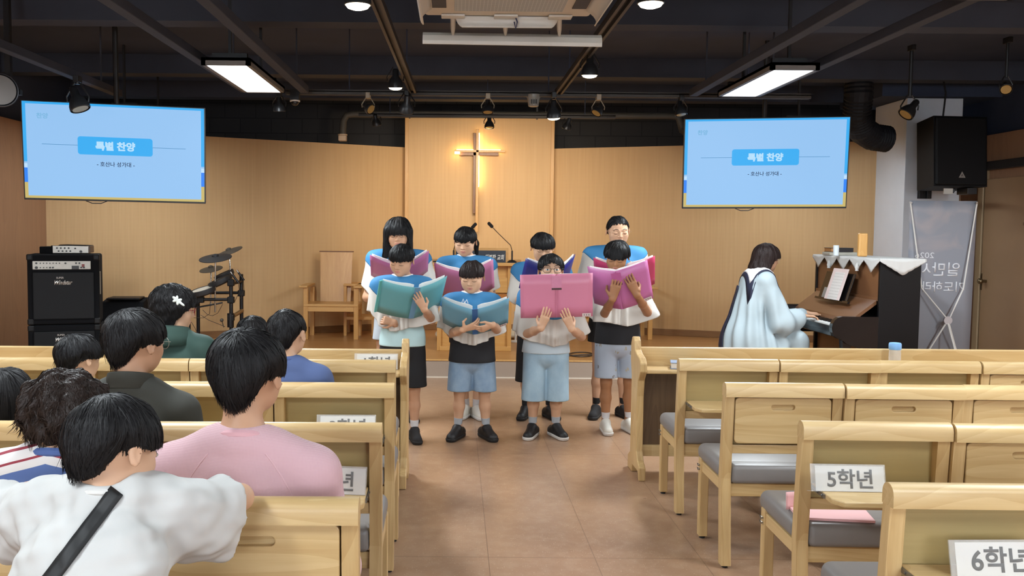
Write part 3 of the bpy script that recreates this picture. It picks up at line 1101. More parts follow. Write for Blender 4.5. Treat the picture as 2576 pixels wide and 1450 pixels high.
def make_seat(tray_down):
    t = thing('church_seat', 'pale wood linked church seat', 'chair', (0, -20, 0), 0)
    w = SEAT_W / 2 - 0.001
    MB().prism(rail_prof(), -w, w, 'x').obj('top_rail', oakx, t, True)
    for sx in (-1, 1):
        l = leg_mesh(sx * (w - 0.022), False).obj('leg', oakz, t)
        l = leg_mesh(sx * (w - 0.022), True).obj('leg', oakz, t)
        MB().box((sx * (w - 0.022) - 0.014, 0.05, 0.335), (sx * (w - 0.022) + 0.014, 0.385, 0.385), 0.003).obj('side_rail', oaky, t)
        q = sx * (w - 0.022)
        MB().lathe([(0.014, 0.0), (0.014, 0.013)], 10, Matrix.Translation((q, 0.398, 0))).obj('glide', rubber, t)
        MB().lathe([(0.014, 0.0), (0.014, 0.013)], 10, Matrix.Translation((q, 0.004, 0))).obj('glide', rubber, t)
    iw = w - 0.043
    MB().box((-iw, 0.030, 0.545), (iw, 0.038, SEAT_H - 0.055)).obj('back_panel', olive, t)
    MB().box((-iw, 0.012, 0.515), (iw, 0.050, 0.555), 0.003).obj('lower_rail', oakx, t)
    MB().box((-iw, 0.028, 0.315), (iw, 0.050, 0.375), 0.003).obj('apron', oakx, t)
    MB().box((-w + 0.004, 0.062, 0.378), (w - 0.004, 0.47, 0.462), 0.034, 5).box((-iw + 0.002, 0.006, 0.376), (iw - 0.002, 0.16, 0.461), 0.02, 4).obj('cushion', leather, t, 'all')
    bk = MB()
    for sx in (-1,):
        for zz in (0.345, 0.365):
            bk.tube([(sx * w, 0.397, zz), (sx * (w + 0.008), 0.405, zz + 0.004), (sx * (w + 0.008), 0.39, zz - 0.004), (sx * w, 0.385, zz)], 0.0022, 6)
    bk.obj('link_hook', steel, t)
    MB().lathe([(0.006, 0), (0.006, 0.004)], 10, Matrix.Translation((0, 0.012, SEAT_H - 0.066))).obj('catch', rubber, t)
    if tray_down:
        tr = MB()
        y0, y1, z0, z1 = -0.215, 0.022, 0.590, 0.610
        poly = [(-iw + 0.004, y1), (-iw + 0.004, y0 + 0.045), (-iw + 0.03, y0), (iw - 0.03, y0), (iw - 0.004, y0 + 0.045), (iw - 0.004, y1)]
        tr.prism(poly, z0, z1, 'z')
        tr = tr.obj('folding_tray', oakx, t)
        md = tr.modifiers.new('edge', 'BEVEL')
        md.width, md.segments = 0.004, 2
        for sx in (-1, 1):
            h = MB().box((sx * (iw - 0.002) - 0.0025, -0.12, 0.593), (sx * (iw - 0.002) + 0.0025, 0.02, 0.607))
            for yy in (-0.1, -0.06, -0.02):
                h.tube([(sx * (iw - 0.0), yy, 0.6), (sx * (iw - 0.0) + 0.004 * sx, yy, 0.6)], 0.004, 8)
            h.obj('hinge', steel, t)
    else:
        z0, z1 = 0.565, SEAT_H - 0.068
        hw, hz, zc = 0.052, 0.0125, z1 - 0.042
        # the raised flap with a rounded finger slot cut through it
        bm = MB()
        iw2, n = iw - 0.005, 20

        def ring(a, b, r, zc_, k):
            pts = []
            for cx_, cz_, a0 in ((a - r, b - r, 0), (-a + r, b - r, 90), (-a + r, -b + r, 180), (a - r, -b + r, 270)):
                for j in range(6):
                    ang = rad(a0 + 18 * j)
                    pts.append((cx_ + r * math.cos(ang), k, zc_ + cz_ + r * math.sin(ang)))
            return pts
        out0 = ring(iw2, (z1 - z0) / 2, 0.018, (z0 + z1) / 2, -0.006)
        out1 = ring(iw2, (z1 - z0) / 2, 0.018, (z0 + z1) / 2, 0.014)
        in0 = ring(hw, hz, hz - 0.0005, zc, -0.006)
        in1 = ring(hw, hz, hz - 0.0005, zc, 0.012)
        bm.grid([out1, out0, in0, in1], True)
        vs = [bm.bm.verts.new(p) for p in in1]
        bm.bm.faces.new(vs)
        bmesh.ops.remove_doubles(bm.bm, verts=bm.bm.verts[:], dist=1e-5)
        f = bm.obj('folding_tray', oakx, t)
        md = f.modifiers.new('edge', 'BEVEL')
        md.width, md.segments, md.angle_limit = 0.003, 2, rad(50)
        md.limit_method = 'ANGLE'
    return t


seat_proto = {True: make_seat(True), False: make_seat(False)}
seat_used = {True: False, False: False}


def seat(x, y, rz, down, label, group):
    if not seat_used[down]:
        o, seat_used[down] = seat_proto[down], True
    else:
        o = copy_tree(seat_proto[down])
    o.location = (x, y, 0)
    o.rotation_euler = (0, 0, rz)
    tag(o, label, 'chair', group)
    return o


def seat_row(x0, y0, rz, trays, sign, names, group):
    """Seats side by side from the aisle outwards; sign = +1 to the right, -1 to the left."""
    for k, (dn, nm) in enumerate(zip(trays, names)):
        s = sign * (SEAT_W / 2 + k * (SEAT_W + 0.003))
        dy = -0.012 * (k % 2) * (1 if sign > 0 else 0)
        seat(x0 + s * math.cos(rz), y0 + s * math.sin(rz) + dy, rz, dn, nm, group)


ORD = ('first', 'second', 'third', 'fourth', 'fifth')


def nm(row, trays, extra=()):
    out = []
    for k, d in enumerate(trays):
        out.append('%s seat from the aisle, %s, %s' % (ORD[k], row, 'tray folded down' if d else 'flap folded up'))
    return out


RW_R = [(1.178, 4.78, -0.012), (1.198, 4.02, -0.012), (1.228, 3.20, -0.022), (1.160, 2.40, -0.01)]
RW_L = [(-0.298, 4.63, 0.010), (-0.258, 3.93, 0.012), (-0.246, 3.105, 0.016), (-0.232, 2.225, 0.012)]
TR = [(True, True, True, False), (False, False, False), (True, False), (True, False)]
TL = [(True, True, True, True), (True, True, True, True), (True, False, True), (False, False)]
RN = ['row behind the bottle desk', 'empty row showing finger slots', 'row of the five sign', 'nearest row, by the six sign']
LN = ['row behind the one sign desk', 'row of the three sign', 'row before the pink sweater', 'row under the white shirt arms']
for k in range(4):
    x, y, r = RW_R[k]
    seat_row(x, y, r, TR[k], 1, nm(RN[k], TR[k]), 'seats across the aisle from the audience')
    x, y, r = RW_L[k]
    seat_row(x, y, r, TL[k], -1, nm(LN[k], TL[k]), 'seats on the audience side')


# ------------------------------------------------------------------ front desks
def desk(x_end, y, length, sign, label):
    """A long book rest; its end board stands at the aisle."""
    t = thing('front_desk', label, 'desk', (x_end, y, 0), 0, 'book rests in front of the seats')
    # scalloped end board, drawn in (y, z), hall side at -y
    prof = [(-0.26, 0.0), (-0.24, 0.0), (-0.22, 0.05), (-0.05, 0.05), (-0.03, 0.0), (0.10, 0.0), (0.10, 0.08), (0.03, 0.12), (0.025, 0.60), (0.06, 0.70), (0.06, 0.80), (0.03, 0.845), (-0.01, 0.85), (-0.04, 0.825), (-0.06, 0.775), (-0.11, 0.755), (-0.20, 0.74), (-0.24, 0.71), (-0.24, 0.66), (-0.18, 0.60), (-0.16, 0.50), (-0.16, 0.16), (-0.20, 0.11), (-0.26, 0.08)]
    e = MB().prism(prof, -0.021, 0.021, 'x').obj('end_board', oakz, t)
    md = e.modifiers.new('edge', 'BEVEL')
    md.width, md.segments = 0.006, 2
    a, b = (0.021, length) if sign > 0 else (-length, -0.021)
    MB().box((a, -0.005, 0.655), (b, 0.030, 0.782), 0.008).obj('back_board', oakx, t)
    MB().box((a, -0.215, 0.645), (b, -0.005, 0.670), 0.009, 3).obj('shelf', oakx, t)
    MB().box((a, -0.02, 0.17), (b, 0.0, 0.645)).obj('front_panel', wood('walnut_veneer', '6f573d', '4f3b28', 'z', 0.4, 0.7), t)
    MB().box((a, -0.04, 0.10), (b, 0.015, 0.17), 0.003).obj('kick_rail', oakx, t)
    n = 2
    for k in range(1, n + 1):
        x = (a if sign < 0 else 0) + (b - a) * (k / n if sign > 0 else (k - 1) / n) - (0.02 if k == n and sign > 0 else -0.02 if k == 1 and sign < 0 else 0)
        MB().box((x - 0.02, -0.15, 0.0), (x + 0.02, 0.02, 0.64), 0.004).obj('leg', oakz, t)
    return t


desk(1.135, 5.68, 3.0, 1, 'long pale wooden book rest with a blue capped bottle on it')
desk(-0.295, 5.46, 2.75, -1, 'long pale wooden book rest with the 1 sign on it')

# ------------------------------------------------------------------ signs in clear holders
card = mat('sign_card', 'e6e4df', 0.6, var=0.02)
ink = mat('sign_ink', '3b3b3c', 0.6, var=0.05)
acryl = glass('clear_acrylic', (0.9, 0.9, 0.9, 1), 0.16)


def sign(p, body, lean, rz, label, w=0.235, h=0.088):
    t = thing('grade_sign', label, 'sign', p, 0, 'grade signs in clear holders', (Matrix.Rotation(rz, 3, 'Z') @ Matrix.Rotation(-lean, 3, 'X')).to_euler())
    MB().box((-w / 2 - 0.016, 0.0006, 0), (w / 2 + 0.004, 0.003, h + 0.006)).box((-w / 2 - 0.016, -0.0030, 0), (w / 2 + 0.004, -0.0018, h + 0.006)).box((-w / 2 - 0.016, -0.003, 0), (w / 2 + 0.004, 0.045, 0.002)).obj('holder', acryl, t)
    MB().box((-w / 2, -0.0012, 0.002), (w / 2, 0.0002, h)).obj('card', card, t)
    text('lettering', body, 0.1, ink, t, (0.0, -0.00125, h * 0.5), (rad(90), 0, 0), 0.155, 0.066, bold=0.0022)


LEAN = rad(14)
sign(Vector((1.155 + 0.215, RW_R[2][1] - 0.095, 0.6105)), '5학년', LEAN, rad(-2), 'white card reading 5 and Korean letters on a folded down tray')
sign(Vector((1.160 + 0.27, RW_R[3][1] - 0.07, 0.6105)), '6학년', LEAN, rad(2), 'white card reading 6 and Korean letters on a folded down tray')
sign(Vector((-0.246 - 0.168, RW_L[2][1] - 0.08, 0.6105)), '4학년', LEAN, rad(-6), 'white card half hidden by the pink sweater on a tray')
sign(Vector((-0.258 - 0.20, RW_L[1][1] - 0.05, 0.6105)), '3학년', LEAN, rad(1), 'white card reading 3 behind a seat back beside the pink sweater')
sign(Vector((-0.295 - 0.165, 5.46 - 0.07, 0.6705)), '1학년', LEAN, rad(1), 'white card reading 1 on the book rest by the teal folder boy', 0.24, 0.09)

# ------------------------------------------------------------------ things on desks and seats
p = P(1716, 900, 5.555)
b = thing('bible', 'thick book with a blue grey cover on the book rest', 'book', (p.x + 0.01, 5.555, 0.6705), rad(-12))
MB().box((-0.075, -0.058, 0.003), (0.083, 0.058, 0.036), 0.002).obj('pages', mat('page_edge', 'd8cfc4', 0.7), b)
MB().box((-0.08, -0.063, 0.036), (0.088, 0.063, 0.040), 0.002).box((-0.08, -0.063, 0.0), (0.088, 0.063, 0.003)).box((0.084, -0.063, 0), (0.089, 0.063, 0.04)).obj('cover', mat('book_blue', '7f90ab', 0.5), b)
p = P(2247, 895, 5.60)
b = thing('water_bottle', 'clear water bottle with a light blue cap on the book rest', 'bottle', (p.x, 5.58, 0.6705))
MB().lathe([(0.030, 0.0), (0.035, 0.006), (0.035, 0.10), (0.033, 0.118), (0.030, 0.125)], 24).obj('body', glass('bottle_glass', (0.75, 0.75, 0.75, 1), 0.35), b, True)
MB().lathe([(0.0345, 0.122), (0.0365, 0.125), (0.0365, 0.155), (0.033, 0.163), (0.02, 0.165)], 24).obj('cap', mat('cap_blue', '7fb2e6', 0.4), b, True)
pinkp = mat('pink_paper', 'e6b4b6', 0.7, var=0.03)
x0, y0 = 1.395, RW_R[2][1] + 0.105
tag(MB().prism([(-0.14, -0.055), (0.125, -0.075), (0.145, 0.09), (-0.13, 0.10)], 0.0, 0.009, 'z').obj('paper_stack', pinkp, None, loc=(x0, y0, 0.4625), rot=(0, 0, rad(-3))), 'pink sheets lying on the grey cushion behind the 5 sign', 'paper')
fp = P(1986, 1262, 3.38)
tag(MB().grid([[Vector((x, 0.004 * math.sin(60 * x) + 0.10 * z, z)) for x in np.linspace(-0.012, 0.03, 6)] for z in np.linspace(0, 0.065, 5)]).obj('folded_paper', pinkp, None, True, thick=0.002, loc=(fp.x, 3.38, 0.4625)), 'small pink folded paper at the aisle edge of the cushion behind the 5 sign', 'paper')

# ------------------------------------------------------------------ pulpit
lamw = wood('honey_wood', 'cf9f60', 'bd8a4a', 'z', 0.35, 0.6)
lamx = wood('honey_wood_along', 'd3a566', 'c2904f', 'x', 0.35, 0.6)
c0, c1 = P(1084, 660, 9.9), P(1319, 660, 9.9)
pu = thing('pulpit', 'honey coloured wooden pulpit standing behind the choir', 'pulpit', ((c0.x + c1.x) / 2, 9.9, SZ))
hw = (c1.x - c0.x) / 2
zt = c0.z - SZ
b0, b1 = -hw + 0.07, hw - 0.13
MB().box((-hw, -0.02, zt - 0.036), (hw, 0.50, zt), 0.005).box((-hw, 0.46, zt), (hw, 0.49, zt + 0.02)).obj('top_board', lamx, pu)
MB().box((b0, 0.04, 0.0), (b0 + 0.045, 0.44, zt - 0.036), 0.003).obj('side_panel', lamw, pu)
MB().box((b1 - 0.045, 0.04, 0.0), (b1, 0.44, zt - 0.036), 0.003).obj('side_panel', lamw, pu)
MB().box((b0 + 0.045, 0.08, 0.0), (b1 - 0.045, 0.10, zt - 0.036)).obj('front_panel', lamx, pu)
MB().box((b0 + 0.045, 0.05, zt - 0.33), (b1 - 0.045, 0.09, zt - 0.165), 0.003).obj('band', lamx, pu)
MB().box((b0 + 0.045, 0.05, zt - 0.42), (b1 - 0.045, 0.085, zt - 0.345), 0.003).obj('band', wood('amber_wood', 'b8783c', 'a5662e', 'x', 0.35), pu)
MB().box((b0 + 0.03, 0.03, 0.0), (b1 + 0.0, 0.46, 0.05), 0.004).obj('plinth', lamx, pu)
s0, s1 = P(1140, 655, 9.93), P(1280, 625, 9.93)
bd = thing('pulpit_sign', 'dark blue framed sign with white Korean brush letters standing on the pulpit', 'sign', ((s0.x + s1.x) / 2, 9.98, c0.z + 0.001))
sw_, sh_ = (s1.x - s0.x), s1.z - c0.z
MB().box((-sw_ / 2, 0, 0), (sw_ / 2, 0.03, sh_), 0.004).obj('frame', lamx, bd)
MB().box((-sw_ / 2 + 0.03, -0.004, 0.0), (sw_ / 2 - 0.03, 0.0, sh_ - 0.028)).obj('board', mat('slate_blue', '2d3440', 0.5), bd)
wh = mat('white_letters', 'eceae4', 0.6)
text('lettering', '함께 섬기는', 0.1, wh, bd, (-0.09, -0.0045, 0.045), (rad(90), 0, 0), 0.20, 0.034, bold=0.001)
text('lettering', '행복한 교회', 0.1, wh, bd, (0.152, -0.0045, 0.055), (rad(90), 0, 0), 0.205, 0.062, bold=0.002, shear=0.15)


def goose(u0, v0, u1, v1, label, bend):
    a = P(u0, v0, 9.95)
    tip = P(u1, v1, 9.9)
    t = thing('gooseneck_microphone', label, 'microphone', (a.x, 9.95, c0.z), 0, 'microphones on the pulpit')
    d = tip - Vector((a.x, 9.95, c0.z))
    MB().lathe([(0.05, 0), (0.05, 0.012), (0.03, 0.026), (0.012, 0.03)], 20).obj('base', MATS['dark_metal'], t, True)
    k = [Vector((0, 0, 0.02)), Vector((0, 0, 0.13)), Vector((d.x * 0.08, 0, 0.19)), d.lerp(Vector((0, 0, 0.16)), 0.30), d]
    MB().tube(k[:2], 0.009, 8).obj('lower_stem', MATS['dark_metal'], t, True)
    MB().tube(k[1:], 0.0045, 8).obj('neck', mat('neck_bronze', '4d3a26', 0.35, 0.5), t, True)
    e = (k[-1] - k[-2]).normalized()
    MB().tube([d - e * 0.01, d, d + e * 0.055, d + e * 0.065], [0.010, 0.018, 0.018, 0.011], 10).obj('windscreen', mat('foam_black', '1b1a1a', 0.9), t, True)


goose(1288, 655, 1238, 571, 'bent microphone rising from the pulpit beside the blue sign', 1)
goose(1141, 655, 1188, 573, 'bent microphone on the pulpit behind the ponytail girl', -1)
tag(MB().box((-0.14, -0.06, 0), (0.14, 0.06, 0.014), 0.004).obj('notebook', MATS['dark_metal'], None, loc=(P(1122, 655, 9.95).x, 9.96, c0.z + 0.0005)), 'flat black notebook lying on the pulpit end', 'notebook')


# ------------------------------------------------------------------ chairs on the platform
def armchair(u0, u1, v_top, Y, label, rz=0.0):
    a, b = P(u0, 850, Y), P(u1, 850, Y)
    t = thing('platform_armchair', label, 'chair', ((a.x + b.x) / 2, Y, SZ), rz, 'wooden armchairs on the platform')
    w = (b.x - a.x) / 2
    for sx in (-1, 1):
        MB().box((sx * (w - 0.08) - 0.027, 0, 0), (sx * (w - 0.08) + 0.027, 0.05, 0.62), 0.004).obj('leg', lamw, t)
        MB().prism([(0.44, 0), (0.50, 0), (0.54, 0.60), (0.48, 0.60)], sx * (w - 0.085) - 0.025, sx * (w - 0.085) + 0.025, 'x').obj('leg', lamw, t)
        MB().box((sx * (w - 0.055) - 0.05, -0.03, 0.62), (sx * (w - 0.055) + 0.05, 0.58, 0.645), 0.005).obj('armrest', wood('honey_wood_across', 'd3a566', 'c2904f', 'y', 0.35, 0.6), t)
        MB().box((sx * (w - 0.08) - 0.014, 0.04, 0.34), (sx * (w - 0.08) + 0.014, 0.48, 0.40), 0.003).obj('side_rail', lamw, t)
    MB().box((-w + 0.055, -0.005, 0.395), (w - 0.055, 0.50, 0.425), 0.005).obj('seat', lamx, t)
    MB().box((-w + 0.10, 0.008, 0.335), (w - 0.10, 0.032, 0.395), 0.002).obj('apron', lamx, t)
    zt = P(u0, v_top, Y + 0.5).z - SZ
    bw = (w - 0.08) * 0.62
    q = MB().prism([(-bw, 0.40), (bw, 0.40), (bw + 0.015, zt), (-bw - 0.015, zt)], -0.012, 0.012, 'y')
    o = q.obj('backrest', lamw, t, loc=(0, 0.44, 0))
    bm = bmesh.new()
    bm.from_mesh(o.data)
    for v in bm.verts:
        v.co.y += (v.co.z - 0.4) * 0.16
    bm.to_mesh(o.data)
    bm.free()
    MB().box((-bw - 0.028, -0.016, zt), (bw + 0.028, 0.016, zt + 0.014), 0.003).obj('cap_rail', wood('umber_wood', '7a5030', '6a4427', 'x', 0.4), t, loc=(0, 0.44 + (zt - 0.4) * 0.16, 0))
    return t


armchair(752, 912, 634, 10.85, 'tall honey wood armchair standing nearest the drum kit')
armchair(1492, 1652, 643, 11.1, 'tall honey wood armchair behind the girl with round glasses')


def side_chair(u0, u1, Y, label):
    a, b = P(u0, 850, Y), P(u1, 850, Y)
    t = thing('small_chair', label, 'chair', ((a.x + b.x) / 2, Y, SZ), 0, 'small wooden chairs by the stage wall')
    w = (b.x - a.x) / 2
    for sx in (-1, 1):
        MB().box((sx * w - 0.018, 0, 0), (sx * w + 0.018, 0.036, 0.62), 0.003).obj('leg', lamw, t)
        MB().box((sx * w - 0.018, 0.36, 0), (sx * w + 0.018, 0.396, 0.62), 0.003).obj('leg', lamw, t)
    MB().box((-w, 0.004, 0.20), (w, 0.39, 0.24), 0.003).obj('seat', lamx, t)
    MB().box((-w - 0.02, -0.01, 0.62), (w + 0.02, 0.40, 0.645), 0.004).obj('top_board', lamx, t)


side_chair(868, 938, 11.25, 'low honey wood side chair between the armchair and the long haired girl')
side_chair(1452, 1483, 11.25, 'low honey wood side chair glimpsed between the two pink folder boys')
cush = mat('cream_cushion', 'ddd0b6', 0.8, bump=0.05)


def cushion(u0, u1, v, Y, label):
    a, b = P(u0, v, Y), P(u1, v, Y)
    w = (b.x - a.x) / 2
    q = MB()
    bmesh.ops.create_uvsphere(q.bm, u_segments=24, v_segments=12, radius=1)
    for vt in q.bm.verts:
        x, y, z = vt.co
        sq = lambda k: math.copysign(abs(k) ** 0.6, k)
        vt.co = (sq(x) * w, sq(y) * 0.2, z * (0.055 * (1 - 0.3 * abs(x))))
    tag(q.obj('floor_cushion', cush, None, 'all', loc=((a.x + b.x) / 2, Y + 0.1, SZ + 0.052)), label, 'cushion', 'cream cushions on the platform floor')


cushion(1094, 1152, 850, 11.0, 'cream floor cushion on the platform left of the pulpit front')
cushion(1262, 1304, 848, 11.1, 'cream floor cushion on the platform at the pulpit corner')
c = P(1290, 830, 11.0)
t = thing('stand_pole', 'slim white pole rising from a round foot at the pulpit corner', 'stand', (c.x + 0.02, 10.8, SZ))
MB().lathe([(0.07, 0), (0.07, 0.012), (0.015, 0.02)], 18).obj('foot', MATS['white_plastic'], t, True)
MB().tube([(0, 0, 0.015), (0.0, 0, 0.2), (-0.015, 0, 0.36)], [0.013, 0.010, 0.008], 10).obj('pole', MATS['white_plastic'], t, True)
pts = []
for k in range(40):
    a = k / 39 * 2 * math.pi * 1.15
    q = G(1462 + 30 * math.cos(a), 894 + 5.5 * math.sin(a), SZ)
    pts.append(Vector((q.x, q.y, SZ + 0.008 + 0.004 * (k > 34))))
pts = [Vector((G(1425, 901, SZ).x - 0.25, G(1425, 901, SZ).y + 0.02, SZ + 0.008))] + pts
tag(MB().tube(pts, 0.007, 6).obj('floor_cable', mat('cable_black', '3a2c20', 0.5), None, True), 'black cable lying in a loop on the platform edge', 'cable')

# ------------------------------------------------------------------ amplifier stack
carpet = mat('amp_carpet', '0f1013', 0.95, var=0.2, spec=0.2, bump=0.15, bscale=400)
mesh_m, t = newmat('amp_grille')
co = t.coord((260, 260, 260))
vo = t.n('ShaderNodeTexVoronoi', Vector=co, Scale=1.0)
t.put(t.b.inputs['Base Color'], t.mix(t.ramp(vo.outputs['Distance'], 0.2, 0.5), lin('070809'), lin('121417')))
t.b.inputs['Roughness'].default_value = 0.6
t.b.inputs['Specular IOR Level'].default_value = 0.25
silver = mat('amp_silver', '9a958c', 0.35, 0.5, var=0.1, scale=60)
knobm = mat('knob_black', '141414', 0.4)
corner_m = mat('corner_plastic', '0c0d0f', 0.5, spec=0.3)
AY = 8.74
a0, a1 = P(80, 900, AY), P(247, 900, AY)
AW = (a1.x - a0.x)
AX = (a0.x + a1.x) / 2
AT = P(160, 640, AY).z
AM = P(160, 818, AY).z


def logo(parent, z, y, w):
    sil = mat('logo_silver', 'cfcdc8', 0.3, 0.6)
    text('logo', 'Windstar', 0.1, sil, parent, (0.0, y, z), (rad(90), 0, 0), w, w * 0.27, bold=0.003, shear=0.45)
    text('logo', 'SUPER', 0.1, sil, parent, (-0.03, y, z + 0.045), (rad(90), 0, 0), w * 0.42, 0.018, bold=0.002)


def corners(parent, w, dpt, z0, z1):
    for sx in (-1, 1):
        for zz in (z0, z1):
            MB().box((sx * w / 2 - 0.03, -0.006, zz - 0.03), (sx * w / 2 + 0.03, 0.05, zz + 0.03), 0.012).obj('corner', corner_m, parent)


am = thing('bass_amplifier', 'black combo amplifier with a silver control strip, stacked on a speaker cabinet', 'amplifier', (AX, AY, AM + 0.004), rad(17), 'stacked black amplifiers')
h = AT - AM - 0.004
MB().box((-AW / 2, 0, 0), (AW / 2, 0.42, h), 0.022, 3).obj('cabinet', carpet, am)
MB().box((-AW / 2 + 0.045, -0.008, 0.05), (AW / 2 - 0.045, 0.0, h - 0.17), 0.01).obj('grille', mesh_m, am)
corners(am, AW - 0.05, 0.4, 0.03, h - 0.03)
st = MB().box((-AW / 2 + 0.05, -0.008, h - 0.145), (AW / 2 - 0.075, 0.0, h - 0.065), 0.002).obj('control_strip', silver, am)
MB().box((0.075, -0.011, h - 0.143), (0.14, -0.008, h - 0.11)).obj('display', knobm, am)
MB().box((AW / 2 - 0.155, -0.012, h - 0.125), (AW / 2 - 0.13, -0.008, h - 0.095)).obj('switch', mat('switch_red', '7a2b24', 0.4), am)
for k, (x, z, r) in enumerate([(-0.235, h - 0.085, 0.009), (-0.235, h - 0.127, 0.013), (0.02, h - 0.085, 0.008), (-0.115, h - 0.127, 0.008), (-0.09, h - 0.127, 0.008), (0.115, h - 0.085, 0.008), (0.145, h - 0.085, 0.008), (0.16, h - 0.127, 0.008), (0.185, h - 0.127, 0.008)] + [(-0.20 + 0.028 * j, h - 0.085, 0.005) for j in range(7)] + [(-0.20 + 0.028 * j, h - 0.127, 0.005) for j in range(3)]):
    MB().tube([(x, -0.008, z), (x, -0.024, z)], r, 10).obj('knob', knobm, am)
logo(am, h - 0.27, -0.0095, 0.16)
MB().box((AW / 2 - 0.004, 0.06, h * 0.42), (AW / 2 + 0.006, 0.10, h * 0.75), 0.003).obj('side_handle', silver, am)
lo_ = thing('speaker_cabinet', 'black speaker cabinet under the combo amplifier', 'amplifier', (AX, AY, 0), rad(17), 'stacked black amplifiers')
MB().box((-AW / 2 - 0.004, 0, 0.02), (AW / 2 + 0.004, 0.43, AM), 0.022, 3).obj('cabinet', carpet, lo_)
MB().box((-AW / 2 + 0.045, -0.008, 0.06), (AW / 2 - 0.045, 0.0, AM - 0.06), 0.01).obj('grille', mesh_m, lo_)
corners(lo_, AW - 0.05, 0.4, 0.05, AM - 0.03)
logo(lo_, AM - 0.14, -0.0095, 0.16)
for sx in (-1, 1):
    MB().box((sx * 0.25 - 0.03, 0.05, 0), (sx * 0.25 + 0.03, 0.38, 0.02)).obj('foot', rubber, lo_)
hx = P(185, 637, 8.95).x
hd = thing('amplifier_head', 'small silver amplifier head on top of the black stack', 'amplifier', (hx, 8.88, AT + 0.001), rad(14))
MB().box((-0.16, 0, 0.008), (0.18, 0.26, 0.075), 0.004).obj('case', mat('head_brown', '5a4438', 0.5), hd)
MB().box((-0.16, -0.008, 0.006), (0.165, 0.0, 0.078), 0.003).obj('face', mat('head_silver', 'aaa59c', 0.35, 0.4), hd)
for k in range(4):
    MB().tube([(-0.12 + 0.035 * k, -0.008, 0.055), (-0.12 + 0.035 * k, -0.02, 0.055)], 0.008, 10).obj('knob', knobm, hd)
    MB().tube([(-0.105 + 0.035 * k, -0.008, 0.026), (-0.105 + 0.035 * k, -0.02, 0.026)], 0.008, 10).obj('knob', knobm, hd)
MB().tube([(0.095, -0.008, 0.022), (0.095, -0.022, 0.022)], 0.012, 12).obj('knob', knobm, hd)
MB().tube([(0.045, -0.008, 0.052), (0.045, -0.018, 0.052)], 0.008, 12).obj('knob', knobm, hd)
tag(MB().prism([(-0.13, 0.08), (-0.11, 0.088), (0.14, 0.083), (0.145, 0.0785), (-0.15, 0.0785)], 0.0, 0.18, 'y').obj('cable_bag', carpet, None, loc=(hx + 0.01, 8.88, AT + 0.001)), 'flat black pouch lying on the silver amplifier head', 'pouch')
tag(MB().box((-0.085, 0, 0), (0.085, 0.2, 0.068), 0.008).box((0.02, 0.02, 0.068), (0.06, 0.06, 0.078), 0.003).obj('power_supply', carpet, None, loc=(P(123, 640, 8.9).x, 8.88, AT + 0.001)), 'small black box beside the silver amplifier head', 'box')
# drum monitor half hidden behind heads
c = P(300, 760, 9.7)
dm = thing('drum_monitor', 'black drum monitor amplifier showing between the heads, on the platform', 'amplifier', (c.x, 9.6, SZ), rad(8))
MB().prism([(0.0, 0.0), (0.42, 0.0), (0.42, 0.55), (0.12, 0.52)], -0.17, 0.26, 'x').obj('cabinet', carpet, dm)
MB().box((-0.12, 0.1, 0.545), (0.22, 0.40, 0.565), 0.006).obj('top_handle', corner_m, dm)

# ------------------------------------------------------------------ electronic drum kit
black_r = mat('rack_black', '17171a', 0.35, 0.3)
chrome = mat('chrome', 'b9b6b0', 0.2, 1.0)
padm = mat('pad_rubber', '232224', 0.6)
padg = mat('pad_rubber_brown', '4a4238', 0.6)
skin_w = mat('mesh_head', 'c9c2b4', 0.5)
DY = 9.85
dk = thing('electronic_drum_kit', 'black electronic drum kit on a tubular rack by the veneer wall', 'drum kit', P(550, 880, DY) * 1.0)
dk.location.z = SZ
O = dk.location.copy()


def L(u, v, Y):
    return P(u, v, Y) - O


def post(u, v0, Y, r=0.021):
    a = L(u, v0, Y)
    return MB().tube([(a.x, a.y, 0.0), (a.x, a.y, a.z)], r, 12).tube([(a.x, a.y, 0), (a.x, a.y, 0.04)], r * 1.5, 12).obj('rack_post', black_r, dk, True)


post(581, 702, 9.70)
post(607, 690, 10.05)
post(474, 760, 9.75)
post(498, 735, 10.3)


def bar(p, q, r=0.017, name='rack_bar', m=None):
    return MB().tube([p, q], r, 10).obj(name, m or black_r, dk, True)


bar(L(497, 754, 9.72), L(588, 754, 9.70))
bar(L(500, 737, 10.0), L(612, 737, 10.05))
bar(L(581, 715, 9.70), L(607, 708, 10.05))
bar(L(474, 780, 9.75), L(498, 756, 10.3))
bar(L(490, 775, 9.8), L(560, 762, 9.9), 0.009)
for u, v, Y in ((581, 755, 9.70), (607, 738, 10.05), (581, 712, 9.7), (505, 754, 9.72), (581, 800, 9.7)):
    c = L(u, v, Y)
    MB().box((c.x - 0.035, c.y - 0.032, c.z - 0.035), (c.x + 0.035, c.y + 0.032, c.z + 0.035), 0.01).obj('clamp', corner_m, dk)


def disc(u, v, Y, r, tilt, yaw, name, m, bell=True, th=0.008):
    c = L(u, v, Y)
    M = Matrix.Translation(c) @ Matrix.Rotation(rad(14), 4, 'X') @ Matrix.Rotation(tilt, 4, 'Y')
    pr = [(r, -th / 2), (r + 0.002, 0), (r, th / 2), (r * 0.4, th / 2 + 0.014), (r * 0.22, th / 2 + 0.018)]
    pr += [(r * 0.2, th / 2 + 0.035), (r * 0.08, th / 2 + 0.042)] if bell else [(0.01, th / 2 + 0.02)]
    return MB().lathe(pr, 32, M).obj(name, m, dk, True)


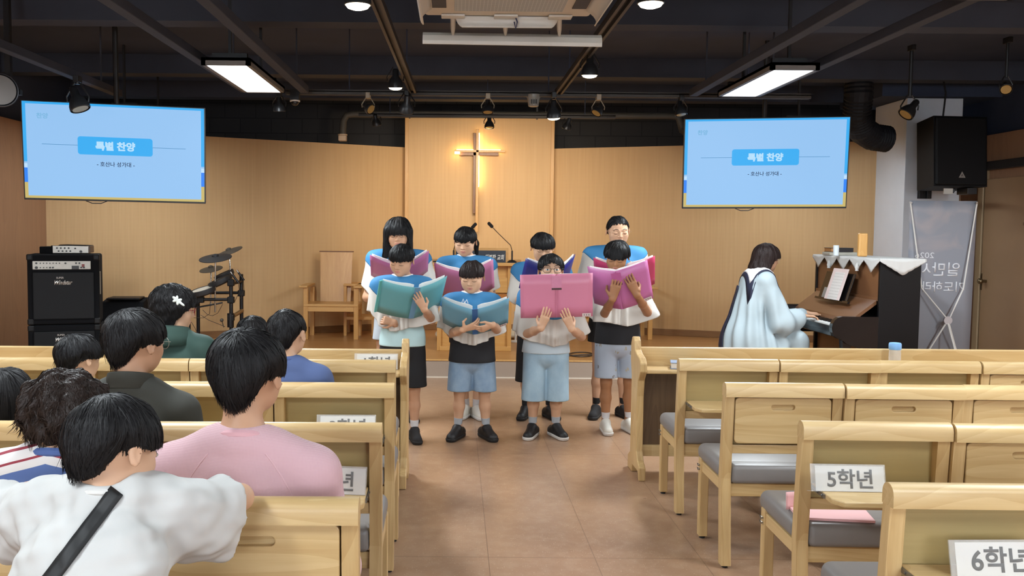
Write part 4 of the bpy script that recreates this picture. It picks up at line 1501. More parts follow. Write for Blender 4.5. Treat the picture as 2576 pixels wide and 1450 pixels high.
disc(542, 650, 9.75, 0.172, rad(-4), 0, 'cymbal_pad', padm)
disc(577, 634, 10.15, 0.150, rad(-18), 0, 'cymbal_pad', padg)
disc(531, 678, 10.25, 0.128, rad(-7), 0, 'cymbal_pad', padg)
bar(L(542, 650, 9.75), L(541, 786, 9.75), 0.009, 'cymbal_stand', chrome)
bar(L(577, 636, 10.15), L(580, 700, 10.1), 0.008, 'cymbal_stand', chrome)
bar(L(531, 680, 10.25), L(530, 770, 10.2), 0.009, 'cymbal_stand', chrome)


def pad(u, v, Y, r, tx, ty, name='drum_pad', top=None):
    c = L(u, v, Y)
    M = Matrix.Translation(c) @ Matrix.Rotation(tx, 4, 'X') @ Matrix.Rotation(ty, 4, 'Y')
    b = MB().lathe([(r * 0.8, -0.05), (r, -0.035), (r + 0.006, 0.0), (r + 0.004, 0.014), (r * 0.93, 0.015), (r * 0.92, 0.009)], 28, M).obj(name, padm, dk, True)
    MB().lathe([(r * 0.91, 0.0092), (r * 0.5, 0.0105), (0.002, 0.0105)], 28, M).obj('pad_head', top or padm, b, True)


pad(553, 705, 9.85, 0.13, rad(8), rad(-24))
pad(510, 730, 9.75, 0.135, rad(10), rad(-14), top=skin_w)
pad(563, 690, 10.15, 0.11, rad(8), rad(-24))
for u0, v0, u1, v1, Y in ((584, 690, 600, 712, 9.72), (600, 686, 614, 706, 9.95)):
    bar(L(u0, v0, Y), L(u1, v1, Y), 0.012, 'pad_arm', black_r)
    bar(L(u0 - 4, v0 - 6, Y), L(u0 + 1, v0 + 2, Y), 0.009, 'pad_arm', chrome)
for pts in ([(530, 760), (527, 790), (512, 800), (488, 800)], [(560, 766), (548, 788), (535, 795), (522, 792), (510, 780)], [(505, 793), (525, 806), (548, 815), (566, 822)], [(478, 805), (490, 825), (502, 850)], [(600, 712), (602, 735), (590, 760)], [(612, 700), (614, 730), (604, 752)]):
    MB().tube([L(u, v, 9.9) for u, v in pts], 0.003, 6).obj('cable', MATS['cable_black'], dk, True)
c = L(580, 800, 9.7)
MB().tube([(c.x, c.y, c.z - 0.10), (c.x, c.y, c.z + 0.05)], 0.036, 12).obj('rack_foot', black_r, dk, True)
bar(L(588, 795, 9.75), L(609, 782, 10.0), 0.022, 'rack_brace', mat('brass_brown', '8a6a45', 0.4, 0.4))
c = L(558, 806, 9.7)
MB().ball(c, (0.02, 0.03, 0.02)).tube([c, L(563, 824, 9.72)], 0.005, 6).obj('kick_beater', padg, dk, True)
md = thing('drum_module', 'black mixer with rows of small keys on the platform under the drum kit', 'mixer', (P(515, 880, 9.5).x, 9.42, SZ))
MB().prism([(0, 0.0), (0.26, 0), (0.26, 0.09), (0.0, 0.05)], -0.13, 0.15, 'x').obj('case', corner_m, md)
kk = MB()
for r in range(3):
    for k in range(9):
        kk.box((-0.11 + 0.027 * k, 0.03 + 0.07 * r, 0.055 + 0.011 * r), (-0.095 + 0.027 * k, 0.055 + 0.07 * r, 0.070 + 0.011 * r))
kk.obj('key', mat('key_grey', '8f8d88', 0.5), md)
# ------------------------------------------------------------------ upright piano, its length running away from the hall
pblk = mat('piano_black', '0a0a0c', 0.2, var=0.1, coat=0.2)
pside = mat('piano_side', '09090b', 0.45, var=0.1, spec=0.25)
pbrn = mat('piano_brown_gloss', '6a472f', 0.3, var=0.15, scale=3, coat=0.2)
PXF, PYN, PLEN = P(2214, 700, 7.85).x, 7.85, 1.42          # front of the case, near end, length
PD = P(2317, 700, 7.85).x - PXF                            # depth of the case
PH = P(2260, 652, 7.85).z
pi = thing('upright_piano', 'black upright piano with a white lace cloth, seen from its end', 'piano', (PXF, PYN, 0))
# local: x to the back of the case, y along the keyboard
MB().box((0, 0, 0), (PD, 0.035, PH - 0.02), 0.004).obj('end_panel', pside, pi)
MB().box((0, PLEN - 0.035, 0), (PD, PLEN, PH - 0.02), 0.004).obj('end_panel', pside, pi)
MB().box((0.05, 0.035, 0.02), (PD - 0.01, PLEN - 0.035, PH - 0.02)).obj('case', pblk, pi)
MB().box((-0.012, -0.012, PH - 0.022), (PD + 0.01, PLEN + 0.012, PH), 0.005).obj('lid', pblk, pi)
KX, KZ = -0.40, P(2160, 818, 7.95).z                      # front edge and height of the key bed
KZ = 0.70
MB().box((0.015, 0.035, KZ + 0.24), (0.05, PLEN - 0.035, PH - 0.03), 0.003).obj('upper_panel', pbrn, pi)
MB().box((0.0, 0.03, KZ + 0.22), (0.03, PLEN - 0.03, KZ + 0.25), 0.002).obj('desk_ledge', pbrn, pi)
MB().box((0.03, 0.035, 0.06), (0.05, PLEN - 0.035, KZ - 0.08), 0.003).obj('lower_panel', pbrn, pi)
MB().box((KX + 0.02, 0.061, KZ - 0.09), (0.05, PLEN - 0.061, KZ - 0.03), 0.006).obj('key_bed', pblk, pi)
# rounded cheeks at both ends of the keyboard
for y in (0.0, PLEN - 0.06):
    pr = []
    for k in range(9):
        a = math.pi / 2 + math.pi * k / 8
        pr.append((KX + 0.09 + 0.09 * math.cos(a), KZ + 0.005 + 0.10 * math.sin(a) - 0.02))
    pr += [(KX + 0.13, KZ - 0.15), (KX + 0.24, KZ - 0.19), (0.0, KZ - 0.19), (0.0, KZ + 0.085)]
    MB().prism(pr, y, y + 0.06, 'y').obj('cheek', pblk, pi)
for y in (0.02, PLEN - 0.09):
    MB().prism([(KX + 0.10, KZ - 0.10), (KX + 0.19, KZ - 0.10), (KX + 0.17, KZ - 0.25), (KX + 0.15, 0.05), (KX + 0.11, 0.05), (KX + 0.115, KZ - 0.25)], y, y + 0.07, 'y').obj('leg', pblk, pi)
    MB().box((KX + 0.06, y, 0.0), (0.05, y + 0.08, 0.05), 0.004).obj('toe_block', pblk, pi)
MB().box((KX + 0.012, 0.06, KZ - 0.05), (KX + 0.03, PLEN - 0.06, KZ + 0.0), 0.003).obj('key_slip', pblk, pi)
ivory = mat('ivory', 'd9d8d4', 0.3, var=0.03)
n = 52
y0, y1 = 0.075, PLEN - 0.075
kw = (y1 - y0) / n
kb = MB()
for k in range(n):
    kb.box((KX + 0.03, y0 + k * kw + 0.0006, KZ - 0.025), (KX + 0.18, y0 + (k + 1) * kw - 0.0006, KZ + 0.012), 0.0015, 1)
o = kb.obj('white_key', ivory, pi)
o['kind'] = 'stuff'
kb = MB()
pat = (1, 1, 0, 1, 1, 1, 0)
for k in range(n - 1):
    if pat[k % 7]:
        kb.box((KX + 0.082, y0 + (k + 1) * kw - 0.006, KZ + 0.01), (KX + 0.18, y0 + (k + 1) * kw + 0.006, KZ + 0.024), 0.002, 1)
o = kb.obj('black_key', pblk, pi)
o['kind'] = 'stuff'
MB().prism([(KX + 0.18, KZ + 0.02), (KX + 0.19, KZ + 0.06), (0.0, KZ + 0.225), (0.0, KZ + 0.19)], 0.05, PLEN - 0.05, 'y').obj('fall_board', pbrn, pi)
mdsk = MB().box((-0.02, 0.30, -0.02), (0.0, 1.05, 0.0)).box((-0.008, 0.36, 0.0), (0.0, 1.0, 0.26), 0.003)
mdsk.obj('music_desk', pblk, pi, loc=(-0.10, 0.05, KZ + 0.185), rot=(0, rad(17), 0))
# lace cloth on the lid
lace = mat('lace_white', 'bebdba', 0.85, var=0.03, bump=0.1, bscale=150)
cl = thing('piano_cloth', 'white lace cloth with pointed edges hanging over the piano top', 'cloth', (PXF, PYN, PH + 0.001))
x0, x1, yA, yB = -0.018, PD + 0.03, -0.02, PLEN + 0.02
MB().box((x0, yA, 0), (x1, yB, 0.002)).obj('top_sheet', lace, cl)


def points(n, length, drop, edge):
    rows = [[], [], [], [], []]
    N = n * 24
    for i in range(N + 1):
        s = i / N
        tri = 1 - abs(((s * n) % 1.0) * 2 - 1)
        if i == N:
            tri = 0
        d = 0.02 + drop * tri + 0.004 * abs(math.sin(i * 1.57 * 2 / 3))
        for r in range(5):
            rows[r].append((s * length, -d * r / 4, 0.006 * math.sin(s * 20) * r / 4))
    return rows


q = MB()
q.grid([[Vector((x0 - 0.002 - abs(w), yA + s, h)) for s, h, w in row] for row in points(5, yB - yA, 0.105, 0)])
q.obj('pointed_edge', lace, cl, True, thick=0.0016)
q = MB()
q.grid([[Vector((x0 + s, yA - 0.002 - abs(w), h)) for s, h, w in row] for row in points(1, x1 - x0, 0.12, 0)])
q.obj('pointed_edge', lace, cl, True, thick=0.0016)
for yy in (0.36, 0.98):
    MB().lathe([(0.004, 0.03), (0.012, 0.01), (0.020, -0.012), (0.013, -0.034), (0.016, -0.045)], 14, Matrix.Translation((x0 - 0.026, yy, -0.075))).obj('tassel', lace, cl, True)
# things on the piano
TZ = PH + 0.0035


def on_piano(u, v, Y):
    return P(u, v, Y)


bkm = mat('black_leather', '17151a', 0.45)
yb = 8.95
c = P(2098, 636, yb)
b = thing('hymn_book', 'thick black book lying on the piano top', 'book', (c.x + 0.04, yb, TZ + 0.031), rad(4))
MB().box((-0.105, -0.07, 0.004), (0.11, 0.07, 0.036)).obj('pages', mat('gilt_pages', 'a5764a', 0.5), b)
MB().box((-0.108, -0.074, 0.036), (0.114, 0.074, 0.041), 0.002).box((-0.108, -0.074, 0), (0.114, 0.074, 0.004), 0.001).box((-0.05, -0.076, 0), (0.115, -0.071, 0.041), 0.001).obj('cover', bkm, b)
tag(MB().box((-0.13, -0.09, 0), (0.16, 0.09, 0.028), 0.003).obj('score_pile', mat('grey_papers', 'a9a69a', 0.7, var=0.15, scale=40), None, loc=(c.x + 0.05, yb, TZ + 0.001)), 'loose pale scores lying under the black book on the piano', 'scores')
c = P(2103, 640, 8.62)
tag(MB().lathe([(0.020, 0.0), (0.026, 0.004), (0.0265, 0.096), (0.024, 0.10), (0.002, 0.10)], 24).obj('paper_cup', mat('cup_white', 'd3dbe0', 0.6), None, True, loc=(c.x, 8.62, TZ)), 'white cylinder standing on the piano cloth in front of the black book', 'cup')
c = P(2166, 645, 8.42)
tag(MB().box((-0.042, -0.02, 0), (0.042, 0.02, 0.215), 0.012, 3).obj('wooden_block', wood('block_wood', 'd9a865', 'c8924c', 'z', 0.4), None, loc=(c.x + 0.01, 8.42, TZ)), 'upright honey coloured wooden block on the piano top', 'block')
# music on the desk
paper = mat('score_paper', 'd9d6d2', 0.75, var=0.02)
prnt, t = newmat('score_print')
sp = t.n('ShaderNodeSeparateXYZ', Vector=t.coord())
l1 = t.math('GREATER_THAN', t.math('FRACT', t.math('DIVIDE', sp.outputs[2], 0.028)), 0.72)
l2 = t.noise(t.coord((60, 60, 60)), 1.0, 2)
t.put(t.b.inputs['Base Color'], t.mix(t.math('MULTIPLY', l1, t.math('MULTIPLY', l2, 0.5)), lin('d9d5d2'), lin('8a8482')))
sc = thing('sheet_music', 'open sheet music propped on the piano desk', 'sheet music', (PXF - 0.135, PYN + 0.50, KZ + 0.187), 0, None, (0, rad(17), rad(3)))
MB().box((-0.003, 0.0, 0.0), (0.0, 0.30, 0.30)).obj('back_sheet', mat('score_pinkish', 'dcc8c4', 0.75), sc)
MB().box((-0.007, 0.05, 0.0), (-0.004, 0.235, 0.265)).obj('front_sheet', prnt, sc)
tag(MB().box((-0.012, 0, 0), (0.0, 0.07, 0.10), 0.003).obj('music_booklet', mat('booklet_grey', '8b8680', 0.6), None, loc=(PXF - 0.125, PYN + 0.84, KZ + 0.19), rot=(0, rad(17), 0)), 'small grey booklet leaning on the piano desk beside the sheet music', 'booklet')
# bench
BX, BY = P(1945, 880, 8.45).x, 8.45
be = thing('piano_bench', 'white topped piano bench under the robed pianist', 'bench', (BX - 0.16, BY, 0))
MB().box((-0.17, -0.14, 0.36), (0.19, 0.30, 0.43), 0.02, 3).obj('seat', mat('bench_white', 'cfc8bc', 0.5), be)
for sx in (-1, 1):
    for sy in (-1, 1):
        MB().box((sx * 0.14 - 0.02, sy * 0.11 - 0.02, 0), (sx * 0.14 + 0.02, sy * 0.11 + 0.02, 0.36), 0.003).obj('leg', pblk, be)

# ------------------------------------------------------------------ banner on its X stand, seen from behind
BYY = 8.55
tl, tr_, bl, br_ = P(2291, 505, BYY), P(2456, 508, BYY), P(2310, 880, BYY), P(2434, 880, BYY)
bn = thing('banner_stand', 'grey printed banner on a white X stand, seen from its back', 'banner', ((tl.x + tr_.x) / 2, BYY, 0), rad(-3))
W2, HT = (tr_.x - tl.x) / 2, tl.z
m, t = newmat('banner_print')
co = t.coord()
sp = t.n('ShaderNodeSeparateXYZ', Vector=co)
cl1 = t.noise(t.coord((3.2, 3.2, 4.2)), 1.0, 2, 0.4, 1.2)
up = t.ramp(sp.outputs[2], 1.05, 1.65)
f = t.math('MULTIPLY', t.ramp(cl1, 0.42, 0.62), up)
base = t.mix(t.ramp(sp.outputs[2], 0.2, 1.2), lin('6f6d70'), lin('83868f'))
t.put(t.b.inputs['Base Color'], t.mix(t.math('MULTIPLY', f, 0.6), base, lin('a79a98')))
t.b.inputs['Roughness'].default_value = 0.5
q = MB()
q.grid([[Vector((x * W2 * (1 - 0.05 * (1 - z)), 0.0, 0.06 + z * (HT - 0.06))) for x in np.linspace(-1, 1, 9)] for z in np.linspace(0, 1, 17)])
q.obj('printed_sheet', m, bn, True, thick=0.0015)
wm = mat('stand_white', 'd2cfc9', 0.4)
hub = P(2388, 807, BYY - 0.12) - bn.location
hub.y = -0.10
for sx in (-1, 1):
    MB().tube([(sx * W2 * 0.99, -0.004, HT - 0.01), (sx * W2 * 0.62, -0.05, 1.0), hub + Vector((sx * 0.02, 0, 0.03))], 0.007, 8).obj('arm', wm, bn, True)
    MB().tube([hub + Vector((sx * 0.01, 0, -0.02)), (sx * W2 * 0.9, 0.0, 0.07)], 0.008, 8).obj('arm', wm, bn, True)
    MB().tube([(sx * W2 * 0.97, -0.012, HT - 0.02), (sx * W2 * 0.97, 0.004, HT - 0.02)], 0.010, 10).obj('eyelet', steel, bn)
MB().tube([hub + Vector((0, -0.0, -0.02)), (hub.x + 0.06, -0.42, 0.008)], 0.009, 8).obj('foot', wm, bn, True)
MB().tube([hub + Vector((0, 0.012, 0)), hub + Vector((0, -0.012, 0))], 0.038, 16).obj('hub', mat('hub_grey', 'b5aeb0', 0.4), bn, True)
bw_ = mat('banner_letters', 'd2d3d8', 0.6)
zl = lambda v: P(2380, v, BYY).z
xl_ = lambda u: P(u, 700, BYY).x - bn.location.x
text('lettering', '2026', 0.1, bw_, bn, (xl_(2324), -0.0045, zl(643)), (rad(90), 0, 0), 0.175, 0.052, bold=0.0, mirror=True, depth=0.0003)
text('lettering', '일만시', 0.1, bw_, bn, (xl_(2362), -0.0045, zl(678)), (rad(90), 0, 0), 0.37, 0.13, bold=0.001, mirror=True, depth=0.0003)
text('lettering', '기도하라', 0.1, bw_, bn, (xl_(2372), -0.0045, zl(722)), (rad(90), 0, 0), 0.40, 0.10, bold=0.001, mirror=True, depth=0.0003)

# ------------------------------------------------------------------ loudspeaker on the pillar
SY = 9.2
s0, s1 = P(2352, 290, SY), P(2488, 470, SY)
sc_ = thing('loudspeaker', 'large black loudspeaker on a bracket at the white pillar', 'loudspeaker', ((s0.x + s1.x) / 2, SY, s1.z), rad(6), None, (rad(-4), 0, rad(6)))
sw2, sh = (s1.x - s0.x) / 2, s0.z - s1.z
MB().prism([(-sw2, 0), (sw2, 0), (sw2 * 0.72, 0.40), (-sw2 * 0.72, 0.40)], 0.0, sh, 'z').obj('cabinet', mat('speaker_black', '0e0f12', 0.65, spec=0.25, bump=0.05, bscale=200), sc_)
MB().box((-sw2 + 0.012, -0.022, 0.012), (sw2 - 0.012, 0.0, sh - 0.012), 0.016, 3).obj('grille', mat('speaker_grille', '0a0b0d', 0.6, var=0.2, spec=0.25, scale=300), sc_)
lg = MB().prism([(-0.035, 0.0), (0.035, 0.0), (0.0, 0.062)], -0.026, -0.0225, 'y')
lg.obj('logo', mat('badge_grey', '9a958e', 0.4, 0.3), sc_, loc=(0.0, 0, 0.085))
text('logo', 'A', 0.06, mat('badge_dark', '2a2a2c', 0.5), sc_, (0, -0.0262, 0.108), (rad(90), 0, 0), 0.03, 0.03)
bp = P(2328, 470, 10.05)
bpl = bp - sc_.location
br2 = thing('speaker_bracket', 'black steel wall bracket holding the loudspeaker to the pillar', 'bracket', (bp.x, 10.09, bp.z))
MB().box((-0.065, -0.045, -0.13), (-0.02, 0.0, 0.15), 0.003).box((0.02, -0.045, -0.13), (0.07, 0.0, 0.15), 0.003).box((-0.065, -0.012, -0.13), (0.07, 0.0, 0.15)).obj('wall_plate', MATS['dark_metal'], br2)
q = sc_.location - br2.location
MB().box((0.0, q.y + 0.02, q.z - 0.075), (q.x + 0.18, q.y + 0.22, q.z - 0.012), 0.004).tube([(0.03, -0.03, 0.0), (0.12, -0.35, -0.04), (q.x, q.y + 0.15, q.z - 0.04)], 0.025, 8).obj('arm', MATS['dark_metal'], br2)
MB().box((q.x - 0.16, q.y + 0.008, q.z - 0.075), (q.x - 0.07, q.y + 0.019, q.z - 0.02)).obj('tag_plate', mat('tag_white', 'b9b4aa', 0.6), br2)
MB().tube([(-0.06, -0.04, 0.11), (-0.10, -0.06, 0.06), (-0.08, -0.05, 0.0), (-0.02, -0.05, -0.02), (0.08, -0.2, 0.0)], 0.005, 6).obj('cable', MATS['dark_metal'], br2, True)
cq = sc_.location + Vector((-0.10, 0.2, sh))
tag(MB().tube([cq, cq + Vector((0.03, 0.02, 0.25)), cq + Vector((0.02, 0.1, 0.50)), cq + Vector((-0.05, 0.4, 0.53))], 0.009, 8).obj('speaker_cable', MATS['dark_metal'], None, True), 'black cable rising from the loudspeaker to the ceiling', 'cable')
# round horn speaker at the picture edge
hp = P(2, 226, 6.6)
hn = thing('horn_speaker', 'round grey horn speaker hanging by the veneer wall', 'loudspeaker', hp, 0, None, (rad(90), 0, rad(38)))
MB().lathe([(0.112, 0.0), (0.118, -0.01), (0.112, -0.03), (0.07, -0.12), (0.05, -0.2), (0.045, -0.26)], 28, cap=False).obj('horn', mat('horn_grey', '43454b', 0.4, 0.3), hn, True, thick=0.004)
MB().lathe([(0.105, -0.01), (0.06, -0.03), (0.03, -0.02), (0.002, -0.012)], 28).obj('cone', mat('cone_grey', '7d7a78', 0.4, 0.2), hn, True)
tag(MB().box((hp.x - 0.02, hp.y + 0.1, hp.z), (hp.x + 0.02, hp.y + 0.14, CEIL)).box((hp.x - 0.09, hp.y + 0.10, hp.z - 0.02), (hp.x + 0.09, hp.y + 0.14, hp.z + 0.02)).obj('horn_bracket', MATS['dark_metal'], None), 'black ceiling bracket of the round horn speaker', 'bracket')
# ------------------------------------------------------------------ people
def skin(name, c):
    m = mat(name, c, 0.5, var=0.04, scale=18, spec=0.35)
    m.node_tree.nodes['Principled BSDF'].inputs['Subsurface Weight'].default_value = 0.0
    return m


SK = {'a': skin('skin_fair', 'cda385'), 'b': skin('skin_mid', 'c09476'), 'c': skin('skin_tan', 'a27351')}


def hairmat(name, c, rough=0.36):
    m = mat(name, c, rough + 0.14, var=0.35, scale=60, spec=0.26)
    return m


HM = {'black': hairmat('hair_black', '0f0e10'), 'dark': hairmat('hair_dark_brown', '2a1f1a'), 'soft': hairmat('hair_soft_black', '131112', 0.42), 'brown': hairmat('hair_brown', '251917', 0.4)}
lip_m = mat('lip', 'b8766a', 0.45)
mouth_m = mat('mouth_dark', '4a2422', 0.6)
brow_m = mat('brow', '2a211e', 0.8)
eye_w = mat('eye_white', 'd8d4d0', 0.25)
iris_m = mat('iris', '1c1512', 0.15)
V3 = lambda *a: np.array(a, float)
nrm = lambda v: np.asarray(v, float) / np.linalg.norm(v)


def head_shape(F, C, R, hh, ears=True, k=0.012):
    """Skull, face, nose, lids, lips, chin and ears, front towards -y of the head."""
    L_ = lambda x, y, z: C + R @ (V3(x, y, z) * hh)
    E = lambda c, r, kk=k, op='u': F.ell(L_(*c), V3(*r) * hh, R, kk, op)
    E((0, 0.03, 0.10), (0.365, 0.435, 0.395))
    E((0, -0.08, -0.16), (0.30, 0.315, 0.325), 0.03)
    F.cone(L_(-0.03, -0.275, -0.405), L_(0.03, -0.275, -0.405), 0.095 * hh, 0.095 * hh, 0.03)
    for s in (-1, 1):
        E((s * 0.19, -0.25, -0.13), (0.13, 0.13, 0.13), 0.02)
        E((s * 0.15, -0.16, -0.29), (0.13, 0.17, 0.13), 0.03)
        E((s * 0.155, -0.455, 0.0), (0.105, 0.07, 0.055), 0.012, 's')
        E((s * 0.155, -0.335, -0.005), (0.092, 0.075, 0.060), 0.006)
        F.cone(L_(s * 0.06, -0.385, 0.085), L_(s * 0.24, -0.345, 0.10), 0.030 * hh, 0.022 * hh, 0.012)
    F.cone(L_(0, -0.375, 0.04), L_(0, -0.452, -0.125), 0.030 * hh, 0.046 * hh, 0.012)
    for s in (-1, 1):
        F.cone(L_(s * 0.045, -0.405, -0.145), L_(s * 0.05, -0.40, -0.14), 0.034 * hh, 0.03 * hh, 0.008)
    F.cone(L_(-0.06, -0.372, -0.262), L_(0.06, -0.372, -0.262), 0.030 * hh, 0.030 * hh, 0.010)
    F.cone(L_(-0.05, -0.362, -0.305), L_(0.05, -0.362, -0.305), 0.030 * hh, 0.030 * hh, 0.010)
    if ears:
        for s in (-1, 1):
            Re = R @ rotm(s * 30, -8, 0)
            F.ell(L_(s * 0.402, 0.06, -0.05), V3(0.030, 0.075, 0.135) * hh, Re, 0.008)
            F.ell(L_(s * 0.438, 0.045, -0.04), V3(0.022, 0.045, 0.085) * hh, Re, 0.006, 's')


def hand_shape(F, W, d, n, side, s=0.8, curl=0.25, spread=0.16, thumb=(0.55, 0.75, 0.35), k=0.003):
    """A palm, four jointed fingers and a thumb; d runs to the knuckles, n is where the palm faces."""
    d, n = nrm(d), V3(*n)
    n = nrm(n - d * (n @ d))
    t = np.cross(d, n) * side
    F.slab(W - d * 0.01 * s, W + d * 0.092 * s, 0.026 * s, 0.040 * s, 0.017 * s, 0.013 * s, t, 0.012)
    rot = lambda v, a: v * math.cos(a) + n * math.sin(a)
    for i, (off, ln, r) in enumerate(((0.029, 0.080, 0.0086), (0.010, 0.090, 0.0090), (-0.010, 0.083, 0.0086), (-0.029, 0.064, 0.0076))):
        p = W + (d * 0.088 + t * off) * s
        f0 = nrm(d + t * spread * (1.2 - 0.8 * i))
        a = 0
        for j, (fr, da, rr) in enumerate(((0.46, curl * 0.9, 1.0), (0.31, curl * 1.5, 0.92), (0.23, curl * 1.0, 0.82))):
            a += da * (1 + 0.12 * (i - 1.5))
            q = p + nrm(f0 * math.cos(a) + n * math.sin(a)) * ln * fr * s
            F.cone(p, q, r * rr * s, r * (rr - 0.06) * s, k if j else 0.005)
            p = q
    p = W + (d * 0.022 + t * 0.026) * s
    q = p + nrm(d * thumb[0] + t * thumb[1] + n * thumb[2]) * 0.048 * s
    F.cone(p, q, 0.0145 * s, 0.0105 * s, 0.008)
    F.cone(q, q + nrm(d * (thumb[0] + 0.5) + t * thumb[1] * 0.3 + n * thumb[2]) * 0.036 * s, 0.0102 * s, 0.0080 * s, k)


# hairline height by angle from the front (in head heights, 0 = eyes, 0.5 = top, -0.5 = chin)
ANG = (0, 35, 48, 62, 80, 100, 120, 150, 180)
STYLES = {
    'bowl':    dict(hl=(0.10, 0.09, 0.08, 0.05, 0.03, 0.0, -0.09, -0.32, -0.42), r=(0.425, 0.49, 0.43), nape=True),
    'bowl_low': dict(hl=(0.07, 0.07, 0.06, 0.05, 0.04, 0.02, -0.12, -0.26, -0.32), r=(0.455, 0.51, 0.44), nape=True),
    'parted':  dict(hl=(0.24, 0.15, 0.06, 0.0, 0.0, 0.0, -0.14, -0.26, -0.32), r=(0.435, 0.49, 0.44), nape=True),
    'short':   dict(hl=(0.20, 0.16, 0.12, 0.06, -0.02, -0.03, -0.09, -0.34, -0.50), r=(0.46, 0.51, 0.44), nape=True),
    'crop':    dict(hl=(0.20, 0.16, 0.12, 0.06, 0.0, -0.02, -0.12, -0.36, -0.46), r=(0.40, 0.465, 0.415), nape=True),
    'tied':    dict(hl=(0.31, 0.28, 0.24, 0.14, 0.06, 0.0, -0.12, -0.26, -0.30), r=(0.398, 0.470, 0.418), nape=False),
    'bangs_tied': dict(hl=(0.07, 0.07, 0.05, -0.02, 0.04, 0.0, -0.12, -0.26, -0.30), r=(0.405, 0.475, 0.415), nape=False),
    'wavy':    dict(hl=(0.14, 0.12, 0.09, 0.0, -0.20, -0.46, -0.62, -0.72, -0.74), r=(0.47, 0.54, 0.45), nape=True),
    'bob':     dict(hl=(0.12, 0.12, 0.09, 0.02, -0.40, -0.50, -0.54, -0.57, -0.57), r=(0.49, 0.56, 0.46), nape=True),
    'long':    dict(hl=(0.05, 0.04, -0.05, -2.2, -2.2, -2.2, -2.2, -2.2, -2.2), r=(0.44, 0.48, 0.43), nape=True),
    'curly':   dict(hl=(0.20, 0.16, 0.12, 0.02, -0.06, -0.10, -0.20, -0.40, -0.46), r=(0.50, 0.54, 0.47), nape=True),
}


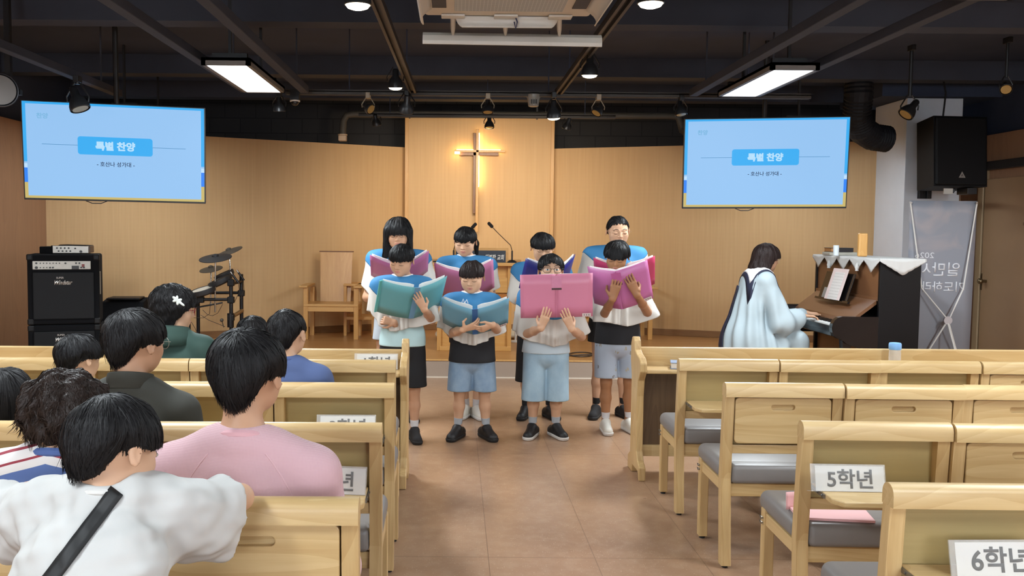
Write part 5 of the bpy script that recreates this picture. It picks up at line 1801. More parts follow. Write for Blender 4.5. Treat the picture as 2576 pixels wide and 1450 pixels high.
def make_hair(root, C, R, hh, st, hm, n=1500, seed=0, crown=(0.03, 0.22, 0.42), width=0.0026, length=0.09, shape=None, curl=0.0, extra=None, h=0.0035, amp=0.0075):
    S_ = STYLES[st]
    far = 0.75 if st in ('bob', 'curly', 'wavy') else 0.66
    dn = 2.35 if st == 'long' else (0.90 if st in ('bob', 'wavy') else 0.66)
    if extra:
        dn = max(dn, 1.0)
    F = Field(C - V3(far, far, dn) * hh - 0.02, C + V3(far, far, 0.62) * hh + 0.02, h)
    L_ = lambda x, y, z: C + R @ (V3(x, y, z) * hh)
    r = V3(*S_['r']) if shape is None else V3(*shape)
    F.ell(L_(0, 0.03, 0.095), r * hh, R, 0.01, m=0.06)
    if st in ('short', 'curly', 'bowl', 'bowl_low', 'parted', 'crop'):
        w = r[0]
        F.ell(L_(0, 0.17, -0.12), V3(w * 0.74, 0.335, 0.38) * hh, R, 0.03, m=0.06)
    if st == 'wavy':
        F.slab(L_(0, 0.08, 0.1), L_(0, 0.13, -0.60), 0.44 * hh, 0.34 * hh, 0.47 * hh, 0.33 * hh, R @ V3(1, 0, 0), 0.04, m=0.06)
    if st in ('tied', 'bangs_tied', 'bangs_tail'):
        F.ell(L_(0, 0.16, -0.08), V3(0.33, 0.31, 0.30) * hh, R, 0.03, m=0.06)
    if st == 'bob':
        F.slab(L_(0, 0.06, 0.15), L_(0, 0.10, -0.46), 0.48 * hh, 0.53 * hh, 0.50 * hh, 0.56 * hh, R @ V3(1, 0, 0), 0.03, m=0.06)
    if st == 'long':
        F.slab(L_(0, 0.05, 0.15), C + V3(0, 0.10, -1.0) * hh, 0.42 * hh, 0.46 * hh, 0.44 * hh, 0.33 * hh, R @ V3(1, 0, 0), 0.03, m=0.06)
        for s in (-1, 1):
            F.slab(L_(s * 0.38, -0.05, 0.1), C + V3(s * 0.42, -0.28, -1.75) * hh, 0.11 * hh, 0.12 * hh, 0.20 * hh, 0.12 * hh, R @ V3(1, 0, 0), 0.03, m=0.06)
    if extra:
        extra(F, L_, hh, R)
    if st in ('curly', 'wavy'):
        F.wrinkle(amp, 120, seed)
    else:
        F.wrinkle(0.0022, 95, seed, (1, 1, 0.15))
    ax = [F.lo[i] + F.h * np.arange(F.n[i]) for i in range(3)]
    X, Y, Z = np.meshgrid(*[a - c for a, c in zip(ax, C)], indexing='ij')
    q = [(R[0, i] * X + R[1, i] * Y + R[2, i] * Z) / hh for i in range(3)]
    th = np.degrees(np.arctan2(q[0], -q[1]))
    rr = np.random.default_rng(seed + 5)
    hl = np.interp(np.abs(th), ANG, S_['hl'])
    jag = sum(np.sin(th * f + p) for f, p in zip((0.35, 0.8, 1.7), rr.uniform(0, 6, 3))) * (0.018 if st != 'long' else 0.008)
    cut = (hl + jag - q[2]) * hh
    if st not in ('curly',):
        rad2 = np.sqrt(q[0] ** 2 + q[1] ** 2)
        inner = (0.30 - rad2) * hh                       # keep hair off the very middle under the hairline
    if st in ('short', 'bowl', 'bowl_low', 'parted', 'crop', 'curly'):
        # the hair thins out towards the nape
        wt = np.clip((np.abs(th) - 85) / 35, 0, 1)
        tp = np.clip(1 - (q[2] - hl) / 0.30, 0, 1) ** 1.6
        F.g += (wt * tp * 0.105 * hh).astype(np.float32)
    g = F.g
    F.g = np.maximum(g, cut.astype(np.float32))
    V, Q = F.nets()
    V = relax(V, Q, 0.4)
    nv = len(V)
    # strands laid along the surface, running out from the crown
    if n:
        N = F.grad(V)
        loc = ((V - C) @ R) / hh
        tht = np.degrees(np.arctan2(loc[:, 0], -loc[:, 1]))
        ok = (loc[:, 2] > np.interp(np.abs(tht), ANG, S_['hl']) + 0.03) & ((N @ R)[:, 2] > -0.5)
        if st != 'long':
            ok &= np.sqrt(loc[:, 0] ** 2 + loc[:, 1] ** 2) > 0.0
        idx = np.flatnonzero(ok)
        pick = rr.choice(idx, n)
        p = V[pick] + N[pick] * rr.uniform(-0.001, 0.0025, (n, 1))
        cw = C + R @ (V3(*crown) * hh)
        K = 14 if st == 'long' else 7
        step = length * rr.uniform(0.5, 1.15, n) / (K - 1)
        lift = rr.uniform(0.0002, 0.0028, n)
        wv = width * rr.uniform(0.6, 1.3, n)
        tw = rr.normal(0, 0.33, (n, 1))
        stop = np.zeros(n, bool)
        over = rr.uniform(-0.05, 0.015, n)
        jit = rr.normal(0, (0.06 if st == 'long' else 0.16) + curl * 2, (n, 3))
        P_, W_ = [], []
        dprev = None
        down = R @ V3(0, 0, -1)
        for k_ in range(K):
            nn = F.grad(p)
            v = p - cw
            v = v / (np.linalg.norm(v, axis=1, keepdims=True) + 1e-6)
            swirl = np.cross(nn, v) * 0.35 * np.exp(-np.linalg.norm(p - cw, axis=1, keepdims=True) / (0.25 * hh))
            d = v + swirl + jit + (down if st in ('long', 'bob', 'tied') else down * 0.35)
            if curl:
                ph = rr.uniform(0, 6.28, (n, 1)) if k_ == 0 else ph + 1.5
                d = d + np.cross(nn, d) * np.sin(ph) * curl * 5
            d = d - nn * (d * nn).sum(1, keepdims=True)
            d /= np.linalg.norm(d, axis=1, keepdims=True) + 1e-9
            if dprev is not None:
                edge = (nn @ down)[:, None] > 0.55
                d = np.where(edge, dprev, d)
            sd = np.cross(nn, d)
            if dprev is not None:
                sd = np.where(edge, sprev, sd)
            sd /= np.linalg.norm(sd, axis=1, keepdims=True) + 1e-9
            w = wv * (1 - (k_ / (K - 1)) ** 2.2) * 0.5 + 0.0001
            P_.append(p.copy())
            W_.append((sd * np.cos(tw) + nn * np.sin(tw)) * w[:, None])
            dprev, sprev = d, sd
            q_ = ((p - C) @ R) / hh
            stop |= q_[:, 2] < np.interp(np.degrees(np.abs(np.arctan2(q_[:, 0], -q_[:, 1]))), ANG, S_['hl']) + 0.03 - over
            p = p + d * (step * np.where(stop, 0.02, 1.0))[:, None]
            f = F.at(p) - lift
            n2 = F.grad(p)
            mv = np.where(((n2 @ down) < 0.55) & (np.abs(f) < 0.02) & ~stop, f, 0)
            p = p - n2 * mv[:, None]
        A = np.stack([a - b for a, b in zip(P_, W_)], 1)
        B = np.stack([a + b for a, b in zip(P_, W_)], 1)
        SV = np.stack([A, B], 2).reshape(-1, 3)
        base = nv + np.arange(n)[:, None] * (2 * K) + 2 * np.arange(K - 1)[None, :]
        SQ = np.stack([base, base + 1, base + 3, base + 2], -1).reshape(-1, 4)
        V, Q = np.concatenate([V, SV]), np.concatenate([Q, SQ])
    raw('hair', V, Q, hm, root)
    return F


def face_parts(root, F, C, R, hh, eyes='down', mouth='closed', glasses=None, brows=True, lips=True):
    fr = R @ V3(0, 1, 0)

    def on(x, z, off=0.0012):
        p = F.hit(C + R @ (V3(x, -0.75, z) * hh), fr, 0.6 * hh)
        return (p if p is not None else C + R @ (V3(x, -0.40, z) * hh)) - fr * off
    for s in (-1, 1):
        if brows:
            MB().tube([on(s * x, z, 0.0008) for x, z in ((0.065, 0.105), (0.12, 0.125), (0.18, 0.125), (0.245, 0.10))], [0.0016, 0.0026, 0.0024, 0.001], 6).obj('eyebrow', brow_m, root, True)
        if eyes == 'down':
            MB().tube([on(s * x, z, 0.0004) for x, z in ((0.075, -0.030), (0.11, -0.046), (0.155, -0.052), (0.20, -0.046), (0.24, -0.030))], [0.0006, 0.0013, 0.0016, 0.0014, 0.0007], 6).obj('eyelash', brow_m, root, True)
        else:
            c = on(s * 0.155, -0.005, 0.0)
            b = MB()
            b.ball((0, 0, 0), (0.070 * hh, 0.012 * hh, 0.030 * hh), Matrix.Translation(c) @ Matrix(R.tolist()).to_4x4(), 16)
            e = b.obj('eye', eye_w, root, True)
            MB().ball((0, -0.009 * hh, 0.002 * hh), (0.029 * hh, 0.006 * hh, 0.029 * hh), Matrix.Translation(c) @ Matrix(R.tolist()).to_4x4(), 14).obj('iris', iris_m, e, True)
            MB().tube([on(s * x, z, 0.001) for x, z in ((0.08, 0.0), (0.115, 0.024), (0.155, 0.030), (0.20, 0.022), (0.235, 0.0))], [0.0006, 0.0014, 0.0016, 0.0013, 0.0006], 6).obj('eyelash', brow_m, root, True)
    if lips:
        MB().tube([on(x, z, -0.0002) for x, z in ((-0.105, -0.282), (-0.05, -0.262), (0, -0.268), (0.05, -0.262), (0.105, -0.282))], [0.001, 0.0034, 0.0036, 0.0034, 0.001], 8).obj('lip', lip_m, root, True)
        MB().tube([on(x, z, -0.0002) for x, z in ((-0.095, -0.288), (-0.05, -0.312), (0, -0.318), (0.05, -0.312), (0.095, -0.288))], [0.001, 0.0036, 0.0042, 0.0036, 0.001], 8).obj('lip', lip_m, root, True)
        c = on(0, -0.289, -0.001)
        MB().ball((0, 0, 0), (0.075 * hh, 0.006 * hh, (0.036 if mouth == 'open' else 0.006) * hh), Matrix.Translation(c) @ Matrix(R.tolist()).to_4x4(), 14).obj('mouth', mouth_m, root, True)
    if glasses:
        gm = {'black': mat('frame_black', '16161a', 0.3), 'gold': mat('frame_gold', 'c2a27c', 0.3, 0.7), 'red': mat('frame_red', '7a1f22', 0.35), 'clear': mat('frame_clear', 'b9b2a6', 0.3)}[glasses]
        rr = 0.0018 if glasses in ('black', 'red') else 0.0009
        T = lambda x, y, z: C + R @ (V3(x, y, z) * hh)
        gl = D.objects.new('glasses', None)
        link(gl, root)
        for s in (-1, 1):
            pts = []
            for k in range(20):
                a = 2 * math.pi * k / 20
                ca, sa = math.cos(a), math.sin(a)
                e_ = 0.75 if glasses == 'black' else 1.0
                pts.append(T(s * 0.175 + 0.125 * math.copysign(abs(ca) ** e_, ca), -0.475 + 0.02 * abs(ca) * (s * ca > 0) * 2, -0.01 + 0.092 * math.copysign(abs(sa) ** e_, sa)))
            MB().tube(pts, rr, 6, closed=True).obj('rim', gm, gl, True)
            MB().tube([T(s * 0.30, -0.45, 0.02), T(s * 0.40, -0.36, 0.025), T(s * 0.41, 0.02, 0.04), T(s * 0.41, 0.10, -0.04)], rr, 6).obj('temple', gm, gl, True)
        MB().tube([T(-0.05, -0.47, 0.01), T(0, -0.485, 0.025), T(0.05, -0.47, 0.01)], rr, 6).obj('bridge', gm, gl, True)


def build_body(J, hh, R, g, sk, root, h, hands, ears=True, shod=True, adult=False):
    """One skin: trunk, neck, head, arms with hands, legs."""
    pts = [J[k] for k in J if isinstance(J[k], np.ndarray)]
    lo, hi = np.min(pts, 0) - 0.17, np.max(pts, 0) + 0.17
    lo[2] = max(lo[2], -0.01)
    hi[2] = J['head'][2] + 0.62 * hh
    F = Field(lo, hi, h)
    trunk(F, J, g, 0.0)
    F.cone(J['neck'] + V3(0, 0.012, -0.03), J['head'] + R @ (V3(0, 0.10, -0.22) * hh), 0.050 * g, 0.044 * g, 0.03)
    for s in ('L', 'R'):
        sh, el, wr = J['sh' + s], J['el' + s], J['wr' + s]
        F.cone(sh, el, 0.043 * g, 0.033 * g, 0.03)
        F.cone(el, el * 0.45 + wr * 0.55, 0.034 * g, 0.030 * g, 0.015)
        F.cone(el * 0.45 + wr * 0.55, wr, 0.030 * g, 0.021 * g, 0.015)
        F.cone(J['hip' + s], J['kn' + s], 0.074 * g, 0.041 * g, 0.03)
        F.cone(J['kn' + s], J['kn' + s] * 0.6 + J['an' + s] * 0.4 + V3(0, 0.012, 0), 0.040 * g, 0.041 * g, 0.02)
        F.cone(J['kn' + s] * 0.6 + J['an' + s] * 0.4 + V3(0, 0.012, 0), J['an' + s], 0.041 * g, 0.026 * g, 0.02)
        F.cone(J['an' + s], J['to' + s], 0.028 * g, 0.02 * g, 0.02)
        hs = hands.get(s)
        if hs:
            hand_shape(F, wr, hs['d'], hs['n'], 1 if s == 'R' else -1, hs.get('s', 0.8), hs.get('curl', 0.25), hs.get('spread', 0.16), hs.get('thumb', (0.55, 0.75, 0.35)))
        else:
            hand_shape(F, wr, nrm(wr - el), V3(0, 0.3, -1) if abs(nrm(wr - el)[2]) < 0.9 else V3(1 if s == 'R' else -1, 0, 0), 1 if s == 'R' else -1, 1.0 if adult else 0.8, 0.35, 0.05)
    head_shape(F, J['head'], R, hh, ears)
    F.obj('body', sk, root, 1)
    return F


def trunk(F, J, g, inf, k=0.03):
    pe, ch, nk = J['pelvis'], J['chest'], J['neck']
    X = J['shL'] - J['shR']
    F.slab(pe + V3(0, 0, -0.03), pe * 0.4 + ch * 0.6, 0.128 * g + inf, 0.125 * g + inf, 0.090 * g + inf, 0.088 * g + inf, X, k)
    F.slab(pe * 0.55 + ch * 0.45, ch, 0.125 * g + inf, 0.145 * g + inf, 0.088 * g + inf, 0.090 * g + inf, X, k)
    F.slab(ch, nk - V3(0, 0, 0.035), 0.145 * g + inf, 0.075 * g + inf, 0.086 * g + inf, 0.062 * g + inf, X, k)
    for s in ('L', 'R'):
        F.cone(J['sh' + s], J['sh' + s] * 0.45 + nk * 0.55, 0.045 * g + inf, 0.042 * g + inf, k)


def stand_joints(H, hh, g, head, feet, yaw=0, arms=None):
    """Joints of a standing figure in its own frame (front towards -y)."""
    J = {'head': V3(*head)}
    nx = head[0] * 0.85
    ny = 0.0
    zt = H - hh
    J['neck'] = V3(nx, ny + 0.015, zt - 0.020)
    J['chest'] = V3(nx * 0.9, ny + 0.015, zt - 0.150)
    J['pelvis'] = V3(nx * 0.3, 0.01, 0.515 * H)
    sw = 0.108 * H * (1 if g < 1.15 else 1.06)
    for s, sx in (('L', 1), ('R', -1)):
        J['sh' + s] = V3(nx + sx * sw, ny + 0.015, zt - 0.088)
        J['hip' + s] = J['pelvis'] + V3(sx * 0.060 * H, 0, -0.02)
        f = V3(feet[0 if sx < 0 else 1][0], feet[0 if sx < 0 else 1][1], 0)
        J['an' + s] = f + V3(0, 0.02, 0.075)
        J['kn' + s] = (J['hip' + s] * 0.47 + J['an' + s] * 0.53) + V3(0, -0.012, 0)
        J['to' + s] = J['an' + s] + V3(sx * 0.03, -0.085, -0.035)
    return J


def sleeve_and_trunk(J, g, inf, hem, sleeve, lo_pad=0.2, h=0.005, neck_r=0.058, wr=0.002, seed=0, flare=0.0, neck_drop=0.03, drape=0.0, top=None):
    pts = [J[k] for k in ('pelvis', 'chest', 'neck', 'shL', 'shR', 'elL', 'elR')]
    lo, hi = np.min(pts, 0) - lo_pad, np.max(pts, 0) + 0.13
    lo[2] = hem - 0.02
    F = Field(lo, hi, h)
    trunk(F, J, g, inf)
    if hem < J['pelvis'][2]:
        F.slab(V3(J['pelvis'][0], J['pelvis'][1], hem - 0.14), J['pelvis'] + V3(0, 0, 0.05), 0.142 * g + inf + flare, (0.150 if flare else 0.13) * g + inf, 0.102 * g + inf + flare, 0.094 * g + inf, J['shL'] - J['shR'], 0.03)
    else:
        F.slab(V3(J['pelvis'][0], J['pelvis'][1], hem - 0.14), J['pelvis'] + V3(0, 0, 0.10), 0.136 * g + inf + flare, 0.126 * g + inf, 0.094 * g + inf + flare, 0.09 * g + inf, J['shL'] - J['shR'], 0.03)
    for s in ('L', 'R'):
        a, b = J['sh' + s], J['el' + s]
        if drape:
            a, b = a + V3(0, 0, -0.022), b + V3(0, 0, -0.022)
        F.cone(a, a + (b - a) * min(sleeve, 1.0), 0.048 * g + inf, 0.044 * g + inf * 1.5, 0.06 if drape else 0.03, m=0.07)
        if drape:
            e_ = a + (b - a) * sleeve
            F.cone(a + V3(0, 0, -0.05), e_ + V3(0, 0, -drape), 0.05 * g, 0.042 * g, 0.05)
        if sleeve > 1:
            w = J['wr' + s]
            F.cone(b, b + (w - b) * (sleeve - 1), 0.042 * g + inf * 1.4, 0.036 * g + inf * 1.6, 0.025)
    F.wrinkle(wr, 28, seed)
    if drape:
        F.wrinkle(0.0042, 62, seed + 1, (1, 0.6, 0.7))
        F.wrinkle(0.0022, 120, seed + 2, (1, 0.6, 0.8))
    for s in ('L', 'R'):
        a, b = J['sh' + s], J['el' + s]
        if sleeve <= 1:
            e = a + (b - a) * sleeve
            n = nrm(b - a)
            # trim only the sleeve, not the body of the shirt
            ax = [F.lo[i] + F.h * np.arange(F.n[i]) for i in range(3)]
            dd = (ax[0][:, None, None] - e[0]) * n[0] + (ax[1][None, :, None] - e[1]) * n[1] + (ax[2][None, None, :] - e[2]) * n[2]
            rr = np.sqrt((ax[0][:, None, None] - e[0]) ** 2 + (ax[1][None, :, None] - e[1]) ** 2 + (ax[2][None, None, :] - e[2]) ** 2)
            F.g = np.where(rr < (0.11 + drape) * max(g, 1), np.maximum(F.g, dd), F.g).astype(np.float32)
    F.below(hem)
    nk = J['neck']
    if top is not None:
        F.plane((0, 0, nk[2] - top), (0, 0, 1))
    F.cone(nk + V3(0, -0.05, 0.0) * g + V3(0, 0, -neck_drop + 0.03), nk + V3(0, 0.01, 0.10), neck_r, neck_r + 0.02, 0.004, 's')
    return F


def shorts_mesh(J, g, inf, top, hem, root, m, h=0.005, flare=0.02, seed=0, name='shorts'):
    pts = [J[k] for k in ('pelvis', 'hipL', 'hipR', 'knL', 'knR')]
    lo, hi = np.min(pts, 0) - 0.19, np.max(pts, 0) + 0.19
    lo[2], hi[2] = hem - 0.02, top + 0.05
    F = Field(lo, hi, h)
    F.slab(J['pelvis'] + V3(0, 0, -0.08), J['pelvis'] + V3(0, 0, 0.10), 0.132 * g + inf, 0.120 * g + inf, 0.098 * g + inf, 0.088 * g + inf, (1, 0, 0), 0.02)
    for s in ('L', 'R'):
        a, b = J['hip' + s], J['kn' + s]
        t = (a[2] - hem) / max(a[2] - b[2], 1e-3)
        e = a + (b - a) * (t + 0.12)
        F.cone(a + V3(0, 0, -0.01), e, 0.070 * g + inf, 0.060 * g + inf + flare, 0.015)
    F.wrinkle(0.0022, 34, seed, (1, 1, 0.6))
    F.below(hem)
    F.plane((0, 0, top), (0, 0, 1))
    return F.obj(name, m, root, 1)


def shoe(root, an, to, m, sole_m, s=1.0, low=True, out=0):
    d = V3(to[0] - an[0], to[1] - an[1], 0)
    d = nrm(d)
    heel = V3(an[0], an[1], 0) - d * 0.055 * s
    toe = V3(an[0], an[1], 0) + d * 0.135 * s
    F = Field(np.minimum(heel, toe) - 0.08, np.maximum(heel, toe) + V3(0.08, 0.08, 0.16), 0.004)
    F.cone(heel + V3(0, 0, 0.042), V3(an[0], an[1], 0.075) + d * 0.01, 0.034 * s, 0.036 * s, 0.02)
    F.cone(heel + V3(0, 0, 0.035), toe + V3(0, 0, 0.026), 0.036 * s, 0.036 * s, 0.02)
    F.cone(V3(an[0], an[1], 0.07) + d * 0.03, toe + V3(0, 0, 0.03), 0.034 * s, 0.028 * s, 0.02)
    F.cone(V3(an[0], an[1], 0.07), V3(an[0], an[1], 0.13), 0.024 * s, 0.030 * s, 0.006, 's')
    F.below(0.016)
    o = F.obj('shoe', m, root, 1)
    G_ = Field(np.minimum(heel, toe) - 0.08, np.maximum(heel, toe) + V3(0.08, 0.08, 0.06), 0.004)
    G_.cone(heel + V3(0, 0, 0.02), toe + V3(0, 0, 0.02), 0.041 * s, 0.043 * s, 0.0)
    G_.below(0.0005)
    G_.plane((0, 0, 0.026), (0, 0, 1))
    G_.obj('sole', sole_m, o, 1)
    q = MB()
    for k in range(4):
        c = V3(an[0], an[1], 0.085 - 0.009 * k) + d * (0.045 + 0.018 * k) * s
        t_ = np.cross(d, V3(0, 0, 1)) * 0.018 * s
        q.tube([c - t_ + V3(0, 0, -0.004), c + V3(0, 0, 0.004), c + t_ + V3(0, 0, -0.004)], 0.0025, 6)
    q.obj('lace', m if low else sole_m, o, True)
    return o


def sock(root, J, s, m, top=0.13, g=1.0):
    a, k = J['an' + s], J['kn' + s]
    t = (top - a[2]) / (k[2] - a[2])
    MB().tube([a + V3(0, 0, -0.03), a + V3(0, 0.0, 0.02), a + (k - a) * t], [0.033 * g, 0.030 * g, 0.034 * g], 16).obj('sock', m, root, True)


# ------------------------------------------------------------------ the choir's cape: a round poncho falling from the neck
cape_blue = mat('cape_blue', '3277a8', 0.75, var=0.05, bump=0.03, bscale=200)
cape_white = mat('cape_white', 'cfcbc4', 0.8, var=0.03)
cape_rim = mat('cape_rim', 'e6e6e8', 0.7)


def cape(root, J, g, Rlen=0.40, blue=0.56, seed=0, ruffle=0.014, front_extra=0.0):
    r0 = np.random.default_rng(seed)
    lo = np.minimum(J['elL'], J['elR'])
    lo = np.minimum(lo, J['chest']) - 0.16
    hi = np.maximum(np.maximum(J['shL'], J['shR']), J['neck']) + 0.12
    lo[0] -= 0.1
    hi[0] += 0.1
    lo[2] = min(lo[2], J['neck'][2] - Rlen - 0.1)
    F = Field(lo, hi, 0.008)
    trunk(F, J, g, 0.02)
    for s in ('L', 'R'):
        F.cone(J['sh' + s], J['el' + s], 0.052 * g + 0.012, 0.045 * g + 0.012, 0.04)
    c = J['neck'] + V3(0, -0.004, 0)
    nt, nz = 144, 90
    th = np.linspace(0, 2 * np.pi, nt, endpoint=False)
    dirs = np.stack([np.sin(th), -np.cos(th)], 1)
    zs = c[2] + 0.012 - np.arange(nz) * (Rlen + 0.08) / nz
    rs = np.linspace(0.0, 0.52, 105)
    pts = np.zeros((nt, nz, len(rs), 3))
    pts[..., 0] = c[0] + dirs[:, 0][:, None, None] * rs
    pts[..., 1] = c[1] + dirs[:, 1][:, None, None] * rs
    pts[..., 2] = zs[None, :, None]
    inside = F.at(pts) < 0
    r = np.where(inside, rs, 0).max(-1)
    rn = 0.062 * g ** 0.5
    r[:, 0] = rn
    r = np.maximum(r, rn)
    r = np.maximum.accumulate(r, axis=1)
    ker = np.exp(-0.5 * (np.arange(-8, 9) / 3.0) ** 2)
    ker /= ker.sum()
    r = sum(k * np.roll(r, i - 8, axis=0) for i, k in enumerate(ker))
    kz = np.exp(-0.5 * (np.arange(-3, 4) / 1.4) ** 2)
    kz /= kz.sum()
    rp = np.pad(r, ((0, 0), (3, 3)), 'edge')
    r = sum(k * rp[:, i:i + nz] for i, k in enumerate(kz))
    r[:, 0] = rn
    s = np.concatenate([np.zeros((nt, 1)), np.cumsum(np.sqrt(np.diff(r, axis=1) ** 2 + np.diff(zs)[None] ** 2), axis=1)], 1)
    Ltot = Rlen + front_extra * np.maximum(0, np.cos(th)) ** 2 + 0.012 * np.sin(3 * th + r0.uniform(0, 6))
    M = 46
    V = np.zeros((nt, M + 1, 3))
    ph1, ph2 = r0.uniform(0, 6, 2)
    for i in range(nt):
        ss = np.linspace(0, Ltot[i], M + 1)
        ri = np.interp(ss, s[i], r[i])
        zi = np.interp(ss, s[i], zs)
        f = np.clip(ss / Rlen, 0, 1.1)
        w = np.clip((f - 0.25) / 0.75, 0, 1) ** 1.4
        ri = ri + 0.022 * f + w * (ruffle * np.sin(9 * th[i] + ph1 + 1.5 * math.sin(2 * th[i] + ph2)) + 0.55 * ruffle * np.sin(19 * th[i] + ph2 + math.sin(3 * th[i])))
        V[i, :, 0], V[i, :, 1], V[i, :, 2] = c[0] + dirs[i, 0] * ri, c[1] + dirs[i, 1] * ri, zi
    kb = int(M * blue)

    def part(name, a, b, m, lift=0.0):
        sub = V[:, a:b + 1].copy()
        if lift:
            sub[:, :, 0] += dirs[:, 0][:, None] * lift
            sub[:, :, 1] += dirs[:, 1][:, None] * lift
        n = b - a + 1
        I = np.arange(nt)[:, None] * n + np.arange(n - 1)[None]
        I2 = ((np.arange(nt)[:, None] + 1) % nt) * n + np.arange(n - 1)[None]
        Q = np.stack([I, I + 1, I2 + 1, I2], -1).reshape(-1, 4)
        o = raw(name, sub.reshape(-1, 3), Q, m, root)
        md = o.modifiers.new('cloth', 'SOLIDIFY')
        md.thickness, md.offset = 0.003, 1.0
        return o
    part('cape_yoke', 0, kb, cape_blue, 0.003)
    part('cape_ruffle', kb - 2, M, cape_white)
    MB().tube([V[i, 1] for i in range(0, nt, 3)], 0.0075, 8, closed=True).obj('neckband', cape_rim, root, True)
    return V


# ------------------------------------------------------------------ folders
def folder(c, yaw, roll, pitch, open_l, open_r, m, label, w=0.232, h=0.305, spine=0.035, spine_m=None, label_at='tag', thick_l=False, pocket=False, bowk=0.010):
    """An open ring file, its outside towards the hall; covers swing back by open_l and open_r degrees."""
    M = Matrix.Rotation(rad(yaw), 3, 'Z') @ Matrix.Rotation(rad(roll), 3, 'Y') @ Matrix.Rotation(rad(pitch), 3, 'X')
    t = thing('music_folder', label, 'folder', c, 0, 'open song folders held by the choir', M.to_euler())
    s2 = spine / 2
    MB().box((-s2 - 0.001, -0.0032, -h / 2), (s2 + 0.001, 0.0015, h / 2), 0.001).obj('spine', spine_m or m, t)
    pg = mat('folder_pages', 'dcdad6', 0.7, var=0.03)
    for sx, op in ((-1, open_l), (1, open_r)):
        a = rad(op)
        q = MB()
        rows = []
        for k in range(9):
            x = w * k / 8
            bow = bowk * math.sin(math.pi * k / 8)
            px_ = s2 + x * math.cos(a) + bow * math.sin(a)
            py_ = x * math.sin(a) - bow * math.cos(a)
            rows.append([Vector((sx * px_, py_, z)) for z in (-h / 2, -h / 4, 0, h / 4, h / 2)])
        q.grid(rows)
        q.obj('cover', m, t, True, thick=0.0018)
        p = MB()
        rows = []
        for k in range(9):
            x = 0.012 + (w - 0.022) * k / 8
            lift = 0.012 + 0.014 * math.exp(-((k - 1.0) / 2.0) ** 2)
            px_ = s2 + x * math.cos(a) - lift * math.sin(a)
            py_ = x * math.sin(a) + lift * math.cos(a)
            rows.append([Vector((sx * px_, py_, z)) for z in (-h / 2 + 0.006, h / 2 - 0.003)])
        p.grid(rows)
        p.obj('pages', pg, t, True, thick=0.004)
        if thick_l and sx < 0:
            fl = MB().box((0, -0.010, -h / 2), (0.028, 0.0, h / 2), 0.002).obj('flap', mat(m.name + '_flap', thick_l, 0.45), t, loc=(sx * (s2 + w * math.cos(a)) - (0.0 if sx > 0 else 0.014), w * math.sin(a) - 0.004, 0), rot=(0, 0, -a * sx))
    a = rad(open_r)
    xt = w - 0.045
    if label_at:
        lb = MB().box((-0.030, -0.0016, 0), (0.030, -0.0006, 0.022)).obj('name_label', mat('tape_label', 'd6c4c0', 0.5), t, loc=(s2 + xt * math.cos(a) + 0.008 * math.sin(a), xt * math.sin(a) - 0.010 * math.cos(a) - 0.0022, -h / 2 + 0.004), rot=(0, 0, a))
        k = MB()
        for x in (-0.016, 0.0, 0.016):
            k.box((x - 0.005, -0.0022, 0.006), (x + 0.005, -0.0017, 0.008)).box((x - 0.005, -0.0022, 0.013), (x + 0.005, -0.0017, 0.015)).box((x - 0.001, -0.0022, 0.006), (x + 0.001, -0.0017, 0.017))
        k.obj('lettering', ink, lb)
    if pocket:
        MB().box((-0.034, -0.0045, 0.05), (0.034, -0.0025, 0.140)).obj('spine_pocket', mat(pocket, pocket, 0.4, var=0.1, scale=40), t)
        MB().box((-0.034, -0.005, 0.043), (0.034, -0.0025, 0.056)).obj('spine_tape', mat('tape_dark', '4d3238', 0.4), t)
    return t


fm = lambda n, c: mat(n, c, 0.38, var=0.04, spec=0.5)
F_TEAL, F_BLUE, F_PINK, F_MAG, F_ORCH, F_ROSE, F_RED, F_NAVY = fm('folder_teal', '64a9b2'), fm('folder_blue', '70a8c2'), fm('folder_pink', 'cf7f9b'), fm('folder_magenta', 'c06fa4'), fm('folder_orchid', 'b56a97'), fm('folder_rose', 'bf7396'), fm('folder_red', 'c23e66'), fm('folder_navy', '262a78')
# ------------------------------------------------------------------ the choir
SOLE_B, SOLE_W = mat('sole_black', '1a1a1b', 0.6), mat('sole_white', 'd8d6d2', 0.5)
SH = {'black': mat('shoe_black', '1c1c1e', 0.5), 'white': mat('shoe_white', 'd6d2c8', 0.5), 'suede': mat('shoe_suede', '232122', 0.85)}
SOCK_W = mat('sock_white', 'cfcfd2', 0.85)
SOCK_G = mat('sock_grey', 'a9b0b8', 0.85)
SOCK_B = mat('sock_black', '1b1b1d', 0.85)
CL = {'aqua': mat('tee_aqua', 'b9d6d8', 0.85, var=0.05), 'black': mat('tee_black', '1a1a1e', 0.85), 'pale': mat('tee_pale', 'bccad3', 0.85), 'white': mat('tee_white', 'd9d8d6', 0.85)}
SHORT = {'black': mat('shorts_black', '17171a', 0.85), 'grey': mat('shorts_grey', 'a9b1b8', 0.85), 'dark': mat('shorts_dark', '2c2626', 0.85)}


def denim(name, a, b, rough=0.85):
    m, t = newmat(name)
    co = t.coord((90, 90, 90))
    f = t.noise(t.coord((9, 9, 6)), 1.0, 4, 0.6)
    g = t.noise(t.coord((400, 400, 60)), 1.0, 2)
    t.put(t.b.inputs['Base Color'], t.mix(t.math('ADD', t.math('MULTIPLY', t.ramp(f, 0.35, 0.7), 0.75), t.math('MULTIPLY', g, 0.25)), lin(a), lin(b)))
    t.b.inputs['Roughness'].default_value = rough
    t.bump(t.noise(t.coord(), 30, 3), 0.25, 0.01)
    return m


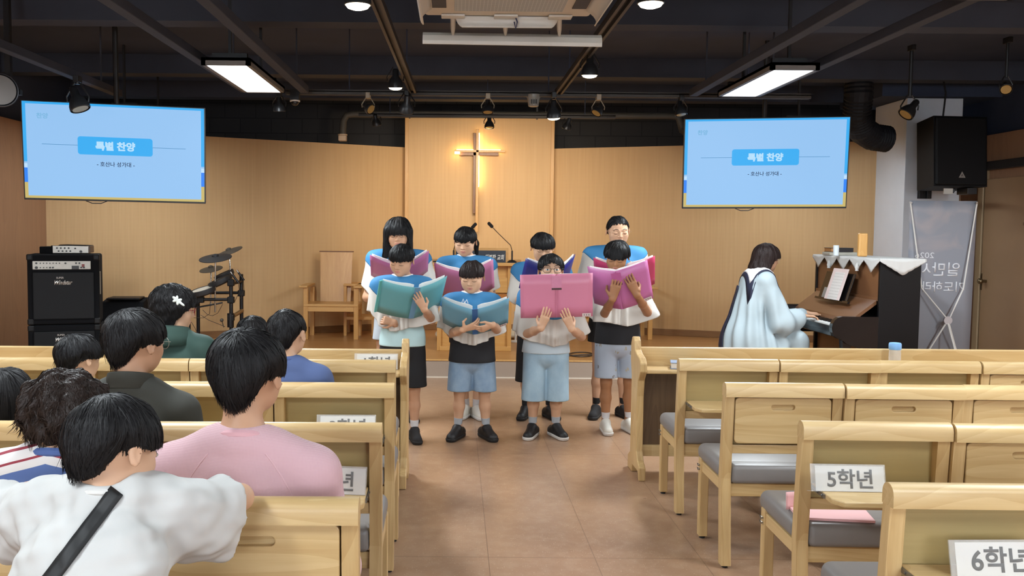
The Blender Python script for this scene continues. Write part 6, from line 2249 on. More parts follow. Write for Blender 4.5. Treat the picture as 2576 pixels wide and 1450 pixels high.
SHORT['denim'] = denim('denim_blue', '93a9bd', '6f8aa6')
SHORT['pale_denim'] = denim('denim_pale', 'a9c3d2', '8eabc0')
m, t = newmat('printed_shorts')
co = t.coord()
vo = t.n('ShaderNodeTexVoronoi', Vector=t.n('ShaderNodeMapping', Vector=co, Scale=(17, 17, 13)).outputs[0], Scale=1.0)
mark = t.math('MULTIPLY', t.math('LESS_THAN', vo.outputs['Distance'], 0.25), t.math('GREATER_THAN', t.noise(t.coord((90, 90, 60)), 1.0, 1), 0.5))
tone = t.mix(t.n('ShaderNodeSeparateColor', Color=vo.outputs['Color']).outputs[0], lin('5f5a5c'), lin('c9b98e'))
t.put(t.b.inputs['Base Color'], t.mix(t.math('MULTIPLY', mark, 0.8), lin('aab5c4'), tone))
t.b.inputs['Roughness'].default_value = 0.85
SHORT['printed'] = m


def singer(label, feet, top, hd, hh, g, sk, hair, arms, tee, hem, shorts, shorts_hem, shoes, socks, cp=(0.40, 0.56), seed=0, eyes='down', mouth='closed', glasses=None, hz=0.014, toes=None, lips=True):
    f0, f1 = G(*feet[0]), G(*feet[1])
    base = (f0 + f1) / 2
    t = thing('person', label, 'person', (base.x, base.y, 0), 0, 'children of the choir')
    l = lambda p: V3(*(p - Vector((base.x, base.y, 0))))
    Y0 = base.y
    tp = l(P(top[0], top[1], Y0 - 0.06))
    R = rotm(*hd)
    head = tp - V3(0, 0, hh * 0.5 + hz)
    J = stand_joints(tp[2] - hz, hh, g, head, (l(f0), l(f1)))
    for s, d in (toes or {}).items():
        J['to' + s] = J['an' + s] + V3(d[0], d[1], -0.035)
    hands = {}
    for s, sx in (('R', -1), ('L', 1)):
        a = arms.get(s)
        if a:
            J['el' + s] = l(P(a[0][0], a[0][1], Y0 + a[0][2]))
            J['wr' + s] = l(P(a[1][0], a[1][1], Y0 + a[1][2]))
            hands[s] = dict(a[2], s=a[2].get('s', 0.80 * hh / 0.21))
        else:
            J['el' + s] = J['sh' + s] + V3(sx * 0.06, -0.02, -0.19)
            J['wr' + s] = J['el' + s] + V3(-sx * 0.09, -0.17, 0.05)
            hands[s] = dict(d=(-sx * 0.5, -0.6, 0.5), n=(-sx * 0.6, -0.2, 0.5), s=0.8, curl=0.5)
    F = build_body(J, hh, R, g, SK[sk], t, 0.003, hands)
    if hair:
        make_hair(t, head, R, hh, hair[0], HM[hair[1]], 1500 if hair[0] != 'long' else 2600, seed, **(hair[2] if len(hair) > 2 else {}))
    face_parts(t, F, head, R, hh, eyes, mouth, glasses, lips=lips)
    zs = lambda v: P(top[0], v, Y0 - 0.05).z
    sleeve_and_trunk(J, g, 0.010, zs(hem), 0.3, seed=seed, flare=0.038, h=0.006, top=0.10).obj('shirt', CL[tee], t, 2)
    shorts_mesh(J, g, 0.012, zs(hem) + 0.03, zs(shorts_hem), t, SHORT[shorts], seed=seed)
    Vc = cape(t, J, g, cp[0], cp[1], seed)
    if seed == 2:
        c_ = l(P(1168, 764, Y0 - 0.13))
        i_ = np.argmin(np.linalg.norm((Vc - c_)[:, :, [0, 2]], axis=2) + 10 * (Vc[:, :, 1] > J['neck'][1]))
        c_ = Vc.reshape(-1, 3)[i_] + V3(0, -0.012, 0)
        q = MB()
        for arc in (((-0.035, -0.012), (-0.02, 0.0), (-0.010, 0.026), (-0.002, 0.0), (0.004, -0.02)), ((-0.008, -0.02), (0.006, 0.006), (0.014, 0.022), (0.022, 0.0), (0.034, -0.018)), ((-0.04, -0.02), (-0.02, -0.012), (0.0, -0.022), (0.03, -0.03))):
            q.tube([c_ + V3(x_, -0.001 + 0.10 * z_ * -1, z_) for x_, z_ in arc], 0.0028, 6)
        q.obj('cape_emblem', cape_rim, t, True)
    for s in ('L', 'R'):
        shoe(t, J['an' + s], J['to' + s], SH[shoes[0]], SOLE_W if shoes[1] == 'w' else SOLE_B, hh / 0.225)
        if socks:
            sock(t, J, s, socks, 0.16 if socks is SOCK_B else 0.15, hh / 0.225)
    return t, J, F


UPH = dict(d=(0.15, 0.0, 1.0), n=(0, 1, 0.1), curl=0.12, spread=0.07, thumb=(0.45, 0.45, 0.75))
# front row, as the photograph shows them from the desk on
singer('person in a blue and white cape and black long shorts holding the teal folder', [(982, 1108), (1042, 1110)], (1011, 611), (-24, 22, 4), 0.206, 0.96, 'b', ('bowl', 'black'),
       {'R': ((1000, 838, 0.0), (992, 812, -0.13), dict(d=(-0.85, -0.3, 0.25), n=(0.1, 1, -0.4), curl=1.15, spread=0.02, thumb=(0.5, 0.5, 0.6))),
        'L': ((1086, 804, -0.10), (1068, 780, -0.36), dict(d=(-0.45, -0.05, 0.85), n=(-0.25, 0.9, 0.1), curl=0.30, spread=0.10, thumb=(0.5, 0.7, 0.5)))},
       'aqua', 872, 'black', 975, ('suede', 'b'), SOCK_W, (0.385, 0.55), 1, toes={'L': (0.02, -0.09), 'R': (-0.02, -0.09)})
singer('smallest person of the choir in denim shorts with the pale blue folder', [(1152, 1104), (1222, 1104)], (1188, 653), (-14, 17, 0), 0.212, 0.98, 'a', ('bowl', 'brown'),
       {'R': ((1136, 838, -0.02), (1164, 830, -0.36), dict(d=(1, -0.15, 0.35), n=(0.1, 0.75, 0.65), curl=0.35, spread=0.08, thumb=(0.2, 0.9, 0.25))),
        'L': ((1252, 832, -0.02), (1240, 818, -0.36), dict(d=(-0.9, -0.15, -0.35), n=(-0.2, 0.75, 0.6), curl=0.4, spread=0.12, thumb=(0.7, 0.5, 0.3)))},
       'black', 912, 'denim', 986, ('black', 'b'), SOCK_G, (0.365, 0.57), 2, mouth='open', toes={'L': (0.035, -0.085), 'R': (-0.035, -0.085)})
singer('person with black rimmed glasses looking up over the wide pink folder', [(1340, 1100), (1398, 1100)], (1386, 636), (1, -2, 0), 0.214, 1.0, 'a', ('parted', 'black'),
       {'R': ((1322, 842, -0.06), (1361, 826, -0.385), dict(UPH, d=(0.35, -0.12, 1.0), s=0.84)), 'L': ((1462, 846, -0.06), (1438, 828, -0.385), dict(UPH, d=(-0.45, -0.12, 1.0), s=0.84))},
       'pale', 890, 'pale_denim', 1010, ('black', 'w'), SOCK_G, (0.43, 0.58), 3, eyes='open', glasses='black', toes={'L': (0.03, -0.085), 'R': (-0.03, -0.085)}, lips=True)
singer('person in printed pale shorts and white sneakers holding the magenta folder', [(1524, 1088), (1582, 1086)], (1553, 603), (-18, 26, 4), 0.210, 1.0, 'c', ('bowl_low', 'black'),
       {'R': ((1516, 798, -0.10), (1541, 752, -0.39), dict(d=(0.22, -0.1, 1.0), n=(0.15, 1, 0.1), curl=0.14, spread=0.05, thumb=(0.5, 0.6, 0.6), s=0.95)),
        'L': ((1632, 792, -0.10), (1602, 742, -0.39), dict(d=(-0.5, -0.1, 1.0), n=(-0.15, 1, 0.1), curl=0.14, spread=0.05, thumb=(0.5, 0.6, 0.6), s=0.95))},
       'black', 866, 'printed', 952, ('white', 'w'), SOCK_W, (0.405, 0.54), 4, toes={'L': (0.02, -0.09), 'R': (0.0, -0.09)})
# back row
singer('tall person with very long black hair and a full fringe in the back row', [(962, 1058), (1030, 1058)], (1002, 547), (0, 12, 0), 0.222, 1.08, 'b', ('long', 'black', dict(length=0.22, width=0.004)),
       {'R': ((924, 748, 0.0), (972, 745, -0.2), dict(d=(0.8, -0.4, 0.3), n=(0.3, 0.4, 0.8), curl=0.4))}, 'white', 795, 'grey', 856, ('black', 'b'), None, (0.42, 0.56), 5, mouth='closed')


def tail(F, L_, hh, R):
    F.cone(L_(0.14, 0.46, 0.10), L_(0.26, 0.55, -0.30), 0.13 * hh, 0.10 * hh, 0.02, m=0.06)
    F.cone(L_(0.26, 0.55, -0.30), L_(0.33, 0.45, -0.80), 0.10 * hh, 0.03 * hh, 0.02, m=0.06)


STYLES['bangs_tail'] = dict(STYLES['bangs_tied'], hl=(0.07, 0.07, 0.05, -0.02, 0.04, 0.0, -0.12, -0.9, -0.9))
singer('person with a fringe and low ponytail holding the rose folder in the back row', [(1172, 1050), (1198, 1052)], (1171, 567), (-14, 20, 3), 0.216, 0.98, 'a', ('bangs_tail', 'black', dict(extra=tail)),
       {'R': ((1124, 752, -0.02), (1158, 738, -0.22), dict(d=(0.8, -0.2, 0.45), n=(0.2, 0.8, 0.5), curl=0.35)), 'L': ((1238, 748, 0.0), (1222, 722, -0.22), dict(d=(-0.5, -0.2, 0.7), n=(-0.2, 0.8, 0.4), curl=0.35))},
       'pale', 850, 'dark', 865, ('white', 'w'), SOCK_W, (0.36, 0.60), 6)
singer('person with bowl cut hair and thin glasses holding the navy folder in the back row', [(1322, 1052), (1382, 1052)], (1365, 583), (4, 20, 0), 0.214, 1.0, 'a', ('bowl_low', 'black'),
       {'R': ((1296, 752, -0.02), (1326, 760, -0.2), dict(d=(0.9, -0.3, 0.3), n=(0.1, 0.7, 0.7), curl=0.3))},
       'black', 840, 'black', 962, ('black', 'b'), SOCK_B, (0.40, 0.55), 7, glasses='gold')
singer('tallest person with pulled back hair and round thin glasses in the back row', [(1500, 1050), (1568, 1050)], (1555, 540), (4, 13, -2), 0.222, 1.08, 'a', ('tied', 'black', dict(crown=(0, -0.36, 0.33), length=0.12)),
       {}, 'white', 800, 'black', 862, ('suede', 'b'), SOCK_B, (0.41, 0.52), 8, glasses='gold')

folder(P(1042.5, 763, 6.18), 16.7, -1.4, 42, 20.5, 26, F_TEAL, 'open teal folder, widest flap at its left edge', spine_m=mat('spine_label_blue', '6f9fc4', 0.5), thick_l='66bcbc')
folder(P(1195, 810, 6.22), 2, -5, 50, 31, 18, F_BLUE, 'open pale blue folder held low by the smallest boy', spine_m=mat('spine_royal', '3f6fae', 0.5))
folder(P(1400.3, 744.8, 6.27), -2, -1.9, 7.8, 0.5, 3, F_PINK, 'wide open pink folder held flat in front of the boy with black glasses', pocket='cf86a6', bowk=0.001, spine=0.004, w=0.247)
folder(P(1556.5, 731, 6.42), -12.4, -9.8, 23.8, 38, 25, F_MAG, 'open magenta folder gripped by two raised hands', pocket='b9609a', spine=0.006, w=0.245)
folder(P(1009, 696, 6.80), 2, 2, 57, 22, 39, F_ORCH, 'open orchid pink folder of the long haired girl, half behind a head', label_at=None)
folder(P(1170, 720, 6.82), -3, -3, 43, 28, 31, F_ROSE, 'open rose pink folder of the ponytail girl', label_at=None)
folder(P(1392, 715, 6.80), 14, -3, 40, 36, 42, F_NAVY, 'open navy folder behind the boy with black glasses', label_at=None)
folder(P(1571, 707, 6.82), -8, -5, 44, 31, 23, F_RED, 'open red pink folder of the tallest girl, behind the magenta one', label_at=None)


# ------------------------------------------------------------------ people sitting
def seated(label, head_uv, Yh, hh, g, sk, face, group, back=0.05, lean=0.0, seat_z=0.455, adult=False, hz=0.02, pull=0.0, root_rz=180, arms=None, hd=(0, 0, 0), sw=None, chest_y=None, drop=0.0, shd=0.0):
    """A seated figure; the crown is seen at head_uv at depth Yh. Its own front is -y, turned by root_rz."""
    tp = P(head_uv[0], head_uv[1], Yh)
    rz = rad(root_rz)
    t = thing('person', label, 'person', (tp.x, tp.y, 0), rz, group)
    Ri = Matrix.Rotation(-rz, 3, 'Z')
    l = lambda p: V3(*(Ri @ (p - Vector((tp.x, tp.y, 0)))))
    head = V3(0, 0, tp.z - hz - hh * 0.5)
    J = {'head': head}
    k = 1.0 if adult else 0.86
    zt = tp.z - hz - hh - drop
    J['neck'] = V3(0, 0.035 + 0.02, zt - 0.015)
    J['chest'] = V3(0, 0.05 + lean * 0.3 if chest_y is None else chest_y, zt - 0.16 * k)
    J['pelvis'] = V3(0, 0.06 + lean, seat_z + 0.09)
    sw = sw or (0.185 if adult else 0.142) * g
    for s, sx in (('L', 1), ('R', -1)):
        J['sh' + s] = V3(sx * sw, 0.055, zt - 0.088 * k - shd)
        J['hip' + s] = J['pelvis'] + V3(sx * 0.085 * g, -0.02, -0.01)
        J['kn' + s] = J['hip' + s] + V3(sx * 0.03, -0.40 * k, 0.0)
        J['an' + s] = V3(J['kn' + s][0], J['kn' + s][1] + 0.03, 0.07)
        J['to' + s] = J['an' + s] + V3(sx * 0.02, -0.09, -0.035)
        J['el' + s] = J['sh' + s] + V3(sx * 0.05, -0.03, -0.27 * k)
        J['wr' + s] = J['el' + s] + V3(-sx * 0.10, -0.21 * k, 0.0 if not adult else -0.02)
    hands = {}
    for s, a in (arms or {}).items():
        J['el' + s], J['wr' + s] = l(a[0]), l(a[1])
        hands[s] = a[2]
        if len(a) > 3:
            J['sh' + s] = l(a[3])
    R = rotm(*hd)
    F = build_body(J, hh, R, g * (1.12 if adult else 1.0), SK[sk], t, 0.005 if not hands else 0.004, hands, adult=adult)
    if face:
        face_parts(t, F, head, R, hh, 'open', 'closed', face if face in ('black', 'gold', 'red', 'clear') else None, lips=True)
    return t, J, F, head, R, l


def trousers(t, J, g, m):
    pts = [J[k] for k in ('pelvis', 'knL', 'knR', 'anL', 'anR')]
    F = Field(np.min(pts, 0) - 0.18, np.max(pts, 0) + 0.18, 0.009)
    F.slab(J['pelvis'] + V3(0, 0, -0.02), J['pelvis'] + V3(0, 0, 0.08), 0.15 * g, 0.145 * g, 0.115 * g, 0.108 * g, (1, 0, 0), 0.02)
    for s in ('L', 'R'):
        F.cone(J['hip' + s], J['kn' + s], 0.088 * g, 0.066 * g, 0.03)
        F.cone(J['kn' + s], J['an' + s] + V3(0, 0, 0.04), 0.064 * g, 0.048 * g, 0.02)
    F.below(0.08)
    F.obj('trousers', m, t, 1)
    for s in ('L', 'R'):
        shoe(t, J['an' + s], J['to' + s], SH['black'], SOLE_B, 0.9)


def ring_collar(t, J, F, m, r=0.07, tube=0.010, rise=0.0, name='collar', g=1.0):
    """A ribbed neck ring lying where the shirt meets the neck."""
    nk = J['neck']
    pts = []
    for k in range(28):
        a = 2 * math.pi * k / 28
        x, y = math.sin(a) * r * g, -math.cos(a) * r * g
        z = nk[2] - 0.012 + rise + 0.03 * math.cos(a) * -1 * 0.9
        pts.append(V3(nk[0] + x, nk[1] - 0.012 + y, z))
    MB().tube(pts, tube, 8, closed=True).obj(name, m, t, True)


def patch_on(F, rows, d, name, m, parent, th=0.003, off=0.002):
    """A strip of cloth laid on a surface: rows of start points are thrown along d."""
    out = []
    d = nrm(d)
    for row in rows:
        r = []
        for p in row:
            q = F.hit(p, d, 0.6)
            r.append(Vector(q - d * off) if q is not None else None)
        out.append(r)
    ok = [r for r in out if all(x is not None for x in r)]
    if len(ok) < 2:
        return None
    return MB().grid(ok).obj(name, m, parent, True, thick=th)


DARKP = mat('trousers_dark', '26272c', 0.85)
AG = 'audience on the pale wood seats'
# the man in the pink sweater
knit, kt = newmat('pink_knit')
co = kt.coord((1, 1, 1))
sp = kt.n('ShaderNodeSeparateXYZ', Vector=co)
w1 = kt.math('SINE', kt.math('MULTIPLY', kt.math('ADD', sp.outputs[0], sp.outputs[2]), 900))
w2 = kt.math('SINE', kt.math('MULTIPLY', kt.math('SUBTRACT', sp.outputs[0], sp.outputs[2]), 900))
wv = kt.math('MULTIPLY', w1, w2)
kt.put(kt.b.inputs['Base Color'], kt.mix(kt.ramp(wv, -1, 1), lin('c39aa0'), lin('d0acb1')))
kt.b.inputs['Roughness'].default_value = 0.9
kt.b.inputs['Sheen Weight'].default_value = 0.2
kt.bump(wv, 0.2, 0.002)
t, J, F, hd_, R, l = seated('person in a pink ribbed sweater with thick black hair', (621, 812), 2.48, 0.232, 1.0, 'b', 'none', AG, adult=True, hd=(-9, 4, 0), sw=0.190, hz=0.022, drop=0.028, shd=0.03)
make_hair(t, hd_, R, 0.232, 'short', HM['soft'], 9000, 21, length=0.085, width=0.0022)
Fs = sleeve_and_trunk(J, 1.12, 0.016, J['pelvis'][2] - 0.05, 1.85, neck_r=0.064, wr=0.003, seed=21, neck_drop=0.0)
Fs.obj('sweater', knit, t, 2)
ring_collar(t, J, Fs, mat('pink_rib', 'cf9fa5', 0.9), 0.074, 0.013)
for sx in (-1, 1):
    pts = [(sx * x_, 0.24, J['neck'][2] - z_) for x_, z_ in ((0.075, 0.035), (0.095, 0.06), (0.115, 0.09), (0.135, 0.125), (0.15, 0.165), (0.16, 0.21), (0.165, 0.26))]
    hit = [Fs.hit(V3(*p), (0, -1, 0), 0.5) for p in pts]
    hit = [h for h in hit if h is not None]
    if len(hit) > 1:
        MB().tube(hit, 0.003, 6).obj('raglan_seam', mat('pink_seam', 'cfa9ae', 0.9), t, True)
trousers(t, J, 1.05, DARKP)

# the boy in the white tee leaning on the seat back
RAIL = Vector((0, 2.225, SEAT_H))
t, J, F, hd_, R, l = seated('person in a white T-shirt with a black strap, arms folded on the seat back', (284, 984), 1.98, 0.212, 0.90, 'a', 'none', AG, lean=0.20, chest_y=0.10, drop=-0.03, sw=0.142, hd=(-30, 20, 4),
                            arms={'R': (P(604, 1252, 2.16), P(330, 1222, 2.24), dict(d=(1, 0, 0), n=(0, 0, -1), s=0.85, curl=0.2), P(436, 1276, 1.99)),
                                  'L': (P(-62, 1262, 2.14), P(190, 1226, 2.24), dict(d=(-1, 0, 0), n=(0, 0, -1), s=0.85, curl=0.2), P(128, 1278, 1.99))})
make_hair(t, hd_, R, 0.212, 'bowl', HM['soft'], 9000, 22, length=0.085, width=0.0020, shape=(0.45, 0.52, 0.45))
tee_w, tt = newmat('white_tee')
co = tt.coord()
tt.put(tt.b.inputs['Base Color'], tt.mix(tt.noise(co, 5, 3), lin('bfbebb'), lin('c8c7c4')))
tt.b.inputs['Roughness'].default_value = 0.9
tt.bump(tt.noise(tt.coord((9, 9, 6)), 1.0, 2, 0.45, 0.4), 0.45, 0.03)
Fs = sleeve_and_trunk(J, 0.93, 0.025, 0.47, 0.80, neck_r=0.050, wr=0.007, seed=22, neck_drop=0.0, flare=0.0, h=0.005, drape=0.085)
Fs.obj('tee', tee_w, t, 2)
ring_collar(t, J, Fs, mat('tee_rib', 'cfcdc9', 0.9), 0.059, 0.009, 0.006)
strap = []
for k in range(26):
    s = k / 25
    u_, v_ = 294 - 178 * s, 1236 + 236 * s
    row = []
    for w in (-19, -7, 7, 19):
        a_, b_ = l(P(u_ + w * 0.8, v_ + w * 0.6, 1.0)), l(P(u_ + w * 0.8, v_ + w * 0.6, 2.2))
        q = Fs.hit(a_, b_ - a_, 1.3)
        row.append(Vector(q - nrm(b_ - a_) * 0.005) if q is not None else None)
    if all(x is not None for x in row):
        strap.append(row)
MB().grid(strap).obj('shoulder_strap', mat('strap_black', '161616', 0.6), t, True, thick=0.003)
trousers(t, J, 0.9, DARKP)

# the curly boy in the striped shirt
strp, stt = newmat('striped_shirt')
sp = stt.n('ShaderNodeSeparateXYZ', Vector=stt.coord())
zz = stt.math('ADD', sp.outputs[2], stt.math('MULTIPLY', stt.math('ABSOLUTE', sp.outputs[0]), 0.28))
ph = stt.math('FRACT', stt.math('DIVIDE', zz, 0.105))
blue = stt.math('LESS_THAN', ph, 0.36)
red1 = stt.math('MULTIPLY', stt.math('GREATER_THAN', ph, 0.56), stt.math('LESS_THAN', ph, 0.62))
red2 = stt.math('MULTIPLY', stt.math('GREATER_THAN', ph, 0.84), stt.math('LESS_THAN', ph, 0.90))
b0 = stt.mix(stt.math('MAXIMUM', red1, red2), lin('d8d2d0'), lin('8e3440'))
stt.put(stt.b.inputs['Base Color'], stt.mix(blue, b0, lin('54699c')))
stt.b.inputs['Roughness'].default_value = 0.9
t, J, F, hd_, R, l = seated('person with curly dark hair in a blue, white and red striped shirt', (163, 924), 2.50, 0.222, 1.0, 'b', None, AG, hd=(-12, 14, 0), hz=0.024, sw=0.150, drop=-0.03)
make_hair(t, hd_, R, 0.222, 'curly', HM['dark'], 7000, 23, length=0.055, width=0.0028, curl=0.09)
Fs = sleeve_and_trunk(J, 1.06, 0.016, J['pelvis'][2] - 0.05, 0.9, seed=23, neck_drop=0.0, wr=0.003)
Fs.obj('striped_shirt', strp, t, 2)
ring_collar(t, J, Fs, mat('navy_rib', '4c6196', 0.9), 0.068, 0.014, 0.004)
trousers(t, J, 0.9, DARKP)

# the man in the dark olive shirt
olv = mat('olive_cloth', '35352f', 0.85, var=0.06, bump=0.05, bscale=300)
t, J, F, hd_, R, l = seated('person in a dark olive collared shirt with silver rimmed glasses', (338, 765), 3.36, 0.234, 1.0, 'b', 'clear', AG, adult=True, hd=(-26, 6, 0), hz=0.024, drop=0.012, shd=0.028)
make_hair(t, hd_, R, 0.234, 'short', HM['soft'], 6500, 24, length=0.075, width=0.003)
Fs = sleeve_and_trunk(J, 1.12, 0.014, J['pelvis'][2] - 0.05, 0.8, seed=24, neck_drop=0.0, wr=0.003)
Fs.obj('shirt', olv, t, 2)
cr = []
for k in range(33):
    a = 2 * math.pi * k / 32
    r = 0.070
    x, y = math.sin(a), -math.cos(a)
    z = J['neck'][2] + 0.0 + 0.018 * y * 1.0
    cr.append([V3(J['neck'][0] + x * r, J['neck'][1] - 0.008 + y * r, z + 0.032), V3(J['neck'][0] + x * (r + 0.008), J['neck'][1] - 0.008 + y * (r + 0.008), z + 0.030), V3(J['neck'][0] + x * (r + 0.020), J['neck'][1] - 0.008 + y * (r + 0.020), z - 0.022)])
MB().grid([[Vector(p) for p in row] for row in cr]).obj('collar', olv, t, True, thick=0.003)
trousers(t, J, 1.05, DARKP)

# the boy in the blue shirt
blu = mat('blue_tee', '4b5b85', 0.85, var=0.06)
t, J, F, hd_, R, l = seated('person with cropped hair in a blue T-shirt', (721, 769), 4.15, 0.212, 1.0, 'a', None, AG, hd=(-10, 4, 0), sw=0.150, shd=0.02)
make_hair(t, hd_, R, 0.212, 'crop', HM['soft'], 3500, 25, length=0.05, width=0.003)
Fs = sleeve_and_trunk(J, 1.0, 0.016, J['pelvis'][2] - 0.05, 0.8, seed=25, neck_drop=0.0)
Fs.obj('tee', blu, t, 2)
ring_collar(t, J, Fs, mat('blue_rib', '455580', 0.9), 0.066, 0.009)
trousers(t, J, 0.9, DARKP)

# the woman with the flower clip
grn = mat('green_jacket', '2f4841', 0.8, var=0.06)
t, J, F, hd_, R, l = seated('person with a black bob, a white flower hair clip and a green hooded jacket', (438, 714), 4.90, 0.226, 1.0, 'a', 'red', AG, adult=True, hd=(-62, 8, 0), root_rz=176, sw=0.165, hz=0.022)


def bun(F_, L_, hh, R_):
    F_.ell(L_(0.10, 0.26, -0.38), V3(0.36, 0.30, 0.30) * hh, R_, 0.03, m=0.06)


make_hair(t, hd_, R, 0.226, 'wavy', HM['soft'], 4200, 26, length=0.08, width=0.003, curl=0.04, extra=bun, amp=0.003)
Fs = sleeve_and_trunk(J, 1.02, 0.02, J['pelvis'][2] - 0.05, 1.8, seed=26, neck_drop=0.0, wr=0.004)
Fs.obj('jacket', grn, t, 2)
ax = []
for k in range(25):
    a = 2 * math.pi * k / 24
    x, y = math.sin(a), -math.cos(a)
    z = J['neck'][2] + 0.012 * y
    ax.append([Vector((J['neck'][0] + x * r_, J['neck'][1] + y * r_ * (1.25 if y > 0 else 1), z + dz)) for r_, dz in ((0.064, 0.035), (0.092, 0.030), (0.108, -0.01), (0.112, -0.06))])
MB().grid(ax).obj('hood', grn, t, True, thick=0.006)
trousers(t, J, 1.0, DARKP)
clip = thing('hair_clip', 'white flower hair clip in the black hair of the green jacket wearer', 'hair clip', (0, 0, 0))
cw = P(446, 756, 4.73)
clip.location = cw
clip.rotation_euler = (rad(90), rad(38), rad(0))
clip.scale = (0.78, 0.78, 0.78)
pm = mat('clip_pearl', 'd8dcd6', 0.35)
for k in range(6):
    a = k * math.pi / 3
    MB().ball((0, 0, 0), (0.020, 0.010, 0.004), Matrix.Translation((0.020 * math.cos(a) + 0.0, 0.010 * math.sin(a), 0)) @ Matrix.Rotation(a, 4, 'Z')).obj('petal', pm, clip, True)
MB().ball((0.042, 0, 0), (0.018, 0.008, 0.004)).obj('petal', pm, clip, True)
MB().box((-0.035, -0.004, -0.006), (0.06, 0.004, -0.002), 0.002).obj('pin', chrome, clip)

# heads low behind the seats
t, J, F, hd_, R, l = seated('child with a round black haircut low behind the seat back near the amplifier', (197, 834), 4.18, 0.205, 0.95, 'a', None, AG, hd=(-26, 12, 0), seat_z=0.40)
make_hair(t, hd_, R, 0.205, 'bowl', HM['black'], 4500, 27, length=0.085, width=0.003, shape=(0.47, 0.54, 0.45))
sleeve_and_trunk(J, 0.9, 0.016, J['pelvis'][2] - 0.03, 0.8, seed=27, neck_drop=0.0).obj('tee', CL['white'], t, 2)
trousers(t, J, 0.8, DARKP)
t, J, F, hd_, R, l = seated('child with only a black crown showing behind the pink sweater head', (636, 788), 4.92, 0.205, 0.95, 'a', None, AG, hd=(0, 8, 0), seat_z=0.42)
make_hair(t, hd_, R, 0.205, 'bowl', HM['soft'], 2500, 28, length=0.08, width=0.0035)
sleeve_and_trunk(J, 0.9, 0.016, J['pelvis'][2] - 0.03, 0.8, seed=28, neck_drop=0.0).obj('tee', CL['white'], t, 2)
trousers(t, J, 0.8, DARKP)
t, J, F, hd_, R, l = seated('child with long straight black hair at the picture edge', (14, 924), 3.34, 0.21, 0.95, 'a', None, AG, hd=(0, 6, 0), seat_z=0.38)
make_hair(t, hd_, R, 0.21, 'long', HM['soft'], 4500, 29, length=0.24, width=0.003)
sleeve_and_trunk(J, 0.9, 0.016, J['pelvis'][2] - 0.03, 0.8, seed=29, neck_drop=0.0).obj('tee', CL['black'], t, 2)
trousers(t, J, 0.8, DARKP)

# ------------------------------------------------------------------ the pianist in a white robe
robe_m = mat('robe_white', 'a4b2b8', 0.75, var=0.03)
navy = mat('robe_navy', '1d2138', 0.7)
hu = (1930, 615)
YP = 8.45
tp = P(hu[0], hu[1], YP)
wr_r, wr_l = P(2022, 795, YP - 0.14), P(2030, 788, YP + 0.14)
t, J, F, hd_, R, l = seated('pianist with a dark bob in a white robe with navy bands, playing the piano', hu, YP, 0.222, 0.98, 'b', 'clear', None, adult=True, root_rz=90, hd=(0, 10, 0), seat_z=0.43, hz=0.020, sw=0.160, lean=0.10,
                            arms={'R': (P(1968, 812, YP - 0.2), wr_r, dict(d=(0, -1, -0.05), n=(0, 0, -1), s=0.95, curl=0.35, spread=0.08, thumb=(0.7, 0.6, 0.1))),
                                  'L': (P(1975, 812, YP + 0.25), wr_l, dict(d=(0, -1, -0.05), n=(0, 0, -1), s=0.95, curl=0.35, spread=0.08, thumb=(0.7, 0.6, 0.1)))})
make_hair(t, hd_, R, 0.222, 'bob', HM['brown'], 3500, 30, length=0.12, width=0.003)
Fr = Field((-0.52, -0.62, 0.10), (0.52, 0.42, J['neck'][2] + 0.05), 0.006)
trunk(Fr, J, 1.06, 0.03)
pe, ch = J['pelvis'], J['chest']
Fr.slab(pe + V3(0, 0.03, -0.10), ch + V3(0, 0.035, 0.05), 0.235, 0.165, 0.19, 0.115, (1, 0, 0), 0.06)
Fr.slab(V3(0, -0.10, 0.16), pe + V3(0, 0.0, 0.0), 0.33, 0.24, 0.36, 0.20, (1, 0, 0), 0.08)
for s in ('L', 'R'):
    Fr.cone(J['hip' + s], J['kn' + s] + V3(0, 0.02, 0.0), 0.12, 0.10, 0.06)
    Fr.cone(J['kn' + s], J['kn' + s] + V3(0, 0.0, -0.3), 0.10, 0.11, 0.05)
    a, b, w = J['sh' + s], J['el' + s], J['wr' + s]
    Fr.cone(a, b, 0.075, 0.105, 0.04)
    Fr.cone(b, b + (w - b) * 0.62, 0.105, 0.085, 0.03)
    Fr.cone(b + V3(0, 0, -0.02), b + (w - b) * 0.5 + V3(0, 0, -0.03), 0.09, 0.07, 0.03)
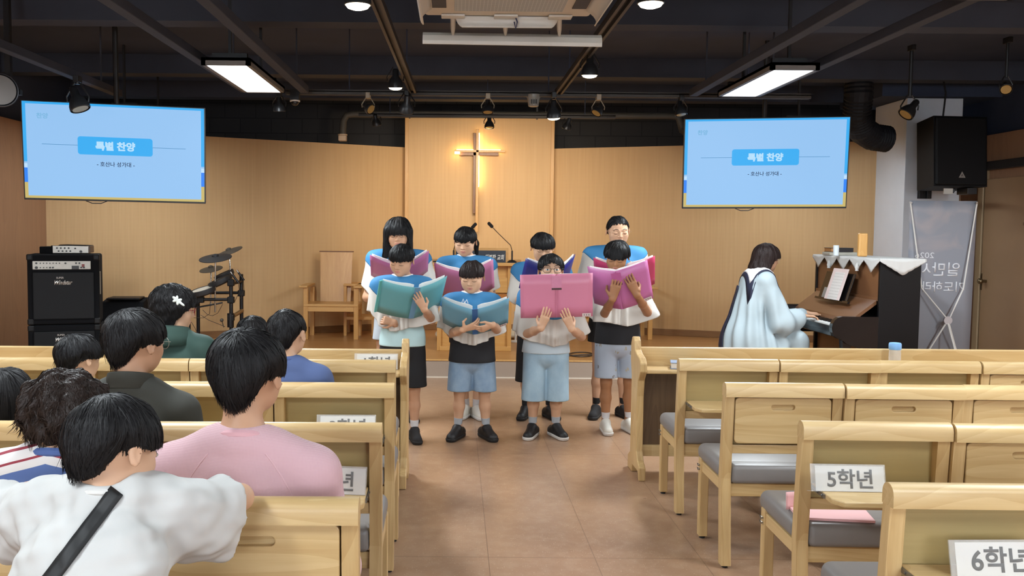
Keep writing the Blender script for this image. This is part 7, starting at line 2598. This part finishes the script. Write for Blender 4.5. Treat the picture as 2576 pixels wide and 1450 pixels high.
rg = np.random.default_rng(3)
axs = [Fr.lo[i] + Fr.h * np.arange(Fr.n[i]) for i in range(3)]
Xg, Yg, Zg = axs[0][:, None, None], axs[1][None, :, None], axs[2][None, None, :]
ang = np.arctan2(Xg, Yg - 0.05)
top_z = J['neck'][2]
Fr.g += (0.011 * np.sin(ang * 15 + 1.2 * np.sin(Zg * 5)) * np.clip((top_z - 0.12 - Zg) / 0.25, 0, 1)).astype(np.float32)
Fr.cone(J['neck'] + V3(0, -0.04, 0.0), J['neck'] + V3(0, 0.0, 0.1), 0.056, 0.075, 0.004, 's')
Fr.below(0.13)
Fr.obj('robe', robe_m, t, 2)
for s in ('L', 'R'):
    b, w = J['el' + s], J['wr' + s]
    MB().tube([b + (w - b) * 0.66, b + (w - b) * 0.90], [0.052, 0.046], 18).obj('cuff', navy, t, True)
zn = J['neck'][2]
# navy band down the side of the back, then the pale sailor collar with its navy edge
rows = []
for k in range(24):
    s = k / 23
    z = zn - 0.13 - s * (zn - 0.13 - 0.30)
    rows.append([V3(x, 0.6, z) for x in (-0.01, 0.035, 0.08, 0.12)])
patch_on(Fr, rows, (0, -1, 0), 'back_band', navy, t, 0.004, 0.010)


def collar_rows(r0, r1, n=6, a0=-150, a1=150):
    rows = []
    for k in range(41):
        a = rad(a0 + (a1 - a0) * k / 40)
        row = []
        for j in range(n):
            r = r0 + (r1(a) - r0) * j / (n - 1)
            row.append(V3(J['neck'][0] + math.sin(a) * r, J['neck'][1] + math.cos(a) * r, zn + 0.20))
        rows.append(row)
    return rows


sq = lambda base: (lambda a: base / max(abs(math.cos(a)), abs(math.sin(a)) * 0.92))
for nmn, r0, r1, mm, off in (('collar_edge', 0.075, sq(0.163), navy, 0.006), ('sailor_collar', 0.064, sq(0.140), cape_rim, 0.011)):
    patch_on(Fr, collar_rows(r0, r1), (0, 0, -1), nmn, mm, t, 0.004, off)
for s in ('L', 'R'):
    shoe(t, J['an' + s], J['to' + s], SH['black'], SOLE_B, 1.0)
